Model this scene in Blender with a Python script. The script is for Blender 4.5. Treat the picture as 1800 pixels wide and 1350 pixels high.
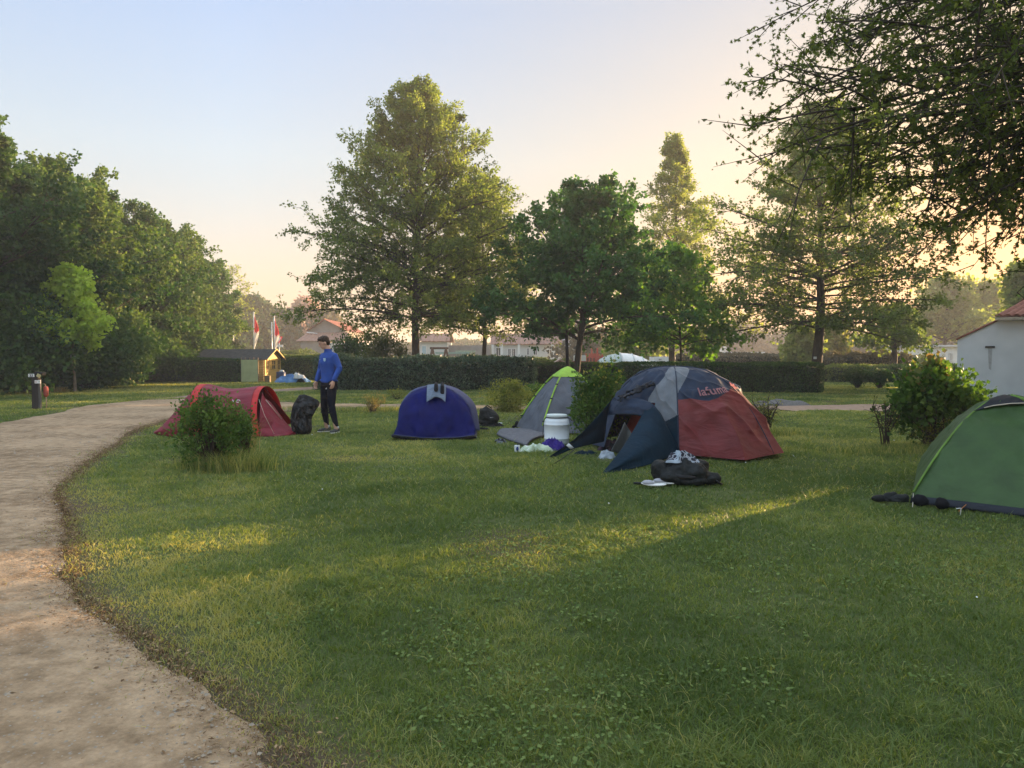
import bpy, math, random
import numpy as np
from mathutils import Vector, Matrix, Euler

R = math.radians
scene = bpy.context.scene
col = scene.collection
for o in list(bpy.data.objects):
    bpy.data.objects.remove(o, do_unlink=True)

# ------------------------------------------------------------------ camera
CAMH, F, HZ = 1.36, 1300.0, 630.0
PITCH = math.atan((675 - HZ) / F)
cd = bpy.data.cameras.new('camera')
cam = bpy.data.objects.new('camera', cd)
col.objects.link(cam)
cam.location = (0, 0, CAMH)
cam.rotation_euler = (math.pi / 2 - PITCH, 0, 0)
cd.sensor_width = 36
cd.lens = 26.0
cd.clip_start = 0.05
cd.clip_end = 3000
scene.camera = cam
scene.render.resolution_x, scene.render.resolution_y = 1024, 768

# ------------------------------------------------------------------ sky, sun, exposure
SUN_AZ, SUN_EL = 52.0, 6.5          # degrees clockwise from the view direction, above the horizon
w = bpy.data.worlds.new('World')
scene.world = w
w.use_nodes = True
nt = w.node_tree
nt.nodes.clear()
sky = nt.nodes.new('ShaderNodeTexSky')
sky.sky_type = 'NISHITA'
sky.sun_disc = False
sky.sun_elevation = R(SUN_EL)
sky.sun_rotation = R(SUN_AZ)
sky.altitude = 0
sky.air_density = 1.0
sky.dust_density = 4.0
sky.ozone_density = 1.6
bg = nt.nodes.new('ShaderNodeBackground')
bg.inputs['Strength'].default_value = 0.15
wo = nt.nodes.new('ShaderNodeOutputWorld')
gam = nt.nodes.new('ShaderNodeGamma'); gam.inputs['Gamma'].default_value = .45
nt.links.new(sky.outputs[0], gam.inputs['Color'])
tcw = nt.nodes.new('ShaderNodeTexCoord'); sxyz = nt.nodes.new('ShaderNodeSeparateXYZ'); nt.links.new(tcw.outputs['Generated'], sxyz.inputs[0])
ramp = nt.nodes.new('ShaderNodeValToRGB'); nt.links.new(sxyz.outputs['Z'], ramp.inputs['Fac'])
re_ = ramp.color_ramp.elements
re_[0].position = 0.0; re_[0].color = (1.0, .74, .60, 1); re_[1].position = 1.0; re_[1].color = (1, 1, 1, 1)
for p_, c_ in ((.10, (.98, .80, .70)), (.25, (.86, .85, .86)), (.42, (.69, .77, .95)), (.62, (1, 1, 1))):
    rk = re_.new(p_); rk.color = (*c_, 1)
# added fill light: the unseen sky high overhead is brightened
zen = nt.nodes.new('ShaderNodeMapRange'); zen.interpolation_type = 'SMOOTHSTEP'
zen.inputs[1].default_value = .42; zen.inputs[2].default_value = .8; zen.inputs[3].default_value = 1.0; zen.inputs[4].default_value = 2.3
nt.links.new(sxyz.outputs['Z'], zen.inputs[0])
# amber sky round the rising sun
dotn = nt.nodes.new('ShaderNodeVectorMath'); dotn.operation = 'DOT_PRODUCT'
nt.links.new(tcw.outputs['Generated'], dotn.inputs[0]); dotn.inputs[1].default_value = (math.sin(R(SUN_AZ)), math.cos(R(SUN_AZ)), .05)
amb = nt.nodes.new('ShaderNodeValToRGB'); nt.links.new(dotn.outputs['Value'], amb.inputs['Fac'])
ae = amb.color_ramp.elements
ae[0].position = .30; ae[0].color = (1, 1, 1, 1); ae[1].position = 1.0; ae[1].color = (.66, .45, .27, 1)
ak = ae.new(.80); ak.color = (.84, .72, .58, 1)
mulc = nt.nodes.new('ShaderNodeMix'); mulc.data_type = 'RGBA'; mulc.blend_type = 'MULTIPLY'; mulc.inputs[0].default_value = 1
nt.links.new(gam.outputs[0], mulc.inputs[6]); nt.links.new(ramp.outputs['Color'], mulc.inputs[7])
mul2 = nt.nodes.new('ShaderNodeMix'); mul2.data_type = 'RGBA'; mul2.blend_type = 'MULTIPLY'; mul2.inputs[0].default_value = 1
nt.links.new(mulc.outputs[2], mul2.inputs[6]); nt.links.new(amb.outputs['Color'], mul2.inputs[7])
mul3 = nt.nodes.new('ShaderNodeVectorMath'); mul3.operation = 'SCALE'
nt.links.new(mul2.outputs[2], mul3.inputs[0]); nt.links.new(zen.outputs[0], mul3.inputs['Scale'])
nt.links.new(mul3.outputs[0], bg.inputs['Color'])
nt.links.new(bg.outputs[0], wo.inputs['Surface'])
sd = bpy.data.lights.new('sun', 'SUN')
sd.energy = 4.4
sd.angle = R(0.6)
sd.color = (1.0, 0.66, 0.36)
sun = bpy.data.objects.new('sun', sd)
col.objects.link(sun)
ta, te = R(SUN_AZ), R(SUN_EL)
tosun = Vector((math.sin(ta) * math.cos(te), math.cos(ta) * math.cos(te), math.sin(te)))
sun.rotation_euler = tosun.to_track_quat('Z', 'Y').to_euler()
sun.location = (30, 10, 20)
scene.view_settings.view_transform = 'Standard'
scene.view_settings.look = 'None'
scene.view_settings.gamma = 1
scene.view_settings.exposure = 2.5
scene.render.engine = 'CYCLES'
scene.cycles.transparent_max_bounces = 16
scene.cycles.max_bounces = 7
scene.cycles.diffuse_bounces = 3
scene.cycles.transmission_bounces = 4
scene.cycles.volume_bounces = 0

rng = np.random.default_rng(7)
random.seed(7)


# ------------------------------------------------------------------ positions
def P(px, py, Y):
    """world point on the sight line of a photo pixel at distance Y"""
    u, v = (px - 900) / F, (675 - py) / F
    d = (u, math.cos(PITCH) + v * math.sin(PITCH), -math.sin(PITCH) + v * math.cos(PITCH))
    t = Y / d[1]
    return Vector((d[0] * t, Y, CAMH + d[2] * t))


def G(px, py, z=0.0):
    u, v = (px - 900) / F, (675 - py) / F
    d = (u, math.cos(PITCH) + v * math.sin(PITCH), -math.sin(PITCH) + v * math.cos(PITCH))
    t = (z - CAMH) / d[2]
    return Vector((d[0] * t, d[1] * t, z))


# ------------------------------------------------------------------ noise
def vn2(x, y, seed=0):
    x = np.asarray(x, dtype=np.float64); y = np.asarray(y, dtype=np.float64)
    xi = np.floor(x).astype(np.int64); yi = np.floor(y).astype(np.int64)
    xf = x - xi; yf = y - yi
    xf = xf * xf * (3 - 2 * xf); yf = yf * yf * (3 - 2 * yf)

    def h(a, b):
        n = (a * 374761393 + b * 668265263 + seed * 1274126177) & 0x7fffffff
        n = ((n ^ (n >> 13)) * 1274126177) & 0x7fffffff
        return ((n ^ (n >> 16)) & 0xffff) / 65535.0
    return (h(xi, yi) * (1 - xf) + h(xi + 1, yi) * xf) * (1 - yf) + (h(xi, yi + 1) * (1 - xf) + h(xi + 1, yi + 1) * xf) * yf


def vn3(p, seed=0):
    p = np.asarray(p, dtype=np.float64)
    z = p[..., 2]; zi = np.floor(z); zf = z - zi; zf = zf * zf * (3 - 2 * zf)
    a = vn2(p[..., 0] + zi * 17.3, p[..., 1] + zi * 31.7, seed)
    b = vn2(p[..., 0] + (zi + 1) * 17.3, p[..., 1] + (zi + 1) * 31.7, seed)
    return a * (1 - zf) + b * zf


def hgt(x, y):
    x = np.asarray(x, float); y = np.asarray(y, float)
    d = np.sqrt(x * x + y * y)
    f = np.clip((45 - d) / 30, 0, 1)
    return ((vn2(x * .7, y * .7, 3) - .5) * .05 + (vn2(x * 2.3, y * 2.3, 5) - .5) * .025) * f - .01


# ------------------------------------------------------------------ objects
def tag(o, label=None, cat=None, group=None, kind=None):
    if label: o['label'] = label
    if cat: o['category'] = cat
    if group: o['group'] = group
    if kind: o['kind'] = kind
    return o


def thing(name, label, cat, loc=(0, 0, 0), rz=0.0, group=None):
    o = bpy.data.objects.new(name, None)
    o.empty_display_size = .2
    o.location = loc
    o.rotation_euler = (0, 0, rz)
    col.objects.link(o)
    return tag(o, label, cat, group)


def np_mesh(name, V, F_, mat, parent=None, smooth=False, tint=None, midx=None):
    V = np.asarray(V, dtype=np.float32).reshape(-1, 3)
    F_ = np.asarray(F_, dtype=np.int32)
    n, k = F_.shape
    me = bpy.data.meshes.new(name)
    me.vertices.add(len(V)); me.vertices.foreach_set('co', V.ravel())
    me.loops.add(n * k); me.loops.foreach_set('vertex_index', F_.ravel())
    me.polygons.add(n)
    me.polygons.foreach_set('loop_start', np.arange(0, n * k, k, dtype=np.int32))
    me.polygons.foreach_set('loop_total', np.full(n, k, dtype=np.int32))
    if smooth: me.polygons.foreach_set('use_smooth', np.ones(n, dtype=bool))
    mats = mat if isinstance(mat, (list, tuple)) else [mat]
    for m in mats: me.materials.append(m)
    if midx is not None: me.polygons.foreach_set('material_index', np.asarray(midx, dtype=np.int32))
    me.update(calc_edges=True)
    if tint is not None:
        a = me.attributes.new('tint', 'FLOAT', 'FACE')
        a.data.foreach_set('value', np.asarray(tint, dtype=np.float32))
    o = bpy.data.objects.new(name, me)
    col.objects.link(o)
    if parent is not None: o.parent = parent
    return o


class MB:
    """collects shapes for ONE mesh object"""
    def __init__(s): s.v = []; s.f = []; s.m = []; s.cur = 0; s.sm = []

    def add(s, vs, fs, smooth=False):
        b = len(s.v); s.v += [tuple(v) for v in vs]
        for f in fs:
            s.f.append([b + i for i in f]); s.m.append(s.cur); s.sm.append(smooth)
        return s

    def box(s, c, d, rz=0.0, rot=None):
        m = rot if rot is not None else Matrix.Rotation(rz, 3, 'Z')
        vs = [Vector(c) + m @ Vector((x * d[0] / 2, y * d[1] / 2, z * d[2] / 2)) for x in (-1, 1) for y in (-1, 1) for z in (-1, 1)]
        return s.add(vs, [(0, 1, 3, 2), (4, 6, 7, 5), (0, 4, 5, 1), (2, 3, 7, 6), (0, 2, 6, 4), (1, 5, 7, 3)])

    def quad(s, a, b, c, d): return s.add([a, b, c, d], [(0, 1, 2, 3)])

    def tube(s, pts, r, n=8, smooth=True, caps=True):
        pts = [Vector(p) for p in pts]
        rr = r if isinstance(r, (list, tuple)) else [r] * len(pts)
        vs = []; prev = None
        for i, p in enumerate(pts):
            t = (pts[min(i + 1, len(pts) - 1)] - pts[max(i - 1, 0)]).normalized()
            if prev is None:
                a = t.orthogonal().normalized()
            else:
                a = (prev - t * prev.dot(t)).normalized()
            prev = a; b = t.cross(a)
            for k in range(n):
                an = 2 * math.pi * k / n
                vs.append(p + (a * math.cos(an) + b * math.sin(an)) * rr[i])
        fs = []
        for i in range(len(pts) - 1):
            for k in range(n):
                fs.append((i * n + k, i * n + (k + 1) % n, (i + 1) * n + (k + 1) % n, (i + 1) * n + k))
        if caps:
            fs.append(tuple(range(n - 1, -1, -1))); fs.append(tuple((len(pts) - 1) * n + k for k in range(n)))
        return s.add(vs, fs, smooth)

    def ell(s, c, r, n=14, m=9, rot=None):
        vs = []; fs = []
        rot = rot or Matrix.Identity(3)
        for j in range(m + 1):
            ph = math.pi * j / m
            for k in range(n):
                th = 2 * math.pi * k / n
                vs.append(Vector(c) + rot @ Vector((r[0] * math.sin(ph) * math.cos(th), r[1] * math.sin(ph) * math.sin(th), r[2] * math.cos(ph))))
        for j in range(m):
            for k in range(n):
                fs.append((j * n + k, (j + 1) * n + k, (j + 1) * n + (k + 1) % n, j * n + (k + 1) % n))
        return s.add(vs, fs, True)

    def lathe(s, c, prof, n=24):
        vs = []; fs = []
        for (r, z) in prof:
            for k in range(n):
                th = 2 * math.pi * k / n
                vs.append(Vector(c) + Vector((r * math.cos(th), r * math.sin(th), z)))
        for j in range(len(prof) - 1):
            for k in range(n):
                fs.append((j * n + k, j * n + (k + 1) % n, (j + 1) * n + (k + 1) % n, (j + 1) * n + k))
        return s.add(vs, fs, True)

    def rings(s, secs, n=18):
        """closed loft through ellipses (centre, rx, ry, twist, tilt matrix)"""
        vs = []; fs = []
        for c, rx, ry, *rest in secs:
            m = rest[0] if rest else Matrix.Identity(3)
            for k in range(n):
                th = 2 * math.pi * k / n
                vs.append(Vector(c) + m @ Vector((rx * math.cos(th), ry * math.sin(th), 0)))
        for j in range(len(secs) - 1):
            for k in range(n):
                fs.append((j * n + k, j * n + (k + 1) % n, (j + 1) * n + (k + 1) % n, (j + 1) * n + k))
        fs.append(tuple(range(n - 1, -1, -1))); fs.append(tuple((len(secs) - 1) * n + k for k in range(n)))
        return s.add(vs, fs, True)

    def build(s, name, mats, parent=None, bevel=0, remesh=0, smooth_it=0, subsurf=0):
        me = bpy.data.meshes.new(name)
        me.from_pydata([tuple(v) for v in s.v], [], s.f)
        mats = mats if isinstance(mats, (list, tuple)) else [mats]
        for m in mats: me.materials.append(m)
        me.polygons.foreach_set('material_index', s.m)
        me.polygons.foreach_set('use_smooth', s.sm)
        me.update()
        o = bpy.data.objects.new(name, me)
        col.objects.link(o)
        if parent is not None: o.parent = parent
        if bevel:
            b = o.modifiers.new('bevel', 'BEVEL'); b.width = bevel; b.segments = 2
        if remesh:
            r = o.modifiers.new('remesh', 'REMESH'); r.mode = 'VOXEL'; r.voxel_size = remesh; r.use_smooth_shade = True
        if smooth_it:
            r = o.modifiers.new('smooth', 'SMOOTH'); r.factor = .5; r.iterations = smooth_it
        if subsurf:
            r = o.modifiers.new('subsurf', 'SUBSURF'); r.levels = subsurf; r.render_levels = subsurf
        return o


def crumple(o, strength, size, seed=0):
    t = bpy.data.textures.new('crumple', 'CLOUDS'); t.noise_scale = size; t.noise_depth = 3
    m_ = o.modifiers.new('crumple', 'DISPLACE'); m_.texture = t; m_.strength = strength; m_.mid_level = .5; m_.texture_coords = 'LOCAL'
    return o


def copy_tree(o, parent=None):
    c = o.copy(); col.objects.link(c); c.parent = parent
    for ch in list(o.children): copy_tree(ch, c)
    return c


# ------------------------------------------------------------------ materials
def new_mat(name):
    m = bpy.data.materials.new(name); m.use_nodes = True
    nt = m.node_tree
    return m, nt, nt.nodes['Principled BSDF'], nt.nodes['Material Output']


def mat(name, c, rough=.7, var=.15, scale=8.0, bump=.0, bscale=40.0, metal=0.0, spec=.25, c2=None, trans=0.0, coat=0.0, stretch=None, bdist=.01):
    m, nt, b, out = new_mat(name)
    N = nt.nodes.new; L = nt.links.new
    tc = N('ShaderNodeTexCoord')
    vec = tc.outputs['Object']
    if stretch:
        mp = N('ShaderNodeMapping'); mp.inputs['Scale'].default_value = stretch
        L(vec, mp.inputs['Vector']); vec = mp.outputs['Vector']
    nz = N('ShaderNodeTexNoise'); nz.inputs['Scale'].default_value = scale; nz.inputs['Detail'].default_value = 6
    L(vec, nz.inputs['Vector'])
    cr = N('ShaderNodeValToRGB')
    cc = c2 or tuple(x * (1 + var) for x in c)
    ca = c if c2 else tuple(x * (1 - var) for x in c)
    cr.color_ramp.elements[0].color = (*ca, 1); cr.color_ramp.elements[0].position = .32
    cr.color_ramp.elements[1].color = (*cc, 1); cr.color_ramp.elements[1].position = .68
    L(nz.outputs['Fac'], cr.inputs['Fac'])
    L(cr.outputs['Color'], b.inputs['Base Color'])
    b.inputs['Roughness'].default_value = rough
    b.inputs['Metallic'].default_value = metal
    b.inputs['Specular IOR Level'].default_value = spec
    if coat: b.inputs['Coat Weight'].default_value = coat
    if bump:
        n2 = N('ShaderNodeTexNoise'); n2.inputs['Scale'].default_value = bscale; n2.inputs['Detail'].default_value = 5
        L(vec, n2.inputs['Vector'])
        bp = N('ShaderNodeBump'); bp.inputs['Strength'].default_value = bump; bp.inputs['Distance'].default_value = bdist
        L(n2.outputs['Fac'], bp.inputs['Height']); L(bp.outputs['Normal'], b.inputs['Normal'])
    if trans:
        t = N('ShaderNodeBsdfTranslucent'); L(cr.outputs['Color'], t.inputs['Color'])
        mx = N('ShaderNodeMixShader'); mx.inputs[0].default_value = trans
        L(b.outputs[0], mx.inputs[1]); L(t.outputs[0], mx.inputs[2]); L(mx.outputs[0], out.inputs['Surface'])
    return m


def leaf_mat(name, dark, mid, light, trans=.35, tcol=None, rough=.6, scale=.8, spec=.12):
    """leaf colour from each leaf's own tint plus the natural variation through the crown"""
    m, nt, b, out = new_mat(name)
    N = nt.nodes.new; L = nt.links.new
    at = N('ShaderNodeAttribute'); at.attribute_name = 'tint'
    tc = N('ShaderNodeTexCoord')
    nz = N('ShaderNodeTexNoise'); nz.inputs['Scale'].default_value = scale; nz.inputs['Detail'].default_value = 3
    L(tc.outputs['Object'], nz.inputs['Vector'])
    ad = N('ShaderNodeMath'); ad.operation = 'MULTIPLY_ADD'; ad.inputs[1].default_value = .9; 
    L(nz.outputs['Fac'], ad.inputs[0])
    sb = N('ShaderNodeMath'); sb.operation = 'SUBTRACT'; sb.inputs[1].default_value = .45
    L(at.outputs['Fac'], sb.inputs[0]); L(sb.outputs[0], ad.inputs[2])
    cr = N('ShaderNodeValToRGB')
    e = cr.color_ramp.elements
    LK = 1.3
    dark, mid, light = [tuple(min(1, q * LK) for q in c_) for c_ in (dark, mid, light)]
    e[0].color = (*dark, 1); e[0].position = .1
    e[1].color = (*light, 1); e[1].position = .9
    k = e.new(.5); k.color = (*mid, 1)
    L(ad.outputs[0], cr.inputs['Fac'])
    L(cr.outputs['Color'], b.inputs['Base Color'])
    b.inputs['Roughness'].default_value = rough
    b.inputs['Specular IOR Level'].default_value = spec
    t = N('ShaderNodeBsdfTranslucent')
    mm = N('ShaderNodeMix'); mm.data_type = 'RGBA'; mm.blend_type = 'MULTIPLY'; mm.inputs[0].default_value = 1
    L(cr.outputs['Color'], mm.inputs[6]); mm.inputs[7].default_value = (*(tcol or (2.0, 1.9, .9)), 1)
    L(mm.outputs[2], t.inputs['Color'])
    mx = N('ShaderNodeMixShader'); mx.inputs[0].default_value = trans
    L(b.outputs[0], mx.inputs[1]); L(t.outputs[0], mx.inputs[2]); L(mx.outputs[0], out.inputs['Surface'])
    return m


M = {}
M['oak'] = leaf_mat('oak_leaf', (.055, .075, .018), (.10, .13, .032), (.165, .185, .05), .42, (1.5, 1.7, .8))
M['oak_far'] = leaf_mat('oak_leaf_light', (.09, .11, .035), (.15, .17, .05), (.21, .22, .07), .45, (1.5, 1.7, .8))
M['oak_open'] = leaf_mat('open_oak_leaf', (.055, .075, .022), (.095, .125, .035), (.15, .18, .05), .42, (1.5, 1.7, .8))
M['oak_near'] = leaf_mat('near_oak_leaf', (.04, .06, .014), (.075, .10, .024), (.15, .17, .045), .5, scale=1.5)
M['maple'] = leaf_mat('maple_leaf', (.022, .055, .012), (.04, .09, .02), (.075, .14, .035), .25, (1.4, 1.9, .8))
M['maple_lime'] = leaf_mat('lime_maple_leaf', (.20, .26, .04), (.31, .38, .06), (.42, .48, .10), .5, (1.3, 1.5, .7))
M['maple_young'] = leaf_mat('young_maple_leaf', (.045, .09, .015), (.08, .15, .022), (.14, .22, .035), .4, (1.5, 1.8, .7))
M['wood_leaf'] = leaf_mat('hedgerow_leaf', (.020, .042, .011), (.038, .072, .018), (.078, .12, .030), .25, (1.2, 1.6, .8), scale=.35)
M['wood_leaf2'] = leaf_mat('hedgerow_leaf_yellow', (.034, .060, .014), (.062, .098, .023), (.11, .15, .038), .32, (1.4, 1.6, .8), scale=.35)
M['hedge'] = leaf_mat('laurel_leaf', (.022, .042, .018), (.04, .068, .03), (.085, .12, .06), .12, (1.4, 1.8, 1), rough=.45, spec=.4, scale=1.5)
M['hedge2'] = leaf_mat('clipped_hedge_leaf', (.016, .038, .010), (.028, .06, .014), (.055, .10, .022), .2, (1.4, 1.8, .8), scale=1.0)
M['hedge3'] = leaf_mat('sunny_hedge_leaf', (.04, .06, .018), (.07, .10, .03), (.12, .15, .05), .3, scale=.8)
M['bush'] = leaf_mat('shrub_leaf', (.022, .048, .010), (.045, .085, .016), (.10, .15, .03), .3, (1.5, 1.8, .8), scale=3)
M['bush_y'] = leaf_mat('golden_shrub_leaf', (.07, .085, .018), (.13, .145, .03), (.22, .21, .05), .35, scale=3)
M['bush_tip'] = leaf_mat('red_tip_leaf', (.08, .11, .03), (.13, .13, .04), (.18, .12, .05), .35, (1.3, 1.3, .8), scale=4)
M['blossom'] = leaf_mat('blossom', (.30, .26, .14), (.5, .43, .25), (.65, .55, .34), .3, (1, 1, .8), scale=3)
M['blossom_pink'] = leaf_mat('pink_buds', (.22, .15, .12), (.30, .21, .17), (.38, .27, .22), .3, (1.2, 1, .9), scale=1)
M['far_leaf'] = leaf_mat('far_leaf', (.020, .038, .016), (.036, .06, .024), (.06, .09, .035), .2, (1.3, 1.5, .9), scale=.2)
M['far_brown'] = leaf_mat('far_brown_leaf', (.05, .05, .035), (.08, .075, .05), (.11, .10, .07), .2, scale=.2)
M['stalk'] = leaf_mat('dry_stalk', (.10, .09, .03), (.18, .15, .05), (.28, .20, .08), .3, scale=4)
M['grass'] = leaf_mat('grass_blades', (.055, .090, .022), (.115, .155, .040), (.27, .255, .095), .40, (1.9, 1.75, .7), rough=.55, scale=.5, spec=.3)
M['clover'] = leaf_mat('clover', (.05, .08, .02), (.085, .125, .033), (.14, .18, .055), .3, (1.4, 1.7, .8), scale=2)
M['litter'] = leaf_mat('dry_litter', (.08, .045, .020), (.15, .09, .042), (.26, .18, .095), .1, (1, 1, 1), scale=6)
M['bark'] = mat('bark', (.035, .026, .018), .9, c2=(.09, .07, .05), scale=14, bump=1, bscale=30, stretch=(1, 1, .25))
M['bark_pale'] = mat('bark_pale', (.13, .10, .07), .9, c2=(.25, .20, .14), scale=20, bump=.6, bscale=40, stretch=(1, 1, .3))
M['twig'] = mat('twig', (.045, .03, .02), .9, scale=20)
M['white'] = mat('white_paint', (.68, .68, .66), .6, .05, 3)
M['dirtywhite'] = mat('white_plastic', (.62, .66, .68), .4, .07, 6, spec=.5)
M['black'] = mat('black_plastic', (.005, .005, .006), .45, .2, 20)
M['dark_cloth'] = mat('dark_cloth', (.005, .005, .007), .85, .3, 25, bump=.7, bscale=18)
M['rope'] = mat('guy_rope', (.02, .02, .02), .8)
M['cord'] = mat('pale_cord', (.45, .40, .32), .7)
M['glass'] = mat('window_glass', (.03, .04, .05), .1, .2, 2, spec=.8)
M['metal'] = mat('grey_metal', (.45, .46, .47), .4, .1, 5, metal=.5)

# ================================================================== GROUND
def smoothpoly(pts, n):
    """Catmull-Rom through 2-D points, n samples"""
    p = np.array([(q[0], q[1]) for q in pts], float)
    d = np.r_[0, np.cumsum(np.linalg.norm(np.diff(p, axis=0), axis=1))]
    t = np.linspace(0, d[-1], n)
    i = np.clip(np.searchsorted(d, t, side='right') - 1, 0, len(p) - 2)
    u = ((t - d[i]) / (d[i + 1] - d[i]))[:, None]
    pe = np.vstack([2 * p[0] - p[1], p, 2 * p[-1] - p[-2]])
    a, b, c, e = pe[i], pe[i + 1], pe[i + 2], pe[i + 3]
    return .5 * ((2 * b) + (c - a) * u + (2 * a - 5 * b + 4 * c - e) * u ** 2 + (-a + 3 * b - 3 * c + e) * u ** 3)


# inner (grass side) and outer edges of the dirt road, in metres
ROAD_IN = [(1.9, 0.2), (.4, 1.2), (-.40, 1.95), (-.72, 2.5), (-1.12, 2.95), (-1.80, 3.54), (-2.4, 4.1), (-3.2, 5.3), (-4.1, 6.6), (-4.95, 8.1), (-6.1, 11.0), (-7.3, 14.8),
           (-7.6, 17.2), (-6.9, 18.6), (-5.6, 19.0), (-3.6, 19.3), (-1.5, 19.7), (1, 20.0)]
ROAD_OUT = [(-4, -.6), (-5.0, 1.0), (-5.4, 2.0), (-5.6, 3.0), (-5.9, 4.2), (-6.3, 5.2), (-6.9, 6.4), (-7.6, 8.0), (-8.6, 10.5), (-10.0, 13.6), (-10.9, 15.9),
            (-11.6, 19.0), (-12.4, 22.2), (-11.9, 24.6), (-9.0, 24.4), (-6.0, 22.6), (-2.5, 22.0), (.5, 21.7)]
NR = 1500
rin, rout = smoothpoly(ROAD_IN, NR), smoothpoly(ROAD_OUT, NR)
al = np.r_[0, np.cumsum(np.linalg.norm(np.diff(rin, axis=0), axis=1))]
jit = (vn2(al * 1.1, 0, 11) - .5) * .26 + (vn2(al * 3.7, 5, 12) - .5) * .13 + (vn2(al * 13, 7, 14) - .5) * .05
dirn = rout - rin; dirn /= np.linalg.norm(dirn, axis=1)[:, None]
rin = rin + dirn * (jit)[:, None]
jit2 = (vn2(al * .9, 9, 13) - .5) * .6 + (vn2(al * 3, 3, 12) - .5) * .25
rout = rout + dirn * (jit2)[:, None]


def in_poly(x, y, poly):
    ins = np.zeros(x.shape, bool)
    n = len(poly); j = n - 1
    for i in range(n):
        xi, yi = poly[i]; xj, yj = poly[j]
        c = ((yi > y) != (yj > y)) & (x < (xj - xi) * (y - yi) / (yj - yi + 1e-12) + xi)
        ins ^= c; j = i
    return ins


def polydist(x, y, line):
    d = np.full(x.shape, 1e9)
    for i in range(len(line) - 1):
        a, b = line[i], line[i + 1]
        ab = b - a; t = np.clip(((x - a[0]) * ab[0] + (y - a[1]) * ab[1]) / (ab @ ab + 1e-9), 0, 1)
        d = np.minimum(d, np.hypot(x - a[0] - t * ab[0], y - a[1] - t * ab[1]))
    return d


road_poly = np.vstack([rin[::6], rout[::-8]])
# second strip: the gravel path in front of the hedge on the right, and the worn way to the shed
PATH_R = ([(7.2, 19.0), (9.5, 19.2), (12, 19.4), (14.5, 20.0), (18, 21)], [(6.6, 20.9), (9.5, 21.6), (12, 22.0), (14.8, 22.6), (18, 24)])
PATH_S = ([(-12.2, 24.6), (-10.5, 27.5), (-9.4, 30), (-8.0, 33.0)], [(-11.8, 25.6), (-11.3, 29.5), (-10.2, 33), (-9.2, 36)])
pr = [smoothpoly(e, 120) for e in PATH_R]
ps = [smoothpoly(e, 120) for e in PATH_S]
for e in (pr[0], pr[1], ps[0], ps[1]):
    e[:, 1] += (vn2(e[:, 0] * 2.1, e[:, 1], 4) - .5) * .5
path_polys = [np.vstack([pr[0], pr[1][::-1]]), np.vstack([ps[0], ps[1][::-1]])]

gm, nt, b, out = new_mat('grass_ground')
N = nt.nodes.new; L = nt.links.new
geo = N('ShaderNodeNewGeometry')
n1 = N('ShaderNodeTexNoise'); n1.inputs['Scale'].default_value = .55; n1.inputs['Detail'].default_value = 5
n2 = N('ShaderNodeTexNoise'); n2.inputs['Scale'].default_value = 9; n2.inputs['Detail'].default_value = 8
n3 = N('ShaderNodeTexNoise'); n3.inputs['Scale'].default_value = 60; n3.inputs['Detail'].default_value = 8
for n_ in (n1, n2, n3): L(geo.outputs['Position'], n_.inputs['Vector'])
r1 = N('ShaderNodeValToRGB'); r1.color_ramp.elements[0].color = (.042, .064, .018, 1); r1.color_ramp.elements[1].color = (.15, .17, .05, 1)
r1.color_ramp.elements[0].position = .3; r1.color_ramp.elements[1].position = .72
mxn = N('ShaderNodeMath'); mxn.operation = 'ADD'
ml = N('ShaderNodeMath'); ml.operation = 'MULTIPLY'; ml.inputs[1].default_value = .5
L(n1.outputs['Fac'], ml.inputs[0])
ml2 = N('ShaderNodeMath'); ml2.operation = 'MULTIPLY'; ml2.inputs[1].default_value = .5
L(n2.outputs['Fac'], ml2.inputs[0]); L(ml.outputs[0], mxn.inputs[0]); L(ml2.outputs[0], mxn.inputs[1])
L(mxn.outputs[0], r1.inputs['Fac'])
at = N('ShaderNodeAttribute'); at.attribute_name = 'tint'
n4 = N('ShaderNodeMath'); n4.operation = 'MULTIPLY'
n5 = N('ShaderNodeMapRange'); n5.inputs[1].default_value = .35; n5.inputs[2].default_value = .6
L(n2.outputs['Fac'], n5.inputs[0]); L(n5.outputs[0], n4.inputs[0]); L(at.outputs['Fac'], n4.inputs[1])
mx = N('ShaderNodeMix'); mx.data_type = 'RGBA'
L(at.outputs['Fac'], mx.inputs[0]); L(r1.outputs['Color'], mx.inputs[6])
soil = N('ShaderNodeValToRGB'); soil.color_ramp.elements[0].color = (.05, .036, .02, 1); soil.color_ramp.elements[1].color = (.16, .115, .07, 1)
L(n3.outputs['Fac'], soil.inputs['Fac']); L(soil.outputs['Color'], mx.inputs[7])
L(mx.outputs[2], b.inputs['Base Color'])
b.inputs['Roughness'].default_value = .9; b.inputs['Specular IOR Level'].default_value = .2
bp = N('ShaderNodeBump'); bp.inputs['Strength'].default_value = .9; bp.inputs['Distance'].default_value = .04
L(n3.outputs['Fac'], bp.inputs['Height']); L(bp.outputs['Normal'], b.inputs['Normal'])

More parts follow.
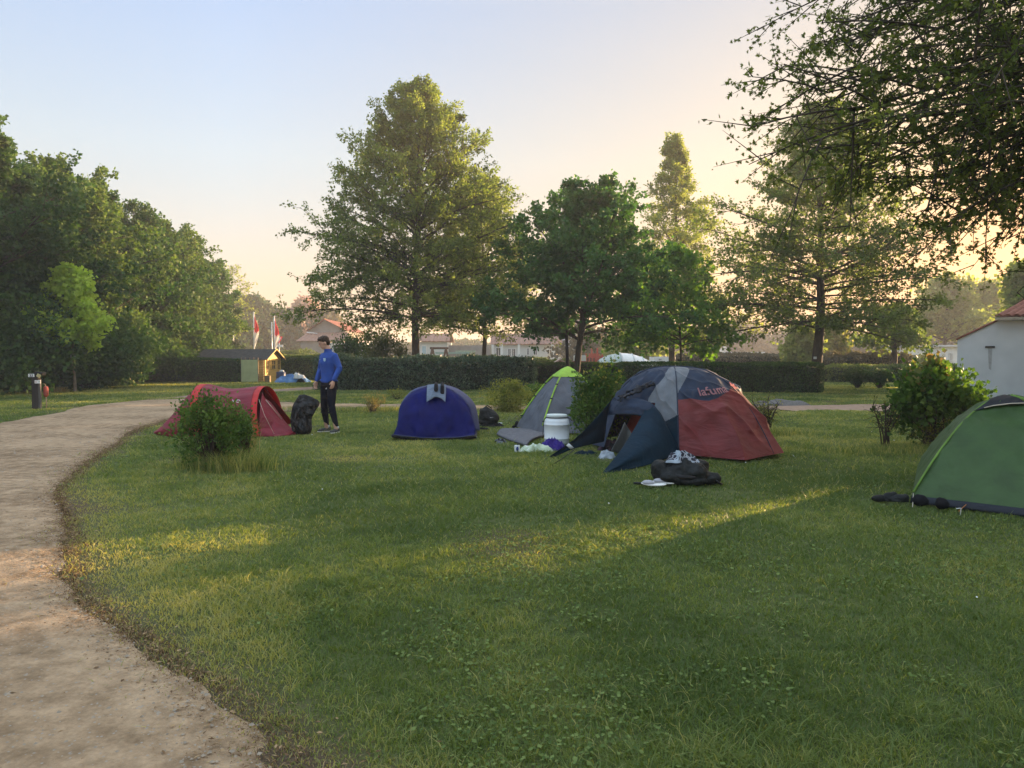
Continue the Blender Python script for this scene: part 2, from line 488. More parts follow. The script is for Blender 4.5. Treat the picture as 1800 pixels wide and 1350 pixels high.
nr_, na_ = 330, 300
rad = .25 * (1.0238 ** np.arange(nr_)); rad = rad / rad[-1] * 620
rad = np.r_[0.05, rad[rad > .3]]; nr_ = len(rad)
ang = np.linspace(0, 2 * np.pi, na_, endpoint=False)
gx = np.outer(rad, np.sin(ang)); gy = np.outer(rad, np.cos(ang))
V = np.stack([gx, gy, hgt(gx, gy)], -1).reshape(-1, 3)
ii, jj = np.meshgrid(np.arange(nr_ - 1), np.arange(na_), indexing='ij')
Fg = np.stack([ii * na_ + jj, ii * na_ + (jj + 1) % na_, (ii + 1) * na_ + (jj + 1) % na_, (ii + 1) * na_ + jj], -1).reshape(-1, 4)
fc = V[Fg].mean(1)
dr = np.full(len(fc), 9.0)
nearm = (np.abs(fc[:, 0]) < 25) & (fc[:, 1] > -3) & (fc[:, 1] < 40)
dr[nearm] = polydist(fc[nearm, 0], fc[nearm, 1], rin[::24])
bare = np.clip(1 - dr / .42, 0, 1) * .8
bare += np.clip((vn2(fc[:, 0] * .9, fc[:, 1] * .9, 21) - .70) * 4, 0, .7)
g = np_mesh('ground', V, Fg, gm, smooth=True, tint=np.clip(bare, 0, 1))
tag(g, kind='structure')

# road: packed pale dirt with grit, wheel-worn lighter bands and dark leaf debris
rm, nt, b, out = new_mat('packed_dirt')
N = nt.nodes.new; L = nt.links.new
geo = N('ShaderNodeNewGeometry')
nzs = []
for sc, dt in ((.8, 4), (7, 6), (45, 8), (170, 4)):
    n_ = N('ShaderNodeTexNoise'); n_.inputs['Scale'].default_value = sc; n_.inputs['Detail'].default_value = dt; n_.inputs['Roughness'].default_value = .6
    L(geo.outputs['Position'], n_.inputs['Vector']); nzs.append(n_)
cr = N('ShaderNodeValToRGB'); e = cr.color_ramp.elements
e[0].color = (.17, .112, .062, 1); e[0].position = .38; e[1].color = (.40, .285, .175, 1); e[1].position = .60
av = N('ShaderNodeMath'); av.operation = 'ADD'
a1 = N('ShaderNodeMath'); a1.operation = 'MULTIPLY'; a1.inputs[1].default_value = .45; L(nzs[0].outputs['Fac'], a1.inputs[0])
a2 = N('ShaderNodeMath'); a2.operation = 'MULTIPLY'; a2.inputs[1].default_value = .55; L(nzs[1].outputs['Fac'], a2.inputs[0])
L(a1.outputs[0], av.inputs[0]); L(a2.outputs[0], av.inputs[1]); L(av.outputs[0], cr.inputs['Fac'])
mg = N('ShaderNodeMix'); mg.data_type = 'RGBA'; mg.blend_type = 'OVERLAY'; mg.inputs[0].default_value = .55
L(cr.outputs['Color'], mg.inputs[6]); L(nzs[2].outputs['Color'], mg.inputs[7])
bwn = N('ShaderNodeRGBToBW'); L(nzs[2].outputs['Color'], bwn.inputs[0]); L(bwn.outputs[0], mg.inputs[7])
vo = N('ShaderNodeTexVoronoi'); vo.inputs['Scale'].default_value = 34; L(geo.outputs['Position'], vo.inputs['Vector'])
vr = N('ShaderNodeMapRange'); vr.inputs[1].default_value = .10; vr.inputs[2].default_value = .2; L(vo.outputs['Distance'], vr.inputs[0])
stm = N('ShaderNodeMix'); stm.data_type = 'RGBA'
L(vr.outputs[0], stm.inputs[0]); stm.inputs[6].default_value = (.30, .27, .23, 1); L(mg.outputs[2], stm.inputs[7])
L(stm.outputs[2], b.inputs['Base Color'])
b.inputs['Roughness'].default_value = .92; b.inputs['Specular IOR Level'].default_value = .2
hb = N('ShaderNodeMath'); hb.operation = 'ADD'; L(nzs[2].outputs['Fac'], hb.inputs[0])
h2 = N('ShaderNodeMath'); h2.operation = 'MULTIPLY'; h2.inputs[1].default_value = .8; L(nzs[1].outputs['Fac'], h2.inputs[0]); L(h2.outputs[0], hb.inputs[1])
bp = N('ShaderNodeBump'); bp.inputs['Strength'].default_value = .8; bp.inputs['Distance'].default_value = .02
L(hb.outputs[0], bp.inputs['Height']); L(bp.outputs['Normal'], b.inputs['Normal'])


def strip(name, e0, e1, nc, z, m):
    n = len(e0); t = np.linspace(0, 1, nc)
    X = e0[:, None, 0] * (1 - t) + e1[:, None, 0] * t; Y = e0[:, None, 1] * (1 - t) + e1[:, None, 1] * t
    ed = np.minimum(t, 1 - t) * 12
    Z = hgt(X, Y) + z * np.clip(ed, -.2, 1)[None, :]
    V = np.stack([X, Y, Z], -1).reshape(-1, 3)
    ii, jj = np.meshgrid(np.arange(n - 1), np.arange(nc - 1), indexing='ij')
    F_ = np.stack([ii * nc + jj, ii * nc + jj + 1, (ii + 1) * nc + jj + 1, (ii + 1) * nc + jj], -1).reshape(-1, 4)
    return tag(np_mesh(name, V, F_, m, smooth=True), kind='structure')


strip('dirt_road', rin, rout, 30, .022, rm)
rm2 = mat('pink_gravel', (.22, .14, .095), .92, c2=(.34, .235, .165), scale=5, bump=.7, bscale=60)
strip('gravel_path', pr[0], pr[1], 12, .03, rm2)
strip('worn_way', ps[0], ps[1], 12, .03, rm2)


# ------------------------------------------------------------------ grass blades (nobody could count them)
def scatter(n, y0, y1, p=1.5, side=.85, r=rng):
    """points thinning out with distance"""
    u = r.random(n)
    k = 2 - p
    Y = (y0 ** k + u * (y1 ** k - y0 ** k)) ** (1 / k)
    X = -(Y * side * 1.05 + .6) + r.random(n) * (Y * side * 2.45 + 1.8)
    return X, Y


def keep_off(x, y):
    return in_poly(x, y, road_poly) | in_poly(x, y, path_polys[0]) | in_poly(x, y, path_polys[1])


def blades(x, y, h, wd, lean, r, tint, name, m):
    n = len(x)
    z = hgt(x, y)
    a = r.random(n) * 2 * np.pi
    wx, wy = np.cos(a) * wd / 2, np.sin(a) * wd / 2
    a2 = r.random(n) * 2 * np.pi
    lx, ly = np.cos(a2) * lean, np.sin(a2) * lean
    V = np.empty((n, 5, 3), np.float32)
    V[:, 0] = np.stack([x - wx, y - wy, z - .01], -1)
    V[:, 1] = np.stack([x + wx, y + wy, z - .01], -1)
    V[:, 2] = np.stack([x + wx * .8 + lx * .35, y + wy * .8 + ly * .35, z + h * .62], -1)
    V[:, 3] = np.stack([x - wx * .8 + lx * .35, y - wy * .8 + ly * .35, z + h * .62], -1)
    V[:, 4] = np.stack([x + lx, y + ly, z + h], -1)
    base = (np.arange(n) * 5)[:, None]
    # quad + triangle written as two quads would waste memory: use 3 triangles
    T = np.concatenate([base + np.array([[0, 1, 2]]), base + np.array([[0, 2, 3]]), base + np.array([[3, 2, 4]])], 1).reshape(-1, 3)
    return np_mesh(name, V.reshape(-1, 3), T, m, tint=np.repeat(tint, 3), smooth=False)


gr = np.random.default_rng(3)
x, y = scatter(1550000, 1.7, 46, 1.6, r=gr)
on = keep_off(x, y)
dd = np.full(len(x), 9.0)
nm = (x < 1) & (y < 26)
dd[nm] = polydist(x[nm], y[nm], rin[::22])
edge = np.clip(1 - dd / .6, 0, 1)
kp = (~on | ((dd < .30) & (gr.random(len(x)) < .45 * vn2(x * 4, y * 4, 62)))) & (gr.random(len(x)) > edge * .55)
cl = vn2(x * 1.3, y * 1.3, 31) * .6 + vn2(x * 4.1, y * 4.1, 32) * .4
fine = vn2(x * 11, y * 11, 37)
kp &= gr.random(len(x)) < (.22 + cl * .8 + fine * .45)
x, y, cl, edge = x[kp], y[kp], cl[kp], edge[kp]
big = vn2(x * .45 + 7, y * .45, 33)
mid = vn2(x * 1.7, y * 1.7, 36)
fine = vn2(x * 11, y * 11, 37)
h = (.012 + .030 * cl ** 1.6 + .012 * fine) * (.5 + .8 * gr.random(len(x))) * (1 - .45 * edge) * (1 + .02 * y)
trod = np.clip((vn2(x * .9, y * .9, 21) - .66) * 4, 0, 1); h *= 1 - .45 * trod
tall = gr.random(len(x)) < .03
h[tall] *= 1.8
wd = .0022 + .00070 * y ** 1.05
lean = h * (.4 + 1.9 * gr.random(len(x)))
tint = np.clip(-.02 + .40 * big + .42 * mid + .30 * fine + .22 * (gr.random(len(x)) - .5) * 2 - .05 + edge * .25, 0, 1)
dry = gr.random(len(x)) < .06 + edge * .25
tint[dry] = 1.0
tint = np.clip(tint + .35 * trod * (gr.random(len(x)) > .4) - .22 * (vn2(x * .33 + 3, y * .33, 38) > .55), 0, 1)
g = blades(x, y, h, wd, lean, gr, tint, 'grass', M['grass'])
tag(g, 'short green grass covering the camping pitch and its verges', 'grass', kind='stuff')

# dry thatch along the worn edge of the road
nf = 42000
i = gr.integers(0, NR, nf)
i = i[gr.random(nf) < np.clip(7 / (rin[i, 1] + 2), .1, 1)]
offf = gr.normal(-.07, .15, len(i)); x = rin[i, 0] + dirn[i, 0] * offf; y = rin[i, 1] + dirn[i, 1] * offf
ok = (y > 1.6) & (gr.random(len(x)) < .25 + vn2(x * 6, y * 6, 61)); x, y = x[ok], y[ok]
hf = .006 + .016 * gr.random(len(x))
g = blades(x, y, hf, .002 + .0007 * y, hf * (.8 + 2.5 * gr.random(len(x))), gr, gr.random(len(x)), 'dry_thatch', M['litter'])
tag(g, 'dry brown thatch along the worn edge of the dirt road', 'dry grass', kind='stuff')

# clover and small weeds: flat leaflets in patches
x, y = scatter(260000, 1.8, 16, 1.5, r=gr)
pt = vn2(x * .8, y * .8, 41) * .6 + vn2(x * 2.9, y * 2.9, 42) * .4
kp = (gr.random(len(x)) < np.clip((pt - .62) * 3.0, 0, .38)) & ~keep_off(x, y)
x, y, pt = x[kp], y[kp], pt[kp]
n = len(x)
s = (.0035 + .0055 * gr.random(n)) * (1 + .10 * y)
z = hgt(x, y) + .012 + .026 * gr.random(n)
a = gr.random(n) * 2 * np.pi
tl = (gr.random((n, 2)) - .5) * .9
V = np.empty((n, 4, 3), np.float32)
for k in range(4):
    an = a + k * np.pi / 2
    dx, dy = np.cos(an) * s, np.sin(an) * s
    V[:, k] = np.stack([x + dx, y + dy, z + dx * tl[:, 0] + dy * tl[:, 1]], -1)
g = np_mesh('clover', V.reshape(-1, 3), np.arange(n * 4).reshape(n, 4), M['clover'], tint=gr.random(n))
tag(g, 'small leaved clover patches growing low in the lawn', 'clover', kind='stuff')

# tiny white daisies
n = 24
x, y = scatter(n, 2.2, 14, 1.2, r=gr)
ok = ~keep_off(x, y); x, y = x[ok], y[ok]; n = len(x)
V = np.empty((n, 6, 3), np.float32); s = .003 + .0009 * y ** .8
z = hgt(x, y) + .035 + .03 * gr.random(n)
for k in range(6):
    V[:, k] = np.stack([x + np.cos(k * 1.047) * s, y + np.sin(k * 1.047) * s * .8, z + np.sin(k * 1.047) * s * .5], -1)
g = np_mesh('daisies', V.reshape(-1, 3), np.arange(n * 6).reshape(n, 6), M['white'])
tag(g, 'tiny white daisies dotted through the lawn', 'daisies', kind='stuff')

# dry litter along the verge and dark debris on the road
nl = 16000
i = gr.integers(0, NR, nl)
off = np.abs(gr.normal(0, .22, nl)) * np.where(gr.random(nl) < .6, 1, -1)
x = rin[i, 0] + dirn[i, 0] * off + gr.normal(0, .08, nl); y = rin[i, 1] + dirn[i, 1] * off + gr.normal(0, .08, nl)
xr, yr = scatter(9000, 1.5, 20, 1.3, 1.0, r=gr)
kr = in_poly(xr, yr, road_poly) & (gr.random(len(xr)) < vn2(xr * 3, yr * 3, 50) ** 2 * 1.3)
x = np.r_[x, xr[kr]]; y = np.r_[y, yr[kr]]
ok = y > 1.2; x, y = x[ok], y[ok]; n = len(x)
ln = (.003 + .010 * gr.random(n) ** 3) * (1 + .09 * y); wd = ln * (.15 + .3 * gr.random(n)); a = gr.random(n) * np.pi
z = hgt(x, y) + .021 + .006 * gr.random(n)
V = np.empty((n, 4, 3), np.float32)
ca, sa = np.cos(a), np.sin(a)
for k, (u, v) in enumerate(((-1, -.3), (.1, -1), (1, .2), (-.1, 1))):
    V[:, k] = np.stack([x + ca * ln * u - sa * wd * v, y + sa * ln * u + ca * wd * v, z + .004 * ((k % 2) * gr.random(n))], -1)
g = np_mesh('leaf_litter', V.reshape(-1, 3), np.arange(n * 4).reshape(n, 4), M['litter'], tint=gr.random(n))
tag(g, 'dry brown leaf litter and straw along the road edge', 'leaf litter', kind='stuff')

# grit and pebbles on the road
xr, yr = scatter(70000, 1.4, 14, 1.7, 1.1, r=gr)
kr = in_poly(xr, yr, road_poly)
x, y = xr[kr], yr[kr]; n = len(x)
s = (.0018 + .0085 * gr.random(n) ** 6) * (1 + .10 * y)
z = hgt(x, y) + .020
V = np.empty((n, 5, 3), np.float32)
a = gr.random(n) * 6.28
for k in range(4):
    rr = s * (.7 + .6 * gr.random(n)); V[:, k] = np.stack([x + np.cos(a + k * 1.57) * rr, y + np.sin(a + k * 1.57) * rr, z], -1)
V[:, 4] = np.stack([x, y, z + s * .7], -1)
base = (np.arange(n) * 5)[:, None]
T = np.concatenate([base + np.array([[k, (k + 1) % 4, 4]]) for k in range(4)], 1).reshape(-1, 3)
g = np_mesh('road_grit', V.reshape(-1, 3), T, mat('grit', (.20, .17, .13), .9, c2=(.33, .27, .20), scale=30), smooth=True)
tag(g, 'loose grit and pebbles scattered over the dirt road', 'grit', kind='stuff')


# ================================================================== FOLIAGE
def unit(v): return v / (np.linalg.norm(v, axis=-1, keepdims=True) + 1e-9)


def tubes(A, B, C, r0, r1, nseg, ns):
    """many tapered tubes along quadratic curves A-B-C"""
    n = len(A); t = np.linspace(0, 1, nseg + 1)[None, :, None]
    Pt = A[:, None] * (1 - t) ** 2 + 2 * B[:, None] * t * (1 - t) + C[:, None] * t ** 2
    T = unit(np.gradient(Pt, axis=1))
    ref = np.where(np.abs(T[..., 2:3]) > .9, np.array([1., 0, 0]), np.array([0, 0, 1.]))
    S = unit(np.cross(T, ref)); U = np.cross(S, T)
    rr = (np.asarray(r0)[:, None, None] * (1 - t) + np.asarray(r1)[:, None, None] * t)
    an = np.arange(ns) * 2 * np.pi / ns
    V = Pt[:, :, None] + rr[:, :, None] * (S[:, :, None] * np.cos(an)[None, None, :, None] + U[:, :, None] * np.sin(an)[None, None, :, None])
    idx = np.arange(n * (nseg + 1) * ns).reshape(n, nseg + 1, ns)
    F_ = np.stack([idx[:, :-1], np.roll(idx, -1, 2)[:, :-1], np.roll(idx, -1, 2)[:, 1:], idx[:, 1:]], -1).reshape(-1, 4)
    return V.reshape(-1, 3), F_


def join(parts):
    Vs, Fs, b = [], [], 0
    for v, f in parts:
        Vs.append(v); Fs.append(f + b); b += len(v)
    return np.vstack(Vs), np.vstack(Fs)


def leafmesh(p, d, s, r, wid=.34, fold=.12, lobes=1):
    """kite leaves (or pin-oak like stars) at p growing along d"""
    n = len(p)
    d = unit(d); q = unit(np.cross(d, r.normal(size=(n, 3)))); nn = np.cross(d, q)
    Vs = []
    angs = [0] if lobes == 1 else [-1.15, -.55, 0, .55, 1.15][:lobes]
    for ai in angs:
        dd = d * math.cos(ai) + q * math.sin(ai); qq = q * math.cos(ai) - d * math.sin(ai)
        ln = (s * (1 if lobes == 1 else (1 - .25 * abs(ai))))[:, None]
        st = 0 if lobes == 1 else .12
        V = np.stack([p + d * s[:, None] * (st * 1.0), p + dd * ln * .45 + qq * ln * wid + nn * ln * fold, p + dd * ln, p + dd * ln * .45 - qq * ln * wid + nn * ln * fold], 1)
        Vs.append(V)
    V = np.stack(Vs, 1).reshape(-1, 3)
    return V, np.arange(len(V)).reshape(-1, 4), len(angs)


def tree(name, label, cat, base, H, prof, leaf, seed=1, group=None, r0=.2, cb=.15, n1=34, n2=8, n3=5, nl=10, ls=.1,
         elev=(-12, 55), sag=.1, lump=.25, bark=None, lobes=1, prims=None, wid=.34, top=None, twig=.1, spread=.5, droop=.1, trunk_top=.97, start=None, lean=(0, 0), l2k=1.0):
    """prof: crown radius at fraction of H (list of (h, r)); builds trunk + limbs as one part, crown as the other"""
    r = np.random.default_rng(seed)
    base = np.array(base, float)
    root = thing(name, label, cat, tuple(base), 0, group)
    hs, rs = np.array([q[0] for q in prof]), np.array([q[1] for q in prof])
    # trunk
    nt_ = 10
    tt = np.linspace(0, trunk_top, nt_)
    wob = np.cumsum(r.normal(0, .012 * H, (nt_, 2)), 0) * .35; wob[0] = 0
    ln_ = np.array(lean)[None] * tt[:, None] * H
    tp = np.stack([wob[:, 0] + ln_[:, 0], wob[:, 1] + ln_[:, 1], tt * H], -1)

    def trunk_at(z):
        z = np.clip(z, 0, tp[-1, 2])
        return np.stack([np.interp(z, tp[:, 2], tp[:, 0]), np.interp(z, tp[:, 2], tp[:, 1]), z], -1)
    mb = MB()
    rad_ = [r0 * (1.25 if k == 0 else 1) * max(1 - .92 * t, .06) for k, t in enumerate(tt)]
    mb.tube([tuple(q) for q in tp], rad_, 10)
    Vt, Ft = np.array([tuple(v) for v in mb.v]), np.array([f for f in mb.f if len(f) == 4])
    if prims is None:
        he = cb + (1 - cb) * ((np.arange(n1) + .5) / n1) ** .9
        az = np.arange(n1) * 2.39996 + r.random(n1) * .8
        Re = np.interp(he, hs, rs)
        lumpf = 1 + lump * (r.random(n1) * 2 - 1.15)
        Re = Re * lumpf
        f = (he - cb) / (1 - cb)
        el = np.radians(elev[0] + (elev[1] - elev[0]) * f + r.normal(0, 6, n1))
        zs = he * H - Re * np.tan(el)
        zs = np.clip(zs, (start if start is not None else cb * .85) * H, trunk_top * H * .98)
        A = trunk_at(zs)
        C = A * [1, 1, 0] + np.stack([np.cos(az) * Re, np.sin(az) * Re, he * H], -1)
        B = (A + C) / 2; B[:, 2] += Re * sag + 0 * he
    else:
        A = np.array([q[0] for q in prims], float) - base; C = np.array([q[1] for q in prims], float) - base
        B = (A + C) / 2; B[:, 2] += np.linalg.norm(C - A, axis=1) * sag
    n1 = len(A)
    L1 = np.linalg.norm(C - A, axis=1)
    rp = np.clip(L1 * (.013 if prims is None else .0062), .008, r0 * .55)
    if prims is not None: B = B + r.normal(0, .10, B.shape) * L1[:, None] * np.array([.6, .6, 1])
    parts = [(Vt, Ft), tubes(A, B, C, rp, rp * .25, 6, 6)]
    # secondaries
    i1 = np.repeat(np.arange(n1), n2); u = (np.tile(np.arange(n2), n1) + r.random(n1 * n2)) / n2
    u = .12 + .88 * u
    ut = u[:, None]
    S = A[i1] * (1 - ut) ** 2 + 2 * B[i1] * ut * (1 - ut) + C[i1] * ut ** 2
    D = unit(2 * (B[i1] - A[i1]) * (1 - ut) + 2 * (C[i1] - B[i1]) * ut)
    side = unit(np.cross(D, np.array([0, 0, 1.]) + r.normal(0, .15, (len(u), 3)))) * np.where(np.arange(len(u)) % 2, 1, -1)[:, None]
    L2 = l2k * L1[i1] * (.42 * (1 - u * .55)) * (.6 + .7 * r.random(len(u))) + .02 * H
    D2 = unit(D * .75 + side * (.8 * (1 - .45 * ut)) + r.normal(0, spread * .45, (len(u), 3)) + np.array([0, 0, .12 - droop]))
    E = S + D2 * L2[:, None]
    Bm = (S + E) / 2 + np.array([0, 0, .06]) * L2[:, None]
    r2 = np.clip(L2 * .011, .004, .05)
    parts.append(tubes(S, Bm, E, r2, r2 * .3, 3, 4))
    # tertiaries
    n2t = len(S)
    i2 = np.repeat(np.arange(n2t), n3); u3 = .15 + .85 * (np.tile(np.arange(n3), n2t) + r.random(n2t * n3)) / n3
    ut = u3[:, None]
    S3 = S[i2] * (1 - ut) ** 2 + 2 * Bm[i2] * ut * (1 - ut) + E[i2] * ut ** 2
    L3 = L2[i2] * .45 * (.5 + r.random(len(u3))) * (1.1 - .5 * u3) + twig
    D3 = unit(D2[i2] + r.normal(0, .75, (len(u3), 3)) + np.array([0, 0, -droop]))
    E3 = S3 + D3 * L3[:, None]
    parts.append(tubes(S3, (S3 + E3) / 2 + np.array([0, 0, -.0]), E3, np.full(len(S3), .0045 + .0004 * H), np.full(len(S3), .002), 1, 3))
    V, F_ = join(parts)
    np_mesh('trunk', V, F_, bark or M['bark'], root, smooth=True)
    # leaves
    i3 = np.repeat(np.arange(len(S3)), nl)
    u4 = r.random(len(i3)) ** .7
    p = S3[i3] + (E3 - S3)[i3] * u4[:, None] + r.normal(0, ls * .55, (len(i3), 3))
    d = D3[i3] + r.normal(0, .9, (len(i3), 3)) + np.array([0, 0, -droop * 2.5])
    s = ls * (.6 + .7 * r.random(len(i3)))
    V, F_, k = leafmesh(p, d, s, r, wid=wid, lobes=lobes)
    tintc = r.random(n2t)[i2][i3] * .45 + r.random(len(i3)) * .35 + .1
    # leaf tint a little lighter towards the top of the crown
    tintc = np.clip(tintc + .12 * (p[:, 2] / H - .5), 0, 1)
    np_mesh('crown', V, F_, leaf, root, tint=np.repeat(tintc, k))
    return root


def bush(name, label, base, rx, ry, H, leaf, seed=1, n=9000, ls=.03, stems=9, cat='bush', group=None, lumps=9, zb=.12, bark=None, wid=.34, tip=None, parent=None, shape=1.0, lobes=1, up=.3, nclump=None):
    """shrub of stems from the ground ending in lumpy clumps of leaves"""
    r = np.random.default_rng(seed)
    root = thing(name, label, cat, tuple(base), 0, group)
    # clump centres within an uneven egg
    nc = nclump or lumps * 6
    c = unit(r.normal(size=(nc, 3))) * (r.random((nc, 1)) ** .33)
    c[:, 2] = (c[:, 2] + 1) / 2
    c[:, :2] *= (.55 + .45 * np.sin(np.pi * np.clip(c[:, 2], 0, 1) ** shape))[:, None] * (.7 + .6 * r.random((nc, 1)))
    lob = np.arctan2(c[:, 1], c[:, 0]); c[:, :2] *= (1 + .22 * np.sin(lob * 2 + seed) + .15 * np.sin(lob * 3 + seed * 2))[:, None]
    c[:, 2] *= 1 + .16 * np.sin(lob * 2 + seed * 1.7) * np.hypot(c[:, 0], c[:, 1])
    cen = np.stack([c[:, 0] * rx, c[:, 1] * ry, zb * H + c[:, 2] * H * (1 - zb) * .92], -1)
    S = np.stack([r.normal(0, .05 * rx + .01, nc), r.normal(0, .05 * rx + .01, nc), np.full(nc, -.03)], -1)
    mid = (S * .6 + cen * .4) + np.array([0, 0, .15 * H]) + r.normal(0, .04 * H, (nc, 3))
    V, F_ = tubes(S, mid, cen, np.full(nc, .006 + .006 * H), np.full(nc, .002), 5, 4)
    np_mesh('stems', V, F_, bark or M['twig'], root, smooth=True)
    k = n // nc
    i = np.repeat(np.arange(nc), k)
    sg = np.array([rx, ry, H * .6]) * (.09 + .13 * r.random((nc, 1)))[i]
    off = r.normal(size=(len(i), 3)) * sg
    p = cen[i] + off
    p[:, 2] = np.maximum(p[:, 2], .02)
    d = unit(off) + r.normal(0, .7, (len(i), 3)) + np.array([0, 0, up])
    s = ls * (.55 + .8 * r.random(len(i)))
    V, F_, kk = leafmesh(p, d, s, r, wid=wid, lobes=lobes)
    t = r.random(nc)[i] * .45 + r.random(len(i)) * .4 + .15 * (p[:, 2] / H)
    tints = np.repeat(t, kk); ms = [leaf]; mi = np.zeros(len(F_), int)
    if tip is not None:
        hi = np.argsort(-cen[:, 2])[:max(4, nc // 5)]
        i = np.repeat(hi, 26)
        sg = np.array([rx, ry, H * .6]) * .15
        p = cen[i] + r.normal(size=(len(i), 3)) * sg * .8 + np.array([0, 0, H * .08])
        V2, F2, kk = leafmesh(p, r.normal(0, .6, (len(i), 3)) + np.array([0, 0, .6]), ls * (.7 + .7 * r.random(len(i))), r, wid=wid)
        V, F_ = join([(V, F_), (V2, F2)]); ms.append(tip)
        tints = np.r_[tints, r.random(len(F2))]; mi = np.r_[mi, np.ones(len(F2), int)]
    np_mesh('leaves', V, F_, ms, root, tint=tints, midx=mi)
    return root


def hedge(name, label, a, b, depth, H, leaf, seed=1, ls=.07, dens=700, cat='hedge', group=None, rough=.07, rnd=.18):
    """clipped hedge from ground point a to b: opaque twiggy core and leaves over faces and top"""
    r = np.random.default_rng(seed)
    a = np.array([a[0], a[1]]); b = np.array([b[0], b[1]])
    Ln = np.linalg.norm(b - a); ax = (b - a) / Ln; nm_ = np.array([-ax[1], ax[0]])
    root = thing(name, label, cat, ((a[0] + b[0]) / 2, (a[1] + b[1]) / 2, 0), math.atan2(ax[1], ax[0]), group)
    # core: rounded box as a grid of sections
    ns = max(6, int(Ln / .35)); prof = [(-.5, 0), (-.5, .5), (-.47, .85), (-.36, .96), (0, 1), (.36, .96), (.47, .85), (.5, .5), (.5, 0)]
    V = []; 
    xs = np.linspace(-Ln / 2, Ln / 2, ns)
    for xx in xs:
        e = .82 + .18 * min(1, (Ln / 2 - abs(xx)) / (.25 * H) + .0)
        for (q, zz) in prof:
            jn = (vn2(xx * 1.4 + seed, zz * 3 + q * 5, seed) - .5) * rough * 2
            V.append((xx * .99, q * depth * .9 * e + jn * (1 if q > 0 else -1), max(zz * H * .93 * (.5 + .5 * e) + jn * (zz > .6), -.02 if zz == 0 else 0)))
    npf = len(prof); V = np.array(V)
    ii, jj = np.meshgrid(np.arange(ns - 1), np.arange(npf - 1), indexing='ij')
    F_ = np.stack([ii * npf + jj, ii * npf + jj + 1, (ii + 1) * npf + jj + 1, (ii + 1) * npf + jj], -1).reshape(-1, 4)
    capA = [(0, 1, 7, 8), (1, 2, 6, 7), (2, 3, 5, 6)]
    F_ = np.vstack([F_, np.array(capA), np.array(capA)[:, ::-1] + (ns - 1) * npf])
    parts = [(V, F_)]
    areas = [Ln * H, Ln * depth, Ln * H, depth * H, depth * H]
    ps_, ds_ = [], []
    for k, ar in enumerate(areas):
        n = int(ar * dens)
        u, v = r.random(n), r.random(n)
        if k == 0: p = np.stack([(u - .5) * Ln, np.full(n, -depth / 2), v * H], -1); nr = np.tile([0, -1., 0], (n, 1))
        if k == 2: p = np.stack([(u - .5) * Ln, np.full(n, depth / 2), v * H], -1); nr = np.tile([0, 1., 0], (n, 1))
        if k == 1: p = np.stack([(u - .5) * Ln, (v - .5) * depth, np.full(n, H)], -1); nr = np.tile([0, 0, 1.], (n, 1))
        if k == 3: p = np.stack([np.full(n, -Ln / 2), (u - .5) * depth, v * H], -1); nr = np.tile([-1., 0, 0], (n, 1))
        if k == 4: p = np.stack([np.full(n, Ln / 2), (u - .5) * depth, v * H], -1); nr = np.tile([1., 0, 0], (n, 1))
        bump_ = (vn3(p * np.array([1.1, 1.1, 1.6]) + seed, seed) - .5) * rough * 3 + (vn3(p * 4 + seed, seed + 1) - .5) * rough * 1.6 + r.normal(0, rough * .35, n)
        # round the upper edges
        ez = np.clip((p[:, 2] / H - (1 - rnd)) / rnd, 0, 1); ey = np.clip((np.abs(p[:, 1]) / (depth / 2) - .6) / .4, 0, 1)
        p = p + nr * bump_[:, None]
        if k in (0, 2): p[:, 1] -= np.sign(p[:, 1]) * ez ** 2 * depth * .12
        if k == 1: p[:, 2] -= ey ** 2 * H * .09
        ps_.append(p); ds_.append(nr)
    p = np.vstack(ps_); nr = np.vstack(ds_); n = len(p)
    p[:, 2] = np.maximum(p[:, 2], .02)
    d = nr * .6 + r.normal(0, .8, (n, 3)) + np.array([0, 0, .35])
    V, F_, k = leafmesh(p, d, ls * (.6 + .8 * r.random(n)), r, wid=.36)
    t0 = np.full(len(parts[0][1]), .05)
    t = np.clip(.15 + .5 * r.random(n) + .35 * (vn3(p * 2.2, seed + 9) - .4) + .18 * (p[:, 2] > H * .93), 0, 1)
    Vc, Fc = parts[0]
    np_mesh('core', Vc, Fc, M['hedge_core'], root, smooth=False)
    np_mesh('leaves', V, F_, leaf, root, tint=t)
    return root


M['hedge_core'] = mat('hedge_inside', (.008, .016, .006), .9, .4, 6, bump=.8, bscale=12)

# ================================================================== TREES OF THE PLACE
OAK = [(0, 1.2), (.1, 3), (.17, 4.4), (.3, 4.9), (.42, 4.9), (.55, 4.6), (.65, 3.9), (.74, 3.2), (.84, 2.3), (.93, 1.2), (1, .35)]
a = P(728, 640, 36)
tree('pin_oak', 'tallest oak in the middle, broad with a dark trunk behind the laurel hedge', 'tree', (a.x, 36, 0), 14.3, OAK, M['oak'],
     seed=11, r0=.21, cb=.185, n1=84, n2=12, n3=5, nl=24, ls=.12, elev=(-4, 56), lump=.2, start=.2)
a = P(849, 640, 43)
tree('pin_oak', 'golden lit oak with a thin dark trunk just right of the tallest oak', 'tree', (a.x, 43, 0), 11.6,
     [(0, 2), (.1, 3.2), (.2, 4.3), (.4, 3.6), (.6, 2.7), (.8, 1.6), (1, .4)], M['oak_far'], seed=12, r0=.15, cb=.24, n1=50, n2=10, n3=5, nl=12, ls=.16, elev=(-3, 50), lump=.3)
a = P(1008, 640, 33)
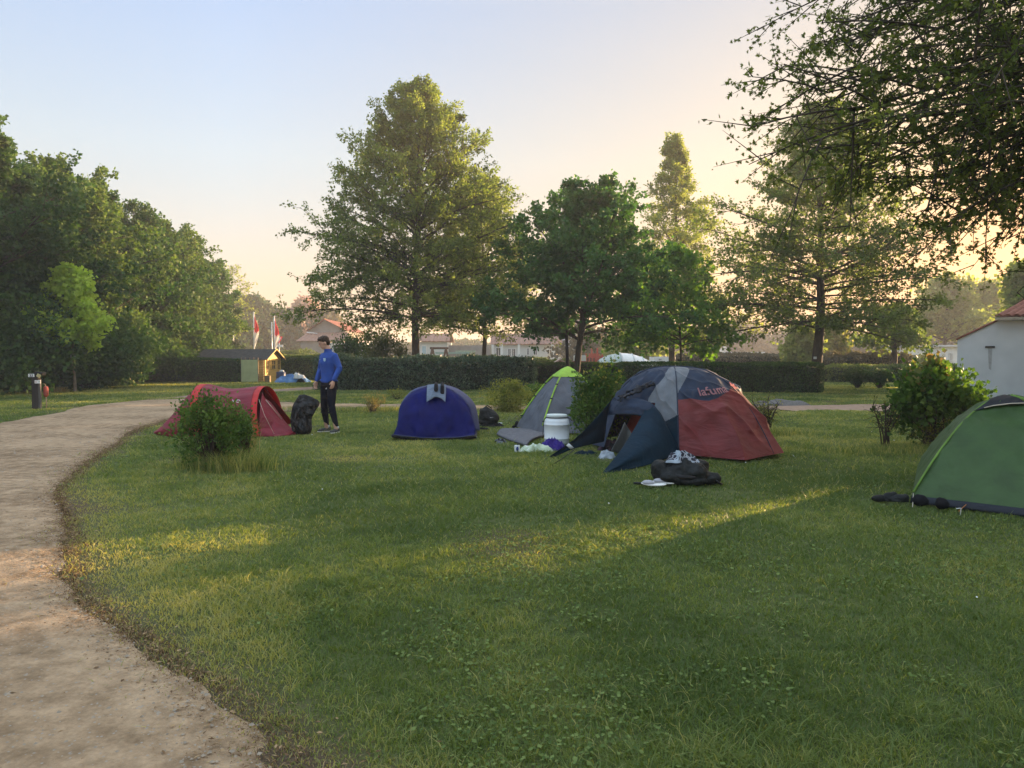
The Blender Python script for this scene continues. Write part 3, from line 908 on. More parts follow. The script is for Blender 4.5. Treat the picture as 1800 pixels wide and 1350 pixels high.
tree('maple_tree', 'dense dark green maple with a leaning trunk behind the lime topped tent', 'tree', (a.x, 33, 0), 9.0,
     [(0, 1.5), (.16, 2.6), (.3, 3.7), (.45, 3.9), (.6, 3.5), (.75, 2.8), (.9, 1.7), (1, .6)], M['maple'], seed=13, r0=.17, cb=.27, n1=40, n2=9, n3=5, nl=28, ls=.15,
     elev=(0, 62), lump=.45, wid=.46, start=.2, droop=.1, lean=(.05, 0), spread=.6)
a = P(1181, 640, 46)
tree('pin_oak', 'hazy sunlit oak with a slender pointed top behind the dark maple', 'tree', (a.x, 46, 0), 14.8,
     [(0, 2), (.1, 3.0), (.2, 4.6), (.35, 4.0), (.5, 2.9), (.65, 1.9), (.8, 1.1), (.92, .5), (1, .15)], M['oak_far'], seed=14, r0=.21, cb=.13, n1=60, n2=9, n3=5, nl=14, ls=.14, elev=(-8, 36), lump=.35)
a = P(1198, 640, 31.5)
tree('young_maple', 'small bright green maple with a thin stem right behind the big blue and red tent', 'tree', (a.x, 31.5, 0), 5.9,
     [(0, 1), (.24, 1.3), (.35, 2.0), (.55, 2.1), (.75, 1.6), (.9, .9), (1, .3)], M['maple_young'], seed=15, r0=.065, cb=.27, n1=26, n2=7, n3=4, nl=11, ls=.17,
     elev=(0, 55), lump=.4, wid=.46, start=.24, droop=.15)
a = G(1441, 688)
tf = tree('pin_oak', 'open see through oak with level branches and thick trunk beside the clipped hedge', 'tree', (a.x, a.y + .3, 0), 11.6,
          [(0, 1.5), (.1, 2.5), (.19, 4.1), (.32, 4.3), (.45, 4.2), (.6, 3.6), (.72, 2.9), (.85, 2.0), (.95, 1.1), (1, .3)], M['oak_open'], seed=16, r0=.23, cb=.17, n1=74, n2=10, n3=5, nl=19, ls=.12,
          elev=(-8, 38), lump=.35, start=.15, sag=.04, droop=.05)
mb = MB(); q = P(1435, 629, a.y + .05); mb.box((q.x - a.x - .06, -.27 - .3 + .3, q.z), (.12, .02, .1))
mb.build('name_tag', M['white'], tf)
a = G(132, 689)
ty = tree('young_maple', 'young lime green maple with thin stem and pale tag beside the dark hedgerow', 'tree', (a.x, a.y, 0), 4.9,
          [(0, .6), (.36, .7), (.5, 1.0), (.62, 1.35), (.75, 1.1), (.9, .6), (1, .2)], M['maple_lime'], seed=17, r0=.055, cb=.40, n1=24, n2=6, n3=4, nl=13, ls=.17,
          elev=(0, 60), lump=.45, wid=.48, start=.36, droop=.15, bark=M['bark_pale'])
mb = MB(); q = P(132, 627, a.y); mb.box((0, -.09, q.z), (.2, .02, .14)); mb.build('name_tag', M['white'], ty)

# dark hedgerow of big trees down the left side
WOOD = [(0, 2.6), (.1, 3.4), (.3, 4.1), (.5, 4.2), (.7, 3.6), (.85, 2.5), (1, .9)]
hr = [(-150, 27, 10.2, 'wood_leaf', 'hedgerow tree at the far left edge, partly out of view'),
      (-20, 30, 10.6, 'wood_leaf', 'dark hedgerow tree with the highest crown at the left edge of the photo'),
      (62, 33, 9.6, 'wood_leaf', 'dark leafy hedgerow tree rising straight above the numbered post'),
      (118, 36, 10.7, 'wood_leaf2', 'lighter yellow green hedgerow tree above the young lime maple'),
      (180, 40, 9.9, 'wood_leaf', 'hedgerow tree standing over the pale blossoming shrub'),
      (240, 44, 10.3, 'wood_leaf', 'round topped hedgerow tree midway down the dark tree row'),
      (292, 48, 10.0, 'wood_leaf2', 'olive hedgerow tree above the green mesh fence'),
      (338, 54, 10.4, 'wood_leaf', 'hedgerow tree above the square clipped hedge'),
      (362, 59, 9.1, 'wood_leaf', 'last full crowned tree at the right end of the dark tree row')]
for k, (px, Y, H, lm, lab) in enumerate(hr):
    a = P(px, 640, Y)
    sc_ = H / 10.5
    tree('hedgerow_tree', lab, 'tree', (a.x - .5, Y, 0), H, [(q, r_ * sc_ * (.95 if k < 7 else .6)) for q, r_ in WOOD], M[lm], seed=30 + k, r0=.24, cb=.06, n1=54, n2=9, n3=5, nl=22,
         ls=.17, elev=(-5, 60), lump=.45, group='trees of the dark hedgerow on the left', wid=.42, twig=.15)
a = P(385, 640, 66)
tree('leaning_tree', 'sparse thin branched tree leaning out right from the end of the dark tree row', 'tree', (a.x, 66, 0), 9.6,
     [(0, 1), (.4, 2), (.6, 2.8), (.8, 2.6), (1, .6)], M['oak_far'], seed=45, r0=.16, cb=.4, n1=20, n2=7, n3=5, nl=3, ls=.18, elev=(5, 45), lump=.5, lean=(.14, 0))
# undergrowth
ug = [(-40, 27.5, 2.6, 3.4, 'wood_leaf', 'dark undergrowth shrub at the left edge behind the grass verge'), (40, 30.0, 2.3, 3.0, 'wood_leaf', 'dark undergrowth shrub behind the numbered post'),
      (95, 31.5, 2.2, 3.2, 'wood_leaf', 'shrub left of the young maple stem at the foot of the hedgerow'), (150, 33.5, 2.2, 3.4, 'wood_leaf', 'shrub right of the young maple stem at the foot of the hedgerow'),
      (195, 36.5, 2.1, 2.8, 'wood_leaf', 'low dark shrub left of the pale blossoming shrub'), (258, 42.0, 2.3, 2.8, 'wood_leaf', 'shrub right of the pale blossoming shrub'),
      (300, 47.0, 2.5, 3.6, 'wood_leaf', 'shrub behind the green mesh fence'), (345, 52.0, 2.4, 4.0, 'wood_leaf2', 'shrub above the square clipped hedge'),
      (366, 56, 1.8, 4.2, 'wood_leaf', 'tall shrub left of the garden shed roof')]
for k, (px, Y, rx, H, lm, lab) in enumerate(ug):
    a = P(px, 640, Y)
    bush('undergrowth_shrub', lab, (a.x, Y, 0), rx, 1.4, H, M[lm], seed=60 + k, n=9500, ls=.16, group='undergrowth shrubs along the hedgerow', lumps=11, zb=.02, wid=.42)
a = P(218, 640, 38.5)
bush('hawthorn', 'shrub with pale cream blossom lit by the sun in front of the dark hedgerow', (a.x, 38.5, 0), 1.0, .8, 2.8, M['wood_leaf2'], seed=71, n=5000, ls=.11, lumps=7, zb=.05, tip=M['blossom'])
a = P(192, 640, 37.6)
bush('hawthorn', 'small creamy flowering shrub low at the hedgerow foot, left of the taller one', (a.x + .9, 37.9, 0), .55, .5, 1.5, M['blossom'], seed=72, n=1600, ls=.09, lumps=5, zb=.25)

# near oak whose branches hang in from the right
TB = (9.6, 7.6, 0)
ends = [(1300, 292, 8.2, 5.0), (1318, 250, 8.6, 5.2), (1335, 205, 8.9, 5.6), (1360, 172, 8.4, 5.8), (1372, 120, 8.7, 6.1), (1395, 15, 8.2, 6.8), (1432, 60, 9.4, 6.4), (1420, -60, 9.0, 7.2),
        (1470, 150, 9.8, 5.8), (1420, 330, 8.8, 4.8), (1490, 300, 9.6, 4.7), (1560, 310, 8.4, 4.6), (1540, 230, 7.9, 5.0), (1600, 345, 9.2, 4.3), (1650, 400, 8.6, 4.0), (1690, 395, 9.4, 4.0),
        (1740, 350, 8.0, 4.0), (1795, 430, 8.3, 3.8), (1850, 470, 7.6, 3.8), (1620, 150, 7.4, 5.4), (1560, 20, 7.8, 6.3), (1680, 240, 7.6, 4.7), (1700, 60, 7.2, 5.9), (1640, -40, 8.6, 6.6),
        (1500, -80, 8.4, 7.0), (1780, 200, 7.0, 4.6), (1760, 20, 8.8, 5.5), (1820, 320, 8.8, 4.2), (1590, 250, 10.2, 5.2), (1520, 80, 10.0, 6.2), (1640, 330, 10.4, 4.6), (1740, 120, 9.8, 5.4),
        (1450, 20, 10, 6.6), (1395, 235, 9.6, 5.5), (1460, 250, 8.0, 5.0)]
pr_ = []
for px, py, Y, zs in ends:
    c = P(px, py, Y); c = c.lerp(Vector((TB[0], TB[1], zs)), .11 if px < 1480 else .03) + Vector((0, 0, .08)); pr_.append(((TB[0], TB[1], zs), tuple(c)))
for k in range(9):           # limbs away from the view
    an = random.uniform(-1.9, .6); rr = random.uniform(3, 4.5); z = random.uniform(5, 9)
    pr_.append(((TB[0], TB[1], z), (TB[0] + math.cos(an) * rr, TB[1] + math.sin(an) * rr, z + random.uniform(-.5, 1))))
tree('overhanging_oak', 'near oak with dark drooping branches and pointed leaves hanging into the upper right', 'tree', TB, 10.5, OAK, M['oak_near'], seed=91,
     r0=.26, prims=pr_, n2=15, n3=7, nl=15, ls=.050, lobes=5, wid=.18, twig=.08, spread=1.0, droop=.10, sag=.05, start=.3, l2k=.80)

# far trees
def far_tree(px, Y, ytop, wpx, leafm, lab, seed, dens=1.0, name='distant_tree', nl=9, cb=.06, group=None):
    a = P(px, 640, Y); H = CAMH + (HZ - ytop) / F * Y; rr = wpx / F * Y / 2
    return tree(name, lab, 'tree', (a.x, Y, 0), H, [(0, rr * .7), (.2, rr), (.5, rr), (.8, rr * .65), (1, rr * .25)], leafm, seed=seed, r0=.25, cb=cb, n1=34, n2=7, n3=5, nl=int(nl * dens),
                ls=Y * .0052, elev=(0, 60), lump=.35, group=group, wid=.45, twig=.3)


far_tree(405, 105, 535, 75, M['far_leaf'], 'distant dark tree left of the two flags', 101, 1.2)
far_tree(448, 112, 527, 85, M['far_leaf'], 'distant dark round tree directly behind the left flag', 102, 1.2)
far_tree(496, 118, 552, 60, M['far_leaf'], 'distant tree right of the second flag, sloping down to the road sign', 103, 1.2)
far_tree(536, 135, 528, 66, M['blossom_pink'], 'distant leafless pinkish tree behind the grey gabled house', 104, .34, cb=.25)
far_tree(575, 120, 552, 60, M['far_brown'], 'distant brownish tree behind the grey gable of the red roofed house', 105, .7)
far_tree(1050, 85, 582, 120, M['far_brown'], 'hazy tree in front of the white houses below the dark maple', 106, .45, cb=.2)
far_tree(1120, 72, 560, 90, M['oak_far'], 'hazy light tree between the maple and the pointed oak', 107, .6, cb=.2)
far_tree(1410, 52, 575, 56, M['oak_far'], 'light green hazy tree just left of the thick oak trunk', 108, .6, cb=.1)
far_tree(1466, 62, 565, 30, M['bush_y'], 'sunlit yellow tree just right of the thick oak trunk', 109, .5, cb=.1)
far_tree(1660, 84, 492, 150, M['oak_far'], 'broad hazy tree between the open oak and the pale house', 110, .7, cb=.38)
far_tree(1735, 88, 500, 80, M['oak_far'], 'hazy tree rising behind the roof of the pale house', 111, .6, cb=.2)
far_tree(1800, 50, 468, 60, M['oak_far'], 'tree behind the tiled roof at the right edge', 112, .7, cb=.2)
far_tree(1570, 47, 545, 100, M['oak_open'], 'low spreading tree with a short dark trunk in front of the white mobile home', 113, .6, cb=.5)
tree('hedgerow_tree', 'dense tree added behind the pale house, outside the view, to shade the tents', 'tree', (34.6, 41.6, 0), 9.5, [(q, r_ * .82) for q, r_ in WOOD], M['wood_leaf'], seed=140, r0=.24, cb=.06, n1=54, n2=9, n3=5, nl=11, ls=.3, elev=(-5, 60), wid=.45)  # unseen tree added to keep the bush and red tent in shade
a = P(648, 640, 39)
bush('conical_shrub', 'leafy shrub lit yellow under the left side of the tallest oak', (a.x + .8, 39, 0), 1.2, 1.0, 2.9, M['hedge3'], seed=121, n=6000, ls=.12, lumps=8, zb=.02)
a = P(620, 640, 41)
bush('conical_shrub', 'dark shrub behind the laurel hedge beside the red roofed house', (a.x, 41, 0), 1.2, 1.0, 2.9, M['wood_leaf'], seed=122, n=6000, ls=.12, lumps=8, zb=.02)


def wood_mass(name, label, pts, depth, H, leafm, seed, n=26000, ls=.8):
    r = np.random.default_rng(seed)
    p = np.array(pts, float); t = r.random(n) * (len(p) - 1); i = t.astype(int); f = (t - i)[:, None]
    c = p[i] * (1 - f) + p[i + 1] * f
    hh = H * (.55 + .6 * vn2(t * 5, 0, seed)) ; z = hh * r.random(n) ** .6
    q = np.stack([c[:, 0] + r.normal(0, 1, n), c[:, 1] + r.normal(0, depth / 3, n), z], -1)
    V, F_, k = leafmesh(q, r.normal(0, 1, (n, 3)) + [0, 0, .3], ls * (.6 + .8 * r.random(n)), r, wid=.5)
    return tag(np_mesh(name, V, F_, leafm, tint=r.random(n) * .6 + .2), label, 'wood', kind='stuff')


wood_mass('far_wood', 'hazy brown wood along the horizon behind the mobile homes', [(P(960, 640, 190).x, 195), (P(1200, 640, 180).x, 182), (P(1400, 640, 170).x, 172), (P(1700, 640, 150).x, 152), (P(2000, 640, 130).x, 140)], 14, 8.5, M['far_brown'], 131, 42000, .8)
wood_mass('far_wood', 'distant grey green wood behind the red roofed house', [(P(340, 640, 170).x, 150), (P(600, 640, 200).x, 200), (P(960, 640, 210).x, 205)], 14, 6.5, M['far_leaf'], 132, 26000, .8)

# added unseen at right: hedge and raised crowns, gapped to shape shade and sun streak
BA, BB = (14.2, 18.55), (46, 30.1)
hedge('added_shade_hedge', 'added hedge out of view on the right that shades the pitch', BA, BB, 1.0, 2.25, M['hedge2'], 141, ls=.09, dens=200, rough=.01, rnd=.05)
pl = hedge('added_shade_row', 'added row of tree crowns out of view, raised above the added hedge for shade', BA, BB, 1.2, 7.0, M['hedge2'], 142, cat='added tree row', ls=.2, dens=60, rough=.03, rnd=.1)
pl.location.z = 3.25
for k in range(9):
    mb = MB(); xx = -15 + k * 3.75; mb.tube([(xx, 0, -3.25), (xx, 0, .5)], .09, 8); mb.build('trunk', M['bark'], pl)

# ------------------------------------------------------------------ hedges
def hpx(px, Y): return (P(px, 640, Y).x, Y)
hedge('laurel_hedge', 'long dark laurel hedge behind the blue tent and the standing man', (hpx(560, 32.2)), (hpx(938, 32.2)), 1.7, 1.36, M['hedge'], 151, ls=.085, dens=620, rough=.10)
hedge('clipped_hedge', 'long smooth clipped hedge behind the big blue and red tent', hpx(1090, 30.6), hpx(1437, 29.8), 1.5, 1.15, M['hedge2'], 152, ls=.055, dens=1200, rough=.035, rnd=.1)
hedge('clipped_hedge', 'darker clipped hedge set back between the laurel hedge and the maple stake', hpx(925, 36.5), hpx(1125, 35.5), 1.4, 1.12, M['hedge2'], 153, ls=.06, dens=900, rough=.04, rnd=.1)
hedge('square_hedge', 'short square clipped hedge left of the green screened panel by the shed', hpx(333, 42.5), hpx(424, 42.5), 1.3, 1.32, M['hedge2'], 154, ls=.07, dens=700, rough=.03, rnd=.06)
hedge('sunlit_hedge', 'yellow topped hedge between the shed and the laurel hedge', hpx(492, 46.5), hpx(575, 45.5), 1.5, 1.5, M['hedge3'], 155, ls=.08, dens=600, rough=.07)
hedge('low_hedge', 'low hedge in front of the round road sign', hpx(488, 66), hpx(540, 64), 2.0, 1.9, M['hedge3'], 156, ls=.13, dens=200, rough=.15)
hedge('low_hedge', 'low grey green hedge between the laurel hedge and the white house', hpx(735, 58), hpx(960, 58), 1.6, 1.25, M['hedge3'], 157, ls=.13, dens=240, rough=.08)
hedge('low_hedge', 'hedge end just left of the red playhouse', hpx(900, 46), hpx(1000, 46), 1.4, 1.25, M['hedge3'], 158, ls=.10, dens=300, rough=.07)
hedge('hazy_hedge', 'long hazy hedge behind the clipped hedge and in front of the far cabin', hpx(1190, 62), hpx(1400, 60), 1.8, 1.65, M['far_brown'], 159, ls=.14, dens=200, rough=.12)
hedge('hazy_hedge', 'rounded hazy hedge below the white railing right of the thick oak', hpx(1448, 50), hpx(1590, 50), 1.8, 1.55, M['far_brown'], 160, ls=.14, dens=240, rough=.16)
hedge('hazy_hedge', 'low hedge behind the round clipped bushes', hpx(1455, 42), hpx(1690, 42), 1.3, .92, M['hedge3'], 161, ls=.10, dens=320, rough=.08)
for k, (px, Y, rr, H, lab) in enumerate([(1507, 34.0, .62, .92, 'round clipped bush nearest the thick oak trunk'), (1547, 33.6, .50, .84, 'small goblet shaped clipped bush, second from the thick oak trunk'),
                                         (1603, 34.4, .62, .95, 'dark clipped bush beside the red tipped shrub'), (1655, 35, .6, .95, 'clipped bush partly hidden behind the red tipped shrub')]):
    a = P(px, 640, Y)
    bush('topiary_bush', lab, (a.x, Y, 0), rr, rr, H, M['hedge2'], seed=170 + k, n=5200, ls=.055, lumps=14, zb=.28, group='round clipped bushes on the right')
a = P(1628, 640, 62); bush('topiary_bush', 'round grey green bush standing against the white mobile home', (a.x, 62, 0), 1.0, 1.0, 2.0, M['hedge3'], seed=175, n=3000, ls=.12, lumps=10, zb=.02)

# ------------------------------------------------------------------ shrubs on the pitch
a = G(372, 826)
bush('foreground_bush', 'dark green leafy bush in front of the red tent', (a.x, a.y, 0), .38, .36, .90, M['bush'], seed=181, n=5200, ls=.040, lumps=8, zb=.16, shape=.7)
a = G(425, 812)
bush('foreground_bush', 'smaller green side bush at the right end of the red tent bush', (a.x, a.y + .15, 0), .19, .2, .62, M['bush'], seed=182, n=1300, ls=.038, lumps=5, zb=.3)
a = G(1052, 778)
bush('leafy_bush', 'leafy bush with yellow tips between the lime topped tent and the big tent', (a.x, a.y + .1, 0), .44, .38, 1.18, M['bush'], seed=183, n=8500, ls=.05, lumps=9, zb=.05, tip=M['bush_y'], shape=.8)
a = G(1650, 792)
bush('leafy_bush', 'broad leaved bush with reddish young tips behind the green tent', (a.x + .1, a.y + .3, 0), .66, .5, 1.26, M['bush'], seed=184, n=4200, ls=.085, lumps=8, zb=.2, tip=M['bush_tip'], wid=.42, shape=.7)
a = G(1655, 790)
bush('low_shrub', 'low twiggy growth at the foot of the red tipped bush', (a.x, a.y, 0), .35, .3, .45, M['bush_y'], seed=185, n=900, ls=.03, lumps=6, zb=.05)
a = G(892, 724)
bush('low_shrub', 'fuzzy pale tipped shrub left of the lime topped tent', (a.x, a.y, 0), .62, .5, .78, M['bush_y'], seed=186, n=7000, ls=.05, lumps=9, zb=.0)
a = G(925, 715)
bush('low_shrub', 'small green shrub touching the lime topped tent', (a.x + .2, a.y + .2, 0), .5, .4, .66, M['bush'], seed=187, n=4000, ls=.05, lumps=7, zb=.0)
a = G(655, 725)
bush('flower_clump', 'small clump of dry reddish flower stalks beyond the man on the path edge', (a.x, a.y, 0), .28, .2, .55, M['stalk'], seed=188, n=700, ls=.05, lumps=6, zb=.0, wid=.15, up=1.5)
a = G(640, 712)
bush('flower_clump', 'low grassy clump with yellow flowers along the laurel hedge', (a.x + .5, a.y + 3, 0), .4, .2, .35, M['bush_y'], seed=189, n=500, ls=.05, lumps=6, zb=.0)


def bare_shrub(name, label, base, H, spread_, seed, n=14, tint=None, leafn=120):
    r = np.random.default_rng(seed)
    root = thing(name, label, 'shrub', tuple(base))
    S = np.stack([r.normal(0, .05, n), r.normal(0, .05, n), np.full(n, -.02)], -1)
    E = np.stack([r.normal(0, spread_, n), r.normal(0, spread_, n), H * (.6 + .4 * r.random(n))], -1)
    B = (S + E) / 2; B[:, :2] *= .45
    parts = [tubes(S, B, E, np.full(n, .012), np.full(n, .004), 6, 5)]
    i = np.repeat(np.arange(n), 9); u = (.45 + .55 * r.random(len(i)))[:, None]
    s = S[i] * (1 - u) ** 2 + 2 * B[i] * u * (1 - u) + E[i] * u ** 2
    d = unit(r.normal(0, 1, (len(i), 3)) + [0, 0, .7]); e = s + d * (.08 + .14 * r.random((len(i), 1)))
    parts.append(tubes(s, (s + e) / 2 + [0, 0, .01], e, np.full(len(i), .005), np.full(len(i), .002), 3, 4))
    V, F_ = join(parts)
    np_mesh('stems', V, F_, M['twig'], root, smooth=True)
    k = r.integers(0, len(i), leafn)
    V, F_, kk = leafmesh(e[k] + r.normal(0, .02, (leafn, 3)), r.normal(0, 1, (leafn, 3)), .03 * (.6 + r.random(leafn)), r)
    np_mesh('leaves', V, F_, M['bush_y'], root, tint=r.random(leafn))
    return root


a = G(1556, 789); bare_shrub('bare_shrub', 'small bare dead looking shrub standing alone between the two tents on the right', a, .72, .17, 191, 11, leafn=90)
a = G(1358, 762); bare_shrub('bare_shrub', 'thin nearly leafless shrub at the right end of the big blue and red tent', (a.x, a.y + .3, 0), .62, .2, 192, 16, leafn=500)


def tuft(name, label, base, rx, ry, H, n, seed, m, wdt=.006):
    r = np.random.default_rng(seed)
    x = r.normal(0, rx, n); y = r.normal(0, ry, n)
    h_ = H * (.4 + .6 * r.random(n))
    o = blades(x, y, h_, np.full(n, wdt), h_ * (.2 + .6 * r.random(n)), r, r.random(n), name, m)
    o.location = base
    return tag(o, label, 'long grass', kind='stuff')


a = G(400, 826); tuft('long_grass', 'long pale grass growing up around the foot of the red tent bush', (a.x, a.y, 0), .26, .16, .30, 2600, 195, M['grass'], .007)
a = G(415, 800); tuft('long_grass', 'tall straw coloured stalks in the red tent bush', (a.x, a.y, 0), .12, .10, .62, 420, 196, M['stalk'], .008)
a = G(1590, 795); tuft('long_grass', 'long grass between the bare shrub and the red tipped bush', (a.x, a.y, 0), .5, .15, .16, 2400, 197, M['grass'], .008)
a = G(1370, 765); tuft('long_grass', 'long grass under the thin shrub right of the big tent', (a.x, a.y, 0), .25, .15, .18, 900, 198, M['grass'], .008)
a = G(655, 722); tuft('long_grass', 'rough grass along the edge of the path beyond the blue tent', (a.x, a.y, 0), 1.2, .2, .16, 3600, 199, M['grass'], .012)
a = G(80, 690); tuft('long_grass', 'small brown tussock beside the numbered post', (a.x + .6, a.y, 0), .12, .1, .3, 200, 200, M['stalk'], .015)


# ================================================================== TENTS
def fabric(name, c, trans=.2, rough=.62, wr=.5, wscale=3.2, c2=None, stretch=(1, 1, 1), spec=.4, weave=True):
    """tent cloth: fine weave, soft pulled wrinkles, light shining through"""
    m, nt, b, out = new_mat(name)
    N = nt.nodes.new; L = nt.links.new
    tc = N('ShaderNodeTexCoord'); mp = N('ShaderNodeMapping'); mp.inputs['Scale'].default_value = stretch
    L(tc.outputs['Object'], mp.inputs['Vector'])
    nz = N('ShaderNodeTexNoise'); nz.inputs['Scale'].default_value = 5; nz.inputs['Detail'].default_value = 6
    L(tc.outputs['Object'], nz.inputs['Vector'])
    cr = N('ShaderNodeValToRGB'); c2 = c2 or tuple(x * 1.22 for x in c)
    cr.color_ramp.elements[0].color = (*[x * .82 for x in c], 1); cr.color_ramp.elements[1].color = (*c2, 1)
    cr.color_ramp.elements[0].position = .3; cr.color_ramp.elements[1].position = .7
    L(nz.outputs['Fac'], cr.inputs['Fac']); L(cr.outputs['Color'], b.inputs['Base Color'])
    b.inputs['Roughness'].default_value = rough; b.inputs['Specular IOR Level'].default_value = spec
    wv = N('ShaderNodeTexNoise'); wv.inputs['Scale'].default_value = wscale; wv.inputs['Detail'].default_value = 3; wv.inputs['Distortion'].default_value = .8
    L(mp.outputs['Vector'], wv.inputs['Vector'])
    w2 = N('ShaderNodeTexNoise'); w2.inputs['Scale'].default_value = wscale * 5; w2.inputs['Detail'].default_value = 4
    L(mp.outputs['Vector'], w2.inputs['Vector'])
    b1 = N('ShaderNodeBump'); b1.inputs['Strength'].default_value = wr; b1.inputs['Distance'].default_value = .05
    b2 = N('ShaderNodeBump'); b2.inputs['Strength'].default_value = wr * .6; b2.inputs['Distance'].default_value = .012
    L(wv.outputs['Fac'], b1.inputs['Height']); L(w2.outputs['Fac'], b2.inputs['Height']); L(b1.outputs['Normal'], b2.inputs['Normal'])
    L(b2.outputs['Normal'], b.inputs['Normal'])
    t = N('ShaderNodeBsdfTranslucent'); L(cr.outputs['Color'], t.inputs['Color']); L(b2.outputs['Normal'], t.inputs['Normal'])
    mx = N('ShaderNodeMixShader'); mx.inputs[0].default_value = trans
    L(b.outputs[0], mx.inputs[1]); L(t.outputs[0], mx.inputs[2]); L(mx.outputs[0], out.inputs['Surface'])
    return m


M['t_navy'] = fabric('navy_tent_cloth', (.020, .032, .060), .07, spec=.2, rough=.7)
M['t_teal'] = fabric('porch_blue_cloth', (.005, .019, .034), .05, spec=.08, rough=.8, stretch=(1.5, 1.5, .5))
M['t_grey'] = fabric('grey_tent_cloth', (.13, .145, .165), .1)
M['t_red'] = fabric('brick_red_tent_cloth', (.145, .018, .018), .1, stretch=(.6, 1, 1.8), wr=.8)
M['t_redin'] = fabric('inner_red_cloth', (.42, .035, .022), .3)
M['t_mesh'] = fabric('inner_grey_cloth', (.16, .17, .17), .3)
M['t_blue'] = fabric('royal_blue_tent_cloth', (.004, .007, .080), .05, spec=.1, rough=.75, wr=.8, stretch=(1.4, 1.4, .5))
M['t_lilac'] = fabric('lilac_tent_cloth', (.045, .055, .13), .1)
M['t_crim'] = fabric('crimson_tent_cloth', (.19, .008, .022), .12, wr=.7, stretch=(.7, 1, 2.2))
M['t_scar'] = fabric('scarlet_tent_cloth', (.50, .02, .02), .2)
M['t_slate'] = fabric('slate_tent_cloth', (.080, .090, .112), .1, wr=.5)
M['t_lime'] = fabric('lime_tent_cloth', (.34, .56, .06), .25, wr=.3)
M['t_green'] = fabric('green_tent_cloth', (.036, .076, .018), .08, wr=.8, stretch=(.8, .8, 1))
M['t_ygreen'] = fabric('yellow_green_cloth', (.17, .30, .05), .3)
M['t_black'] = fabric('black_tent_cloth', (.006, .009, .017), .05, wr=.7)
M['dull_white'] = mat('dull_white', (.5, .52, .52), .8, .1, 10)


def loft(curves, nu, nv, name, mats, parent=None, fn=None, mf=None, thick=.004, closed=False):
    """smooth surface through rows of 3-D points; rows resampled to nu, and across to nv"""
    def cr1(p, n):
        p = np.asarray(p, float); d = np.r_[0, np.cumsum(np.linalg.norm(np.diff(p, axis=0), axis=1).clip(1e-4))]
        t = np.linspace(0, d[-1], n); i = np.clip(np.searchsorted(d, t, side='right') - 1, 0, len(p) - 2)
        u = ((t - d[i]) / (d[i + 1] - d[i]))[:, None]
        pe = np.vstack([2 * p[0] - p[1], p, 2 * p[-1] - p[-2]]); a, b, c, e = pe[i], pe[i + 1], pe[i + 2], pe[i + 3]
        return .5 * ((2 * b) + (c - a) * u + (2 * a - 5 * b + 4 * c - e) * u ** 2 + (-a + 3 * b - 3 * c + e) * u ** 3)
    rows = np.array([cr1(c, nu) for c in curves])
    if len(rows) == 2:
        t = np.linspace(0, 1, nv)[:, None, None]; S = rows[0][None] * (1 - t) + rows[1][None] * t
    else:
        S = np.stack([cr1(rows[:, k], nv) for k in range(nu)], 1)
    uu, vv = np.meshgrid(np.linspace(0, 1, nu), np.linspace(0, 1, nv))
    if fn is not None: S = fn(S, uu, vv)
    V = S.reshape(-1, 3)
    jj, ii = np.meshgrid(np.arange(nv - 1), np.arange(nu - 1), indexing='ij')
    F_ = np.stack([jj * nu + ii, jj * nu + ii + 1, (jj + 1) * nu + ii + 1, (jj + 1) * nu + ii], -1).reshape(-1, 4)
    mi = None
    if mf is not None: mi = mf((ii.ravel() + .5) / (nu - 1), (jj.ravel() + .5) / (nv - 1))
    o = np_mesh(name, V, F_, mats, parent, smooth=True, midx=mi)
    if thick:
        s_ = o.modifiers.new('cloth', 'SOLIDIFY'); s_.thickness = thick; s_.offset = 0
    return o


def wrinkle(amp, fx, fy, seed, axis=1):
    def f(S, u, v):
        n = (vn2(u * fx + seed, v * fy, seed) - .5) + .5 * (vn2(u * fx * 2.3, v * fy * 2.3 + seed, seed + 1) - .5)
        n = n * .8 + .55 * (1 - np.abs(np.sin(u * fx * 2.2 + v * (2 + seed % 5) + 2.4 * vn2(u * 3 + seed, v * 4, seed + 3)))) ** 5 * vn2(u * 4, v * 3 + seed, seed + 6)
        e = np.minimum(1, np.minimum(np.minimum(u, 1 - u), np.minimum(v, 1 - v)) * 14)
        S = S.copy(); S[..., axis] += n * amp * e
        return S
    return f


def peg(parent, p, d=(.05, -.05)):
    mb = MB(); mb.tube([(p[0], p[1], p[2] + .03), (p[0] + d[0], p[1] + d[1], p[2] - .05)], .004, 5)
    return mb.build('peg', M['metal'], parent)


def rope(parent, a, b, r=.004, m=None, name='guy_rope'):
    mb = MB(); a = Vector(a); b = Vector(b)
    mb.tube([a, a.lerp(b, .5) - Vector((0, 0, .01)), b], r, 5)
    return mb.build(name, m or M['rope'], parent)


def text_mesh(body, size, extrude=.0, bold=0.0):
    c = bpy.data.curves.new('lettering', 'FONT'); c.body = body; c.size = size; c.align_x = 'CENTER'; c.offset = bold
    c.extrude = extrude
    o = bpy.data.objects.new('lettering', c); col.objects.link(o)
    dg = bpy.context.evaluated_depsgraph_get()
    me = bpy.data.meshes.new_from_object(o.evaluated_get(dg))
    bpy.data.objects.remove(o, do_unlink=True)
    return me


def put_text(body, size, m, parent, name='lettering', fn=None, matrix=None, bold=.0):
    me = text_mesh(body, size, 0, bold)
    me.materials.clear(); me.materials.append(m)
    if fn:
        for v in me.vertices: v.co = fn(v.co.x, v.co.y)
    if matrix is not None: me.transform(matrix)
    o = bpy.data.objects.new(name, me); col.objects.link(o); o.parent = parent
    return o


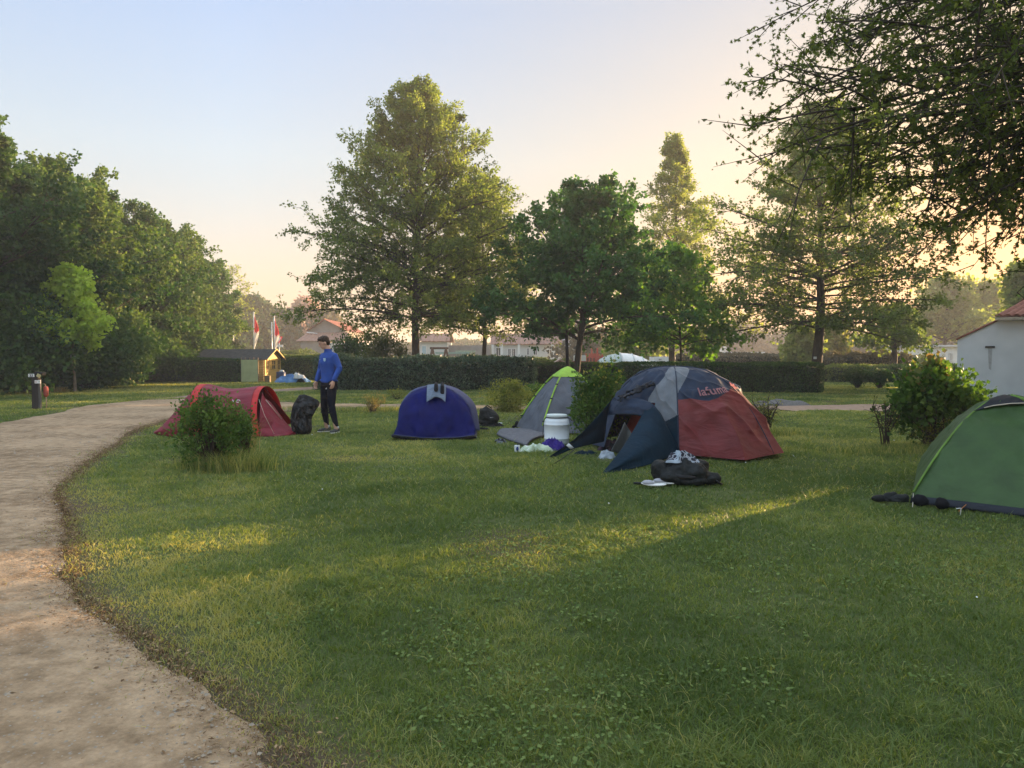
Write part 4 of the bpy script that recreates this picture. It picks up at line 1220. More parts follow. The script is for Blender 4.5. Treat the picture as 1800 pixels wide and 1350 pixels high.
# ------------------------------------------------------------------ big blue, grey and red dome tent
T = thing('dome_tent', 'big navy, grey and brick red dome tent with its porch flaps staked open', 'tent', (2.38, 10.9, 0))
CT = np.array([2.38, 10.9, 0])
foot = np.array([(1.22, 11.2), (1.42, 10.45), (2.22, 9.92), (3.05, 9.62), (3.74, 10.12), (3.72, 11.3), (3.2, 12.1), (2.0, 12.35), (1.35, 12.0)]) - CT[:2]


def foot_r(th, f=foot, pw=.0):
    th = np.asarray(th); out_ = np.zeros(th.shape)
    d = np.stack([np.cos(th), np.sin(th)], -1)
    best = np.full(th.shape, 9.0)
    n = len(f)
    for i in range(n):
        a, b_ = f[i], f[(i + 1) % n]; e = b_ - a
        den = d[..., 0] * e[1] - d[..., 1] * e[0]
        t = (a[0] * e[1] - a[1] * e[0]) / np.where(abs(den) < 1e-9, 1e-9, den)
        s_ = (a[0] * d[..., 1] - a[1] * d[..., 0]) / np.where(abs(den) < 1e-9, 1e-9, den)
        ok_ = (t > 0) & (s_ >= -1e-6) & (s_ <= 1 + 1e-6)
        best = np.where(ok_ & (t < best), t, best)
    return best


def dome(th, s, f=foot, H=1.24, p=2.8, lift=.03, off_=0.0):
    r_ = foot_r(th, f)
    rs_ = .5 * r_ + .25 * foot_r(th + .22, f) + .25 * foot_r(th - .22, f)
    r_ = r_ * s ** 2 + rs_ * (1 - s ** 2)
    ss = s + off_ * .0
    x = np.cos(th) * r_ * s; y = np.sin(th) * r_ * s
    z = lift + (H - lift) * (1 - np.clip(s, 0, 1) ** p)
    return np.stack([x * (1 + off_), y * (1 + off_), z + off_], -1)


A0, A1 = R(194), R(248)        # the door opening lies between these directions, below S0
S0 = .70
nth, nss = 560, 180
th = np.linspace(R(248), R(248 + 360), nth + 1)[:-1]; ss = np.linspace(0.0, 1, nss) ** .8
TH, SS = np.meshgrid(th, ss)
Vd = dome(TH, SS)
rid = np.abs(((TH * 180 / np.pi - 275) % 60) - 30) / 30
fold = (1 - np.abs(np.sin(SS * 15 + 2.5 * vn2(TH * 4, SS * 3, 5) - TH * 5))) ** 3 * 1.2 + np.sin(SS * 36 + 2.2 * vn2(TH * 5, SS * 3, 5) + TH * 7) * .25 + (vn2(TH * 7, SS * 9, 8) - .5) * 2
thd = (TH * 180 / np.pi) % 360
redzone = ((thd > 268) | (thd < 60)) & (SS > .62)
amp = np.where(redzone, .026, .014) * np.clip(SS * 2, 0, 1) * np.clip((1 - SS) * 10, 0, 1)
rad3 = np.stack([np.cos(TH), np.sin(TH), .6 * np.ones_like(TH)], -1)
Vd = Vd + rad3 * (fold * amp)[..., None]
# hem lifts between the pegs
hem = (SS > .9)[..., None] * np.array([0, 0, 1.]) * (np.abs(np.sin((TH - R(10)) * 2.5)) * .035 * (SS - .9) / .1)[..., None]
Vd = Vd + hem
jj, ii = np.meshgrid(np.arange(nss - 1), np.arange(nth), indexing='ij')
Fd = np.stack([jj * nth + ii, jj * nth + (ii + 1) % nth, (jj + 1) * nth + (ii + 1) % nth, (jj + 1) * nth + ii], -1).reshape(-1, 4)
tf_ = (th[ii.ravel()] * 180 / np.pi + .5 * 360 / nth) % 360; sf = ss[jj.ravel()]
door = (tf_ > 188) & (tf_ < 236) & (sf > S0 + .03)
grey = (tf_ > 240 - 14 * np.clip((sf - .45) / .25, 0, 1)) & (tf_ < 263) & (sf < .88) & (sf > .4)
red = ((tf_ >= 262) | (tf_ < 50)) & (sf > .70 - .10 * (np.minimum(np.abs(tf_ - 320), 60) < 30) * (1 - abs(np.minimum(np.abs(tf_ - 320), 60)) / 30)) & ((tf_ > 262) | (tf_ < 50))
navy2 = ~grey & ~red
lowteal = (tf_ > 236) & (tf_ < 263) & (sf > .88 - .08 * (tf_ - 236) / 27)
topgrey = (tf_ > 240) & (tf_ < 262 + (.66 - sf) * 80) & (sf <= .66)
for nm_, sel, m_ in (('navy_panel', ~door & navy2 & ~topgrey & ~lowteal, 't_navy'), ('grey_panel', ~door & ((grey & ~lowteal) | (topgrey & ~red)), 't_grey'), ('red_panel', ~door & red & ~grey & ~lowteal, 't_red'), ('blue_panel', ~door & lowteal, 't_teal')):
    fs = Fd[sel]
    us, inv = np.unique(fs, return_inverse=True)
    o = np_mesh(nm_, Vd.reshape(-1, 3)[us], inv.reshape(fs.shape), M[m_], T, smooth=True)


def dpt(px, py, s_guess=.9, Y=None): return None


def D3_(deg, s, off_=0.0): return dome(np.array(R(deg)), np.array(float(s)), off_=off_)


def pole(parent, deg0, deg1, s0, s1, m, r=.007, name='pole_sleeve', off_=.006):
    t = np.linspace(0, 1, 26)
    q = [tuple(dome(np.array(R(deg0 + (deg1 - deg0) * k)), np.array(s0 + (s1 - s0) * k), off_=off_)) for k in t]
    mb = MB(); mb.tube(q, r, 6)
    return mb.build(name, m, parent)


for d_ in (262, 322, 30, 120, 165): pole(T, d_, d_, .0, .99, M['t_navy'])
# inner tent seen through the door
inn = thing('inner_tent', None, None, (0, 0, 0)); inn.parent = T
thi = np.linspace(0, 2 * np.pi, 61)[:-1]; si = np.linspace(0, 1, 20)
TI, SI = np.meshgrid(thi, si)
Vi = dome(TI, SI, f=foot * .74, H=1.08, p=2.6) + np.array([.12, .10, 0])
jj, ii = np.meshgrid(np.arange(19), np.arange(60), indexing='ij')
Fi = np.stack([jj * 60 + ii, jj * 60 + (ii + 1) % 60, (jj + 1) * 60 + (ii + 1) % 60, (jj + 1) * 60 + ii], -1).reshape(-1, 4)
np_mesh('inner_wall', Vi.reshape(-1, 3), Fi, M['t_redin'], inn, smooth=True)
i0 = Vi.reshape(20, 60, 3)


def rel(px, py, Y):
    p = P(px, py, Y); return (p.x - CT[0], p.y - CT[1], p.z)


loft([[rel(1098, 742, 10.15), rel(1086, 770, 10.0), rel(1074, 792, 9.95)], [rel(1104, 752, 10.25), rel(1100, 775, 10.2), rel(1098, 800, 10.15)], [rel(1104, 752, 10.25), rel(1118, 775, 10.2), rel(1124, 797, 10.15)]],
     14, 14, 'inner_door', M['t_mesh'], T, wrinkle(.03, 3, 3, 5))
# porch: left wing, right wing and rolled hood
loft([[rel(1074, 704, 10.75), rel(1050, 732, 10.5), rel(1012, 770, 10.2), rel(962, 805, 9.98)],
      [rel(1068, 728, 10.75), rel(1048, 750, 10.5), rel(1010, 778, 10.25), rel(964, 806, 9.99)],
      [rel(1062, 776, 10.7), rel(1040, 781, 10.45), rel(1005, 790, 10.2), rel(966, 807, 10.0)]], 24, 14, 'porch_wing', M['t_teal'], T, wrinkle(.03, 3, 4, 9))
loft([[rel(1138, 712, 10.2), rel(1118, 748, 9.9), rel(1092, 790, 9.3), rel(1058, 832, 8.78)],
      [rel(1158, 722, 10.05), rel(1142, 762, 9.65), rel(1112, 800, 9.15), rel(1060, 832, 8.77)],
      [rel(1174, 752, 9.95), rel(1164, 784, 9.6), rel(1128, 812, 9.2), rel(1062, 832, 8.76)],
      [rel(1198, 797, 9.93), rel(1172, 806, 9.62), rel(1132, 819, 9.2), rel(1063, 833, 8.75)]], 36, 26, 'porch_wing', M['t_teal'], T, wrinkle(.035, 3, 5, 14))
loft([[rel(1074, 705, 10.75), rel(1092, 700, 10.5), rel(1118, 700, 10.35), rel(1148, 711, 10.15), rel(1172, 745, 10.0)],
      [rel(1071, 716, 10.72), rel(1090, 716, 10.4), rel(1118, 716, 10.22), rel(1142, 724, 10.08), rel(1158, 746, 9.98)],
      [rel(1068, 730, 10.72), rel(1088, 728, 10.4), rel(1116, 730, 10.2), rel(1134, 734, 10.1), rel(1140, 748, 10.0)]], 34, 14, 'porch_hood', M['t_navy'], T, wrinkle(.07, 6, 4, 21))
mb = MB()
r_ = np.random.default_rng(5)
for k, (a_, b_) in enumerate([((1078, 703, 10.55), (1160, 668, 10.6)), ((1082, 708, 10.4), (1150, 672, 10.45)), ((1090, 704, 10.35), (1166, 672, 10.5))]):
    A_, B_ = Vector(rel(*a_)), Vector(rel(*b_))
    mb.tube([A_.lerp(B_, t) + Vector(r_.normal(0, .012, 3)) + Vector((0, 0, .03 * math.sin(t * 3.1))) for t in np.linspace(0, 1, 14)],
            [max(.008, .026 * math.sin(math.pi * min(.97, max(.03, t))) * (.7 + .6 * r_.random())) for t in np.linspace(0, 1, 14)], 8)
crumple(mb.build('rolled_door', M['t_black'], T, remesh=.010), .07, .05)
rope(T, rel(962, 805, 9.98), (G(940, 815).x - CT[0], G(940, 815).y - CT[1], 0.01), .008)
rope(T, rel(1010, 790, 10.0), (G(965, 822).x - CT[0], G(965, 822).y - CT[1], 0.01), .006)
loft([[rel(995, 783, 9.96), rel(1003, 790, 9.96)], [rel(1000, 779, 9.96), rel(1009, 787, 9.96)]], 3, 3, 'reflective_patch', M['dull_white'], T)
rope(T, D3_(-22, 1.0), (1.50, -.72, .0)); peg(T, (1.50, -.72, 0))
rope(T, rel(1186, 655, 10.6), rel(1196, 668, 10.5), .004)
put_text('lafuma', .13, mat('faded_pink_print', (.26, .12, .13), .7), T, 'lettering', lambda x, y: Vector(tuple(dome(np.array(R(296 + x * 78)), np.array(.665 - y * .75 - x * .10), off_=.022))), bold=.002)
mb = MB()
for k in range(5):
    an = k * 2 * math.pi / 5 + .3
    pts = []
    for (rr, da) in ((.0, 0), (.035, .45), (.055, 0), (.035, -.45)):
        x, y = .34 + math.cos(an + da) * rr, .045 + math.sin(an + da) * rr
        pts.append(tuple(dome(np.array(R(296 + x * 78)), np.array(.665 - y * .75 - x * .10), off_=.022)))
    mb.add(pts, [(0, 1, 2, 3)])
mb.build('leaf_emblem', mat('faded_red_print', (.45, .10, .11), .7), T)
# window hood standing out on the right
mb = MB(); hp = [rel(1276, 678, 10.9), rel(1288, 674, 10.85), rel(1300, 680, 10.8), rel(1306, 698, 10.75)]
mb.tube(hp, .012, 8); mb.tube([(p[0] - .02, p[1], p[2] - .03) for p in hp], .018, 8)
mb.build('vent_hood', M['t_grey'], T)

# ------------------------------------------------------------------ royal blue tent
T = thing('pop_up_tent', 'small royal blue rounded tent with its closed end to the viewer', 'tent', (-1.27, 12.7, 0))


def relb(px, py, Y, c=(-1.27, 12.7)):
    p = P(px, py, Y); return (p.x - c[0], p.y - c[1], p.z)


def arch(pxs, Y): return [relb(x_, y_, Y) for x_, y_ in pxs]


hem0 = [(691, 764), (715, 767), (745, 770), (775, 770), (805, 769), (834, 765)]
a1 = [(697, 752), (703, 733), (722, 728), (752, 724), (790, 726), (822, 734), (834, 750), (836, 762)]
a2 = [(699, 752), (703, 718), (722, 698), (750, 692), (782, 692), (812, 704), (828, 730), (836, 760)]
a3 = [(699, 752), (704, 715), (724, 690), (750, 680), (772, 678.5), (796, 687), (822, 712), (836, 755)]
loft([arch(hem0, 12.28), arch(a1, 12.45), arch(a2, 12.68), arch(a3, 12.9)], 60, 34, 'front_panel', M['t_blue'], T, wrinkle(.08, 9, 3, 31))
a4 = [(700, 748), (704, 713), (724, 687), (752, 677.5), (776, 677), (806, 687), (832, 712), (842, 757)]
a5 = [(704, 742), (712, 710), (732, 690), (760, 681), (786, 680), (812, 690), (834, 712), (843, 752)]
a6 = [(716, 738), (724, 722), (742, 712), (766, 708), (790, 708), (812, 714), (828, 726), (836, 742)]
a7 = [(730, 732), (738, 729), (752, 727), (768, 726), (786, 726), (800, 727), (812, 729), (822, 732)]
loft([arch(a3, 12.9), arch(a4, 13.05), arch(a5, 13.5), arch(a6, 14.1), arch(a7, 14.6)], 60, 30, 'body_panel', M['t_lilac'], T, wrinkle(.03, 5, 4, 33))
mb = MB(); q = np.array(arch(a3, 12.9)); mb.tube([tuple(v) for v in np.array([q[0], *q[1:-1], q[-1]])], .012, 8)
mb.build('hoop', M['t_black'], T, subsurf=0)
loft([[relb(688, 764, 12.26), relb(745, 772, 12.2), relb(836, 767, 12.28)], [relb(690, 768, 12.5), relb(745, 774, 12.4), relb(838, 769, 12.5)], [relb(700, 745, 13.6), relb(770, 745, 13.7), relb(840, 745, 13.6)]],
     20, 10, 'groundsheet', M['t_black'], T)
mb = MB(); mb.ell(relb(694, 766, 12.3), (.06, .05, .03)); mb.ell(relb(708, 768, 12.25), (.04, .04, .02)); mb.build('tied_corner', M['t_black'], T)
for px, py, dx, dy in ((690, 768, -.03, -.06), (745, 773, 0, -.07), (800, 772, 0, -.07), (838, 769, .04, -.05)):
    g1 = G(px, py); peg(T, (g1.x + 1.27, g1.y - 12.7, .0), (dx, dy))
mb = MB(); mb.tube([relb(x_, y_ - .6, Y_) for x_, y_, Y_ in ((691, 764, 12.27), (715, 767, 12.27), (745, 770, 12.27), (775, 770, 12.27), (805, 769, 12.27), (834, 765, 12.27))], .008, 6); mb.build('hem_tape', M['t_lilac'], T)
# grey cloth and two socks drying on top
gc = [[relb(751, 677, 12.93), relb(767, 675.5, 12.95), relb(784, 676.5, 12.93)],
      [relb(750.5, 690, 12.66), relb(767, 689, 12.64), relb(784, 690, 12.66)],
      [relb(750, 707, 12.5), relb(757, 703, 12.52), relb(766, 698, 12.56), relb(776, 701, 12.54), relb(783, 707, 12.5)]]
o = loft([[(p[0], p[1] - .02, p[2] + .005) for p in c_] for c_ in gc], 20, 16, 'grey_towel', fabric('towel_cloth', (.15, .19, .25), .15, .9, .8, 12), None, wrinkle(.02, 4, 4, 41))
o.location = (-1.27, 12.7, 0); tag(o, 'grey cloth with a ragged lower edge draped over the top of the blue tent', 'towel')
for k, (px, y1) in enumerate(((766.5, 686), (777.5, 691.5))):
    mb = MB(); c_ = (-1.27, 12.7)
    a_, b_ = Vector(relb(px, 674.5, 12.86)), Vector(relb(px, y1, 12.60))
    mid_ = Vector(relb(px, (674 + y1) / 2 - 2, 12.66))
    mb.tube([a_ + Vector((0, .1, -.02)), a_, mid_, b_, b_ + Vector((0, .01, -.02))], [.02, .03, .034, .036, .022], 10)
    o = mb.build('black_sock', M['dark_cloth'], None, remesh=.01); o.location = (*c_, 0)
    tag(o, ['shorter black sock hanging over the top of the blue tent, on the left', 'longer black sock hanging over the top of the blue tent, on the right'][k], 'sock', 'socks on the blue tent')

# ------------------------------------------------------------------ red tunnel tent
T = thing('tunnel_tent', 'low crimson tunnel tent with two scarlet hoops behind the dark green bush', 'tent', (-4.9, 13.4, 0))


def relr(px, py, Y): 
    p = P(px, py, Y); return (p.x + 4.9, p.y - 13.4, max(p.z, .01))


def hoop(xf, ytop, Yf, Yb, pyb, lean_=0, n=13):
    """arch from the front ground point at px xf up to ytop and down to the back"""
    base_f = relr(xf, pyb, Yf); top = relr(xf + lean_, ytop, (Yf + Yb) / 2)
    x0, z1 = base_f[0], top[2]; x1 = top[0]
    pts = []
    for k in range(n):
        t = math.pi * k / (n - 1)
        yy = -math.cos(t); zz = math.sin(t) ** .75
        pts.append((x0 + (x1 - x0) * zz, (Yf + Yb) / 2 - 13.4 + yy * (Yb - Yf) / 2, .01 + zz * (z1 - .01)))
    return pts


h_l0 = hoop(276, 757, 13.0, 13.5, 765)
h_l1 = hoop(300, 738, 12.75, 13.9, 768)
h1 = hoop(340, 675, 12.75, 14.25, 768, 14)
h1b = hoop(352, 675.5, 12.75, 14.25, 768, 14)
hm_ = hoop(402, 684, 12.75, 14.2, 770, 4)
h2 = hoop(448, 679, 12.72, 14.2, 770, 9)
h2b = hoop(456, 679, 12.72, 14.2, 770, 12)
loft([h_l0, h_l1, h1], 48, 20, 'rear_panel', M['t_crim'], T, wrinkle(.05, 4, 4, 50, 2))
loft([h1b, hm_, h2], 60, 40, 'roof_panel', M['t_crim'], T, lambda S, u, v: S + np.stack([0 * u, -.016 * np.sin(u * 60 + 3 * vn2(u * 4, v * 3, 5)) * np.clip(np.sin(v * np.pi), 0, 1) * (u < .65) * (u > .15), .008 * np.sin(u * 60 + 2 + 2 * vn2(u * 4, v * 3, 6))], -1))
loft([h1, h1b], 60, 4, 'hoop_sleeve', M['t_scar'], T)
loft([h2, h2b], 60, 4, 'hoop_sleeve', M['t_scar'], T)
# front porch: side panel toward the viewer, bright lining of the far side, end peg
apex = relr(466, 683, 13.45)
tip_ = relr(532, 757, 13.55)
loft([[relr(461, 690, 13.15), relr(457, 720, 12.85), relr(454, 769, 12.72)],
      [relr(466, 700, 13.15), relr(474, 732, 12.95), relr(478, 769, 12.75)],
      [relr(474, 706, 13.2), relr(488, 740, 13.05), relr(500, 767, 12.85)],
      [relr(480, 712, 13.3), relr(502, 742, 13.25), relr(524, 764, 13.15)]], 40, 36, 'porch_side', M['t_crim'], T, wrinkle(.06, 3, 6, 55))
loft([[relr(464, 684, 13.5), relr(490, 712, 13.6), relr(511, 738, 13.7)],
      [relr(466, 694, 13.7), relr(488, 720, 13.8), relr(512, 744, 13.8)],
      [relr(468, 706, 14.0), relr(482, 738, 14.0), relr(500, 748, 13.9)]], 30, 14, 'porch_lining', M['t_scar'], T, wrinkle(.03, 3, 3, 56))
mb = MB(); mb.tube([relr(467, 703, 13.1), relr(478, 716, 13.12), relr(495, 737, 13.2)], .006, 6); mb.build('zip_tape', M['cord'], T)
mb = MB(); mb.tube([relr(455, 702, 12.8), relr(465, 730, 12.75), relr(482, 763, 12.7)], .0035, 6); mb.build('edge_tape', M['cord'], T)
loft([[relr(505, 756, 13.0), relr(520, 760, 13.1), relr(530, 759, 13.4)], [relr(480, 770, 12.7), relr(500, 768, 12.85), relr(528, 764, 13.2)]], 12, 6, 'porch_skirt', M['t_crim'], T, wrinkle(.03, 3, 3, 58, 2))
qa, qb = Vector(relr(409, 702, 12.86)), Vector(relr(424, 702, 12.86))
mtx = Matrix.Translation(Vector(relr(415, 707.5, 12.78))) @ Euler((R(66), 0, 0)).to_matrix().to_4x4()
put_text('VO', .075, M['dull_white'], T, 'lettering', matrix=mtx @ Matrix.Scale(1.35, 4, (1, 0, 0)), bold=.002)
mb = MB(); r_ = np.random.default_rng(8)
for k in range(7): mb.ell(Vector(G(446 + k * 7, 767)) + Vector((0, r_.normal(0, .03), .03)), (.08, .07, .03 + .02 * r_.random()), 8, 6)
tag(mb.build('dark_blue_cover', fabric('dark_blue_cover', (.02, .05, .09), .05, .5, 1, 8), None, remesh=.012), 'crumpled dark blue cover lying against the front edge of the red tent', 'cover')

# ------------------------------------------------------------------ grey tent with lime cap
T = thing('dome_tent', 'slate grey dome tent with a bright lime green cap and lime pole stripes', 'tent', (1.06, 14.1, 0))
C2 = np.array([1.06, 14.1])
f2 = np.array([(.08, 14.45), (.50, 12.95), (1.95, 13.4), (1.6, 15.3)]) - C2


def dome2(th, s, off_=0.0, H=1.19):
    r_ = foot_r(th, f2)
    z = .03 + (H - .03) * (1 - s ** 1.5)
    return np.stack([np.cos(th) * r_ * s * (1 + off_), np.sin(th) * r_ * s * (1 + off_), z + off_], -1)


cor = [math.atan2(q[1], q[0]) for q in f2]


def poly_dome(fn, foots, name, m, s0, s1, parent, seed=1, amp=.01, n=40, bulge=0.0):
    cr_ = [math.atan2(q[1], q[0]) for q in foots]
    ths = []
    for k in range(len(cr_)):
        a_, b_ = cr_[k], cr_[(k + 1) % len(cr_)]
        while b_ < a_: b_ += 2 * math.pi
        t = np.linspace(0, 1, 25)[:-1]
        # equal steps along the straight side
        pa, pb = foots[k], foots[(k + 1) % len(cr_)]
        pp = pa[None] * (1 - t[:, None]) + pb[None] * t[:, None]
        ths.append(np.arctan2(pp[:, 1], pp[:, 0]))
    th = np.concatenate(ths); s_ = np.linspace(s0, s1, n)
    TH, SS = np.meshgrid(th, s_); V = fn(TH, SS)
    nz = (vn2(TH * 3 + seed, SS * 6, seed) - .5) + .6 * (vn2(TH * 9, SS * 14 + seed, seed) - .5)
    e = np.clip((1 - SS) * 12, 0, 1)
    V = V + np.stack([np.cos(TH), np.sin(TH), .4 + 0 * TH], -1) * (nz * amp * e)[..., None]
    m_ = len(th)
    jj, ii = np.meshgrid(np.arange(n - 1), np.arange(m_), indexing='ij')
    F_ = np.stack([jj * m_ + ii, jj * m_ + (ii + 1) % m_, (jj + 1) * m_ + (ii + 1) % m_, (jj + 1) * m_ + ii], -1).reshape(-1, 4)
    return np_mesh(name, V.reshape(-1, 3), F_, m, parent, smooth=True)


poly_dome(dome2, f2, 'wall_panel', M['t_slate'], .14, 1.0, T, 3, .03)
poly_dome(lambda t, s: dome2(t, s, .018), f2, 'cap', M['t_lime'], 0.0, .30, T, 4, .01, 14)


def stripe(parent, fn, th_, s0, s1, m, r=.016, name='pole_stripe', off_=.008):
    mb = MB(); mb.tube([tuple(fn(np.array(th_), np.array(s), off_)) for s in np.linspace(s0, s1, 20)], r, 6)
    return mb.build(name, m, parent)


stripe(T, dome2, cor[0], .25, .9, M['t_lime'], .018)
stripe(T, dome2, cor[1], .25, .92, M['t_lime'], .014)
for th_ in (cor[2], cor[3]): stripe(T, dome2, th_, .25, .95, M['t_lime'])
for th_ in cor[:2]:
    for s in (.42, .62, .88):
        q = dome2(np.array(th_), np.array(s), .012); mb = MB(); mb.ell(tuple(q), (.03, .03, .014), 8, 5)
        mb.build('pole_clip', M['black'], T)
q0 = dome2(np.array(cor[0]), np.array(.86), .01)
g1 = G(897, 755); rope(T, q0, (g1.x - C2[0], g1.y - C2[1], .0)); peg(T, (g1.x - C2[0], g1.y - C2[1], 0))
g1 = G(886, 749); rope(T, dome2(np.array(cor[0]), np.array(.8), .01), (g1.x - C2[0] , g1.y - C2[1], .0), .003)
q1 = dome2(np.array(cor[1]), np.array(.88), .01); g1 = G(953, 772); rope(T, q1, (g1.x - C2[0], g1.y - C2[1], .0), .006)
mb = MB(); g1 = G(909, 752); mb.ell((g1.x, g1.y, .07), (.05, .05, .07), 9, 6); mb.ell((g1.x - .07, g1.y, .02), (.035, .03, .03), 8, 6)
tag(mb.build('dark_bundle', M['dark_cloth'], None, remesh=.01), 'small black bundle on the grass at the left corner of the lime topped tent', 'bundle')
# black squiggle print on the cap
mb = MB(); th_ = (cor[1] + cor[2] + 0) / 2 if cor[2] > cor[1] else cor[1] + .6
mb.tube([tuple(dome2(np.array(cor[1] + .75 + .07 * k), np.array(.20 + .035 * math.sin(k * 2.1)), .026)) for k in range(9)], .005, 5)
mb.build('print_mark', M['black'], T)

# ------------------------------------------------------------------ green tent at the right edge
C3 = np.array([4.98, 7.45])
T = thing('dome_tent', 'green dome tent with a black vent panel, cut off by the right edge', 'tent', (*C3, 0))
f3 = np.array([(3.78, 6.95), (5.05, 5.75), (6.35, 7.6), (4.9, 8.9)]) - C3


def dome3(th, s, off_=0.0, H=.985):
    r_ = foot_r(th, f3)
    z = .06 + (H - .06) * (1 - s ** 1.75)
    return np.stack([np.cos(th) * r_ * s * (1 + off_), np.sin(th) * r_ * s * (1 + off_), z + off_], -1)


c3 = [math.atan2(q[1], q[0]) for q in f3]
def dome3w(t, s):
    q = dome3(t, s); k = (1 - np.abs(np.sin(t * 9 + s * 4 + 2 * vn2(t * 3, s * 2, 3)))) ** 4 * np.clip((s - .35) * 2, 0, 1) * np.clip((1 - s) * 9, 0, 1)
    return q + np.stack([np.cos(t), np.sin(t), .3 + 0 * t], -1) * (k * .035)[..., None]


poly_dome(dome3w, f3, 'wall_panel', M['t_green'], 0.0, 1.0, T, 13, .05, 90)


def flank(p0, p1, p2, p3, name, m):
    """patch over the flank between two pole directions"""
    return loft([[tuple(dome3(np.array(a_), np.array(s_), .012)) for a_, s_ in row] for row in (p0, p1, p2, p3)], 26, 12, name, m, T)


a0, a1_ = c3[0], c3[1] if c3[1] > c3[0] else c3[1] + 2 * math.pi
da = a1_ - a0
flank([(a0 + .01 * k, .02) for k in range(4)], [(a0 + da * f, .10) for f in (0, .3, .6, .93)], [(a0 + da * f, .18) for f in (0, .28, .6, .9)], [(a0 + da * f, s_) for f, s_ in ((0.0, .36), (.25, .29), (.6, .25), (.88, .235))], 'vent_panel', M['t_black'])
mb = MB(); mb.tube([tuple(dome3(np.array(a0 + da * f), np.array(s_), .02)) for f, s_ in ((.12, .325), (.25, .29), (.6, .25), (.88, .235))], .006, 6); mb.build('vent_piping', M['cord'], T)
stripe(T, dome3, c3[1], .05, .98, M['t_ygreen'], .022, 'pole_seam', .006)
stripe(T, dome3, c3[0], .05, .98, M['t_ygreen'], .010, 'pole_seam', .004)
stripe(T, dome3, c3[2], .05, .98, M['t_green'], .012, 'pole_seam')
hemq = [tuple(np.array([f3[0][0] * (1 - t) + f3[1][0] * t, f3[0][1] * (1 - t) + f3[1][1] * t, 0])) for t in np.linspace(0, 1, 12)]
loft([[(x_ * 1.0, y_ * 1.0, .066) for x_, y_, _ in hemq], [(x_ * 1.02, y_ * 1.03, .0) for x_, y_, _ in hemq]], 30, 4, 'groundsheet', M['t_black'], T)
for px, py in ((1604, 893),):
    g1 = G(px, py); rope(T, dome3(np.array(c3[0]), np.array(.985)), (g1.x - C3[0], g1.y - C3[1], .01), .004, M['cord'], 'peg_loop')
g1 = G(1685, 903); gg = G(1703, 892)
mb = MB(); mb.tube([(gg.x - C3[0], gg.y - C3[1], .05), (g1.x - C3[0], g1.y - C3[1], .02)], .004, 5); mb.build('peg_loop', mat('orange_cord', (.35, .14, .05)), T)
mb = MB(); mb.tube([(g1.x - C3[0] - .02, g1.y - C3[1], .045), (g1.x - C3[0] + .02, g1.y - C3[1], .05), (g1.x - C3[0] + .015, g1.y - C3[1], -.02)], .005, 5); mb.build('peg', M['white'], T)


# ================================================================== THINGS LYING ABOUT
def cloth_heap(name, label, cat, c, rx, ry, h, m, seed=1, voxel=.012, n=26, mats=None, group=None, fold=1.0, rz=0):
    """crumpled cloth: a heap of folded lobes fused into one skin"""
    r = np.random.default_rng(seed); mb = MB()
    nu, nv = 72, 44
    uu, vv = np.meshgrid(np.linspace(0, 2 * np.pi, nu, endpoint=False), np.linspace(0, 1, nv))
    rr = 1 + .42 * (vn2(np.cos(uu) * 2 + seed, np.sin(uu) * 2, seed) - .5) * 2
    x = np.cos(uu) * rr * vv * rx; y = np.sin(uu) * rr * vv * ry
    rid_ = 1 - np.abs(vn2(x / rx * 2.2 + seed, y / ry * 2.2, seed + 1) * 2 - 1)
    rid2 = 1 - np.abs(vn2(x / rx * 5 + seed, y / ry * 5, seed + 2) * 2 - 1)
    z = h * (1 - vv ** 3.2) * (.28 + .42 * vn2(x / rx * 1.9 + seed, y / ry * 1.9, seed + 7) + .42 * rid_ ** 2 * fold + .22 * rid2 ** 2 * fold)
    x = x + .18 * rx * (vn2(x / rx * 3 + 5, y / ry * 3, seed + 11) - .5); y = y + .18 * ry * (vn2(x / rx * 3, y / ry * 3 + 9, seed + 12) - .5)
    V = np.stack([x, y, z + .004], -1).reshape(-1, 3)
    jj, ii = np.meshgrid(np.arange(nv - 1), np.arange(nu), indexing='ij')
    F_ = np.stack([jj * nu + ii, jj * nu + (ii + 1) % nu, (jj + 1) * nu + (ii + 1) % nu, (jj + 1) * nu + ii], -1).reshape(-1, 4)[:, ::-1]
    mi = None
    if mats: mi = ((vn2(V[F_].mean(1)[:, 0] / rx * 4 + 3, V[F_].mean(1)[:, 1] / ry * 4, seed + 5)) > .5).astype(int)
    o = np_mesh(name, V, F_, mats or m, None, smooth=True, midx=mi)
    o.location = c; o.rotation_euler = (0, 0, rz)
    return tag(o, label, cat, group)


# white screw-top barrel
a = G(980, 783)
T = thing('barrel', 'white plastic barrel with a pale screw lid and black ring handle beside the leafy bush', 'barrel', (a.x, a.y + .2, 0))
mb = MB(); mb.lathe((0, 0, 0), [(0, .0), (.175, .0), (.19, .012), (.197, .05), (.197, .085), (.202, .09), (.202, .10), (.197, .105), (.200, .22), (.200, .305), (.205, .31), (.205, .322), (.200, .327), (.197, .36), (.185, .395), (.155, .42), (.150, .425), (0, .425)], 40)
mb.build('body', M['dirtywhite'], T)
mb = MB(); mb.lathe((0, 0, 0), [(0, .426), (.158, .426), (.163, .43), (.163, .465), (.155, .474), (0, .478)], 40)
for k in range(40):
    an = k * math.pi / 20; mb.box((.164 * math.cos(an), .164 * math.sin(an), .447), (.006, .008, .03), an)
mb.build('lid', mat('lid_plastic', (.55, .6, .58), .4, .08, 6), T)
mb = MB(); mb.tube([(.17 * math.cos(k * math.pi / 20), .17 * math.sin(k * math.pi / 20), .428) for k in range(41)], .006, 6)
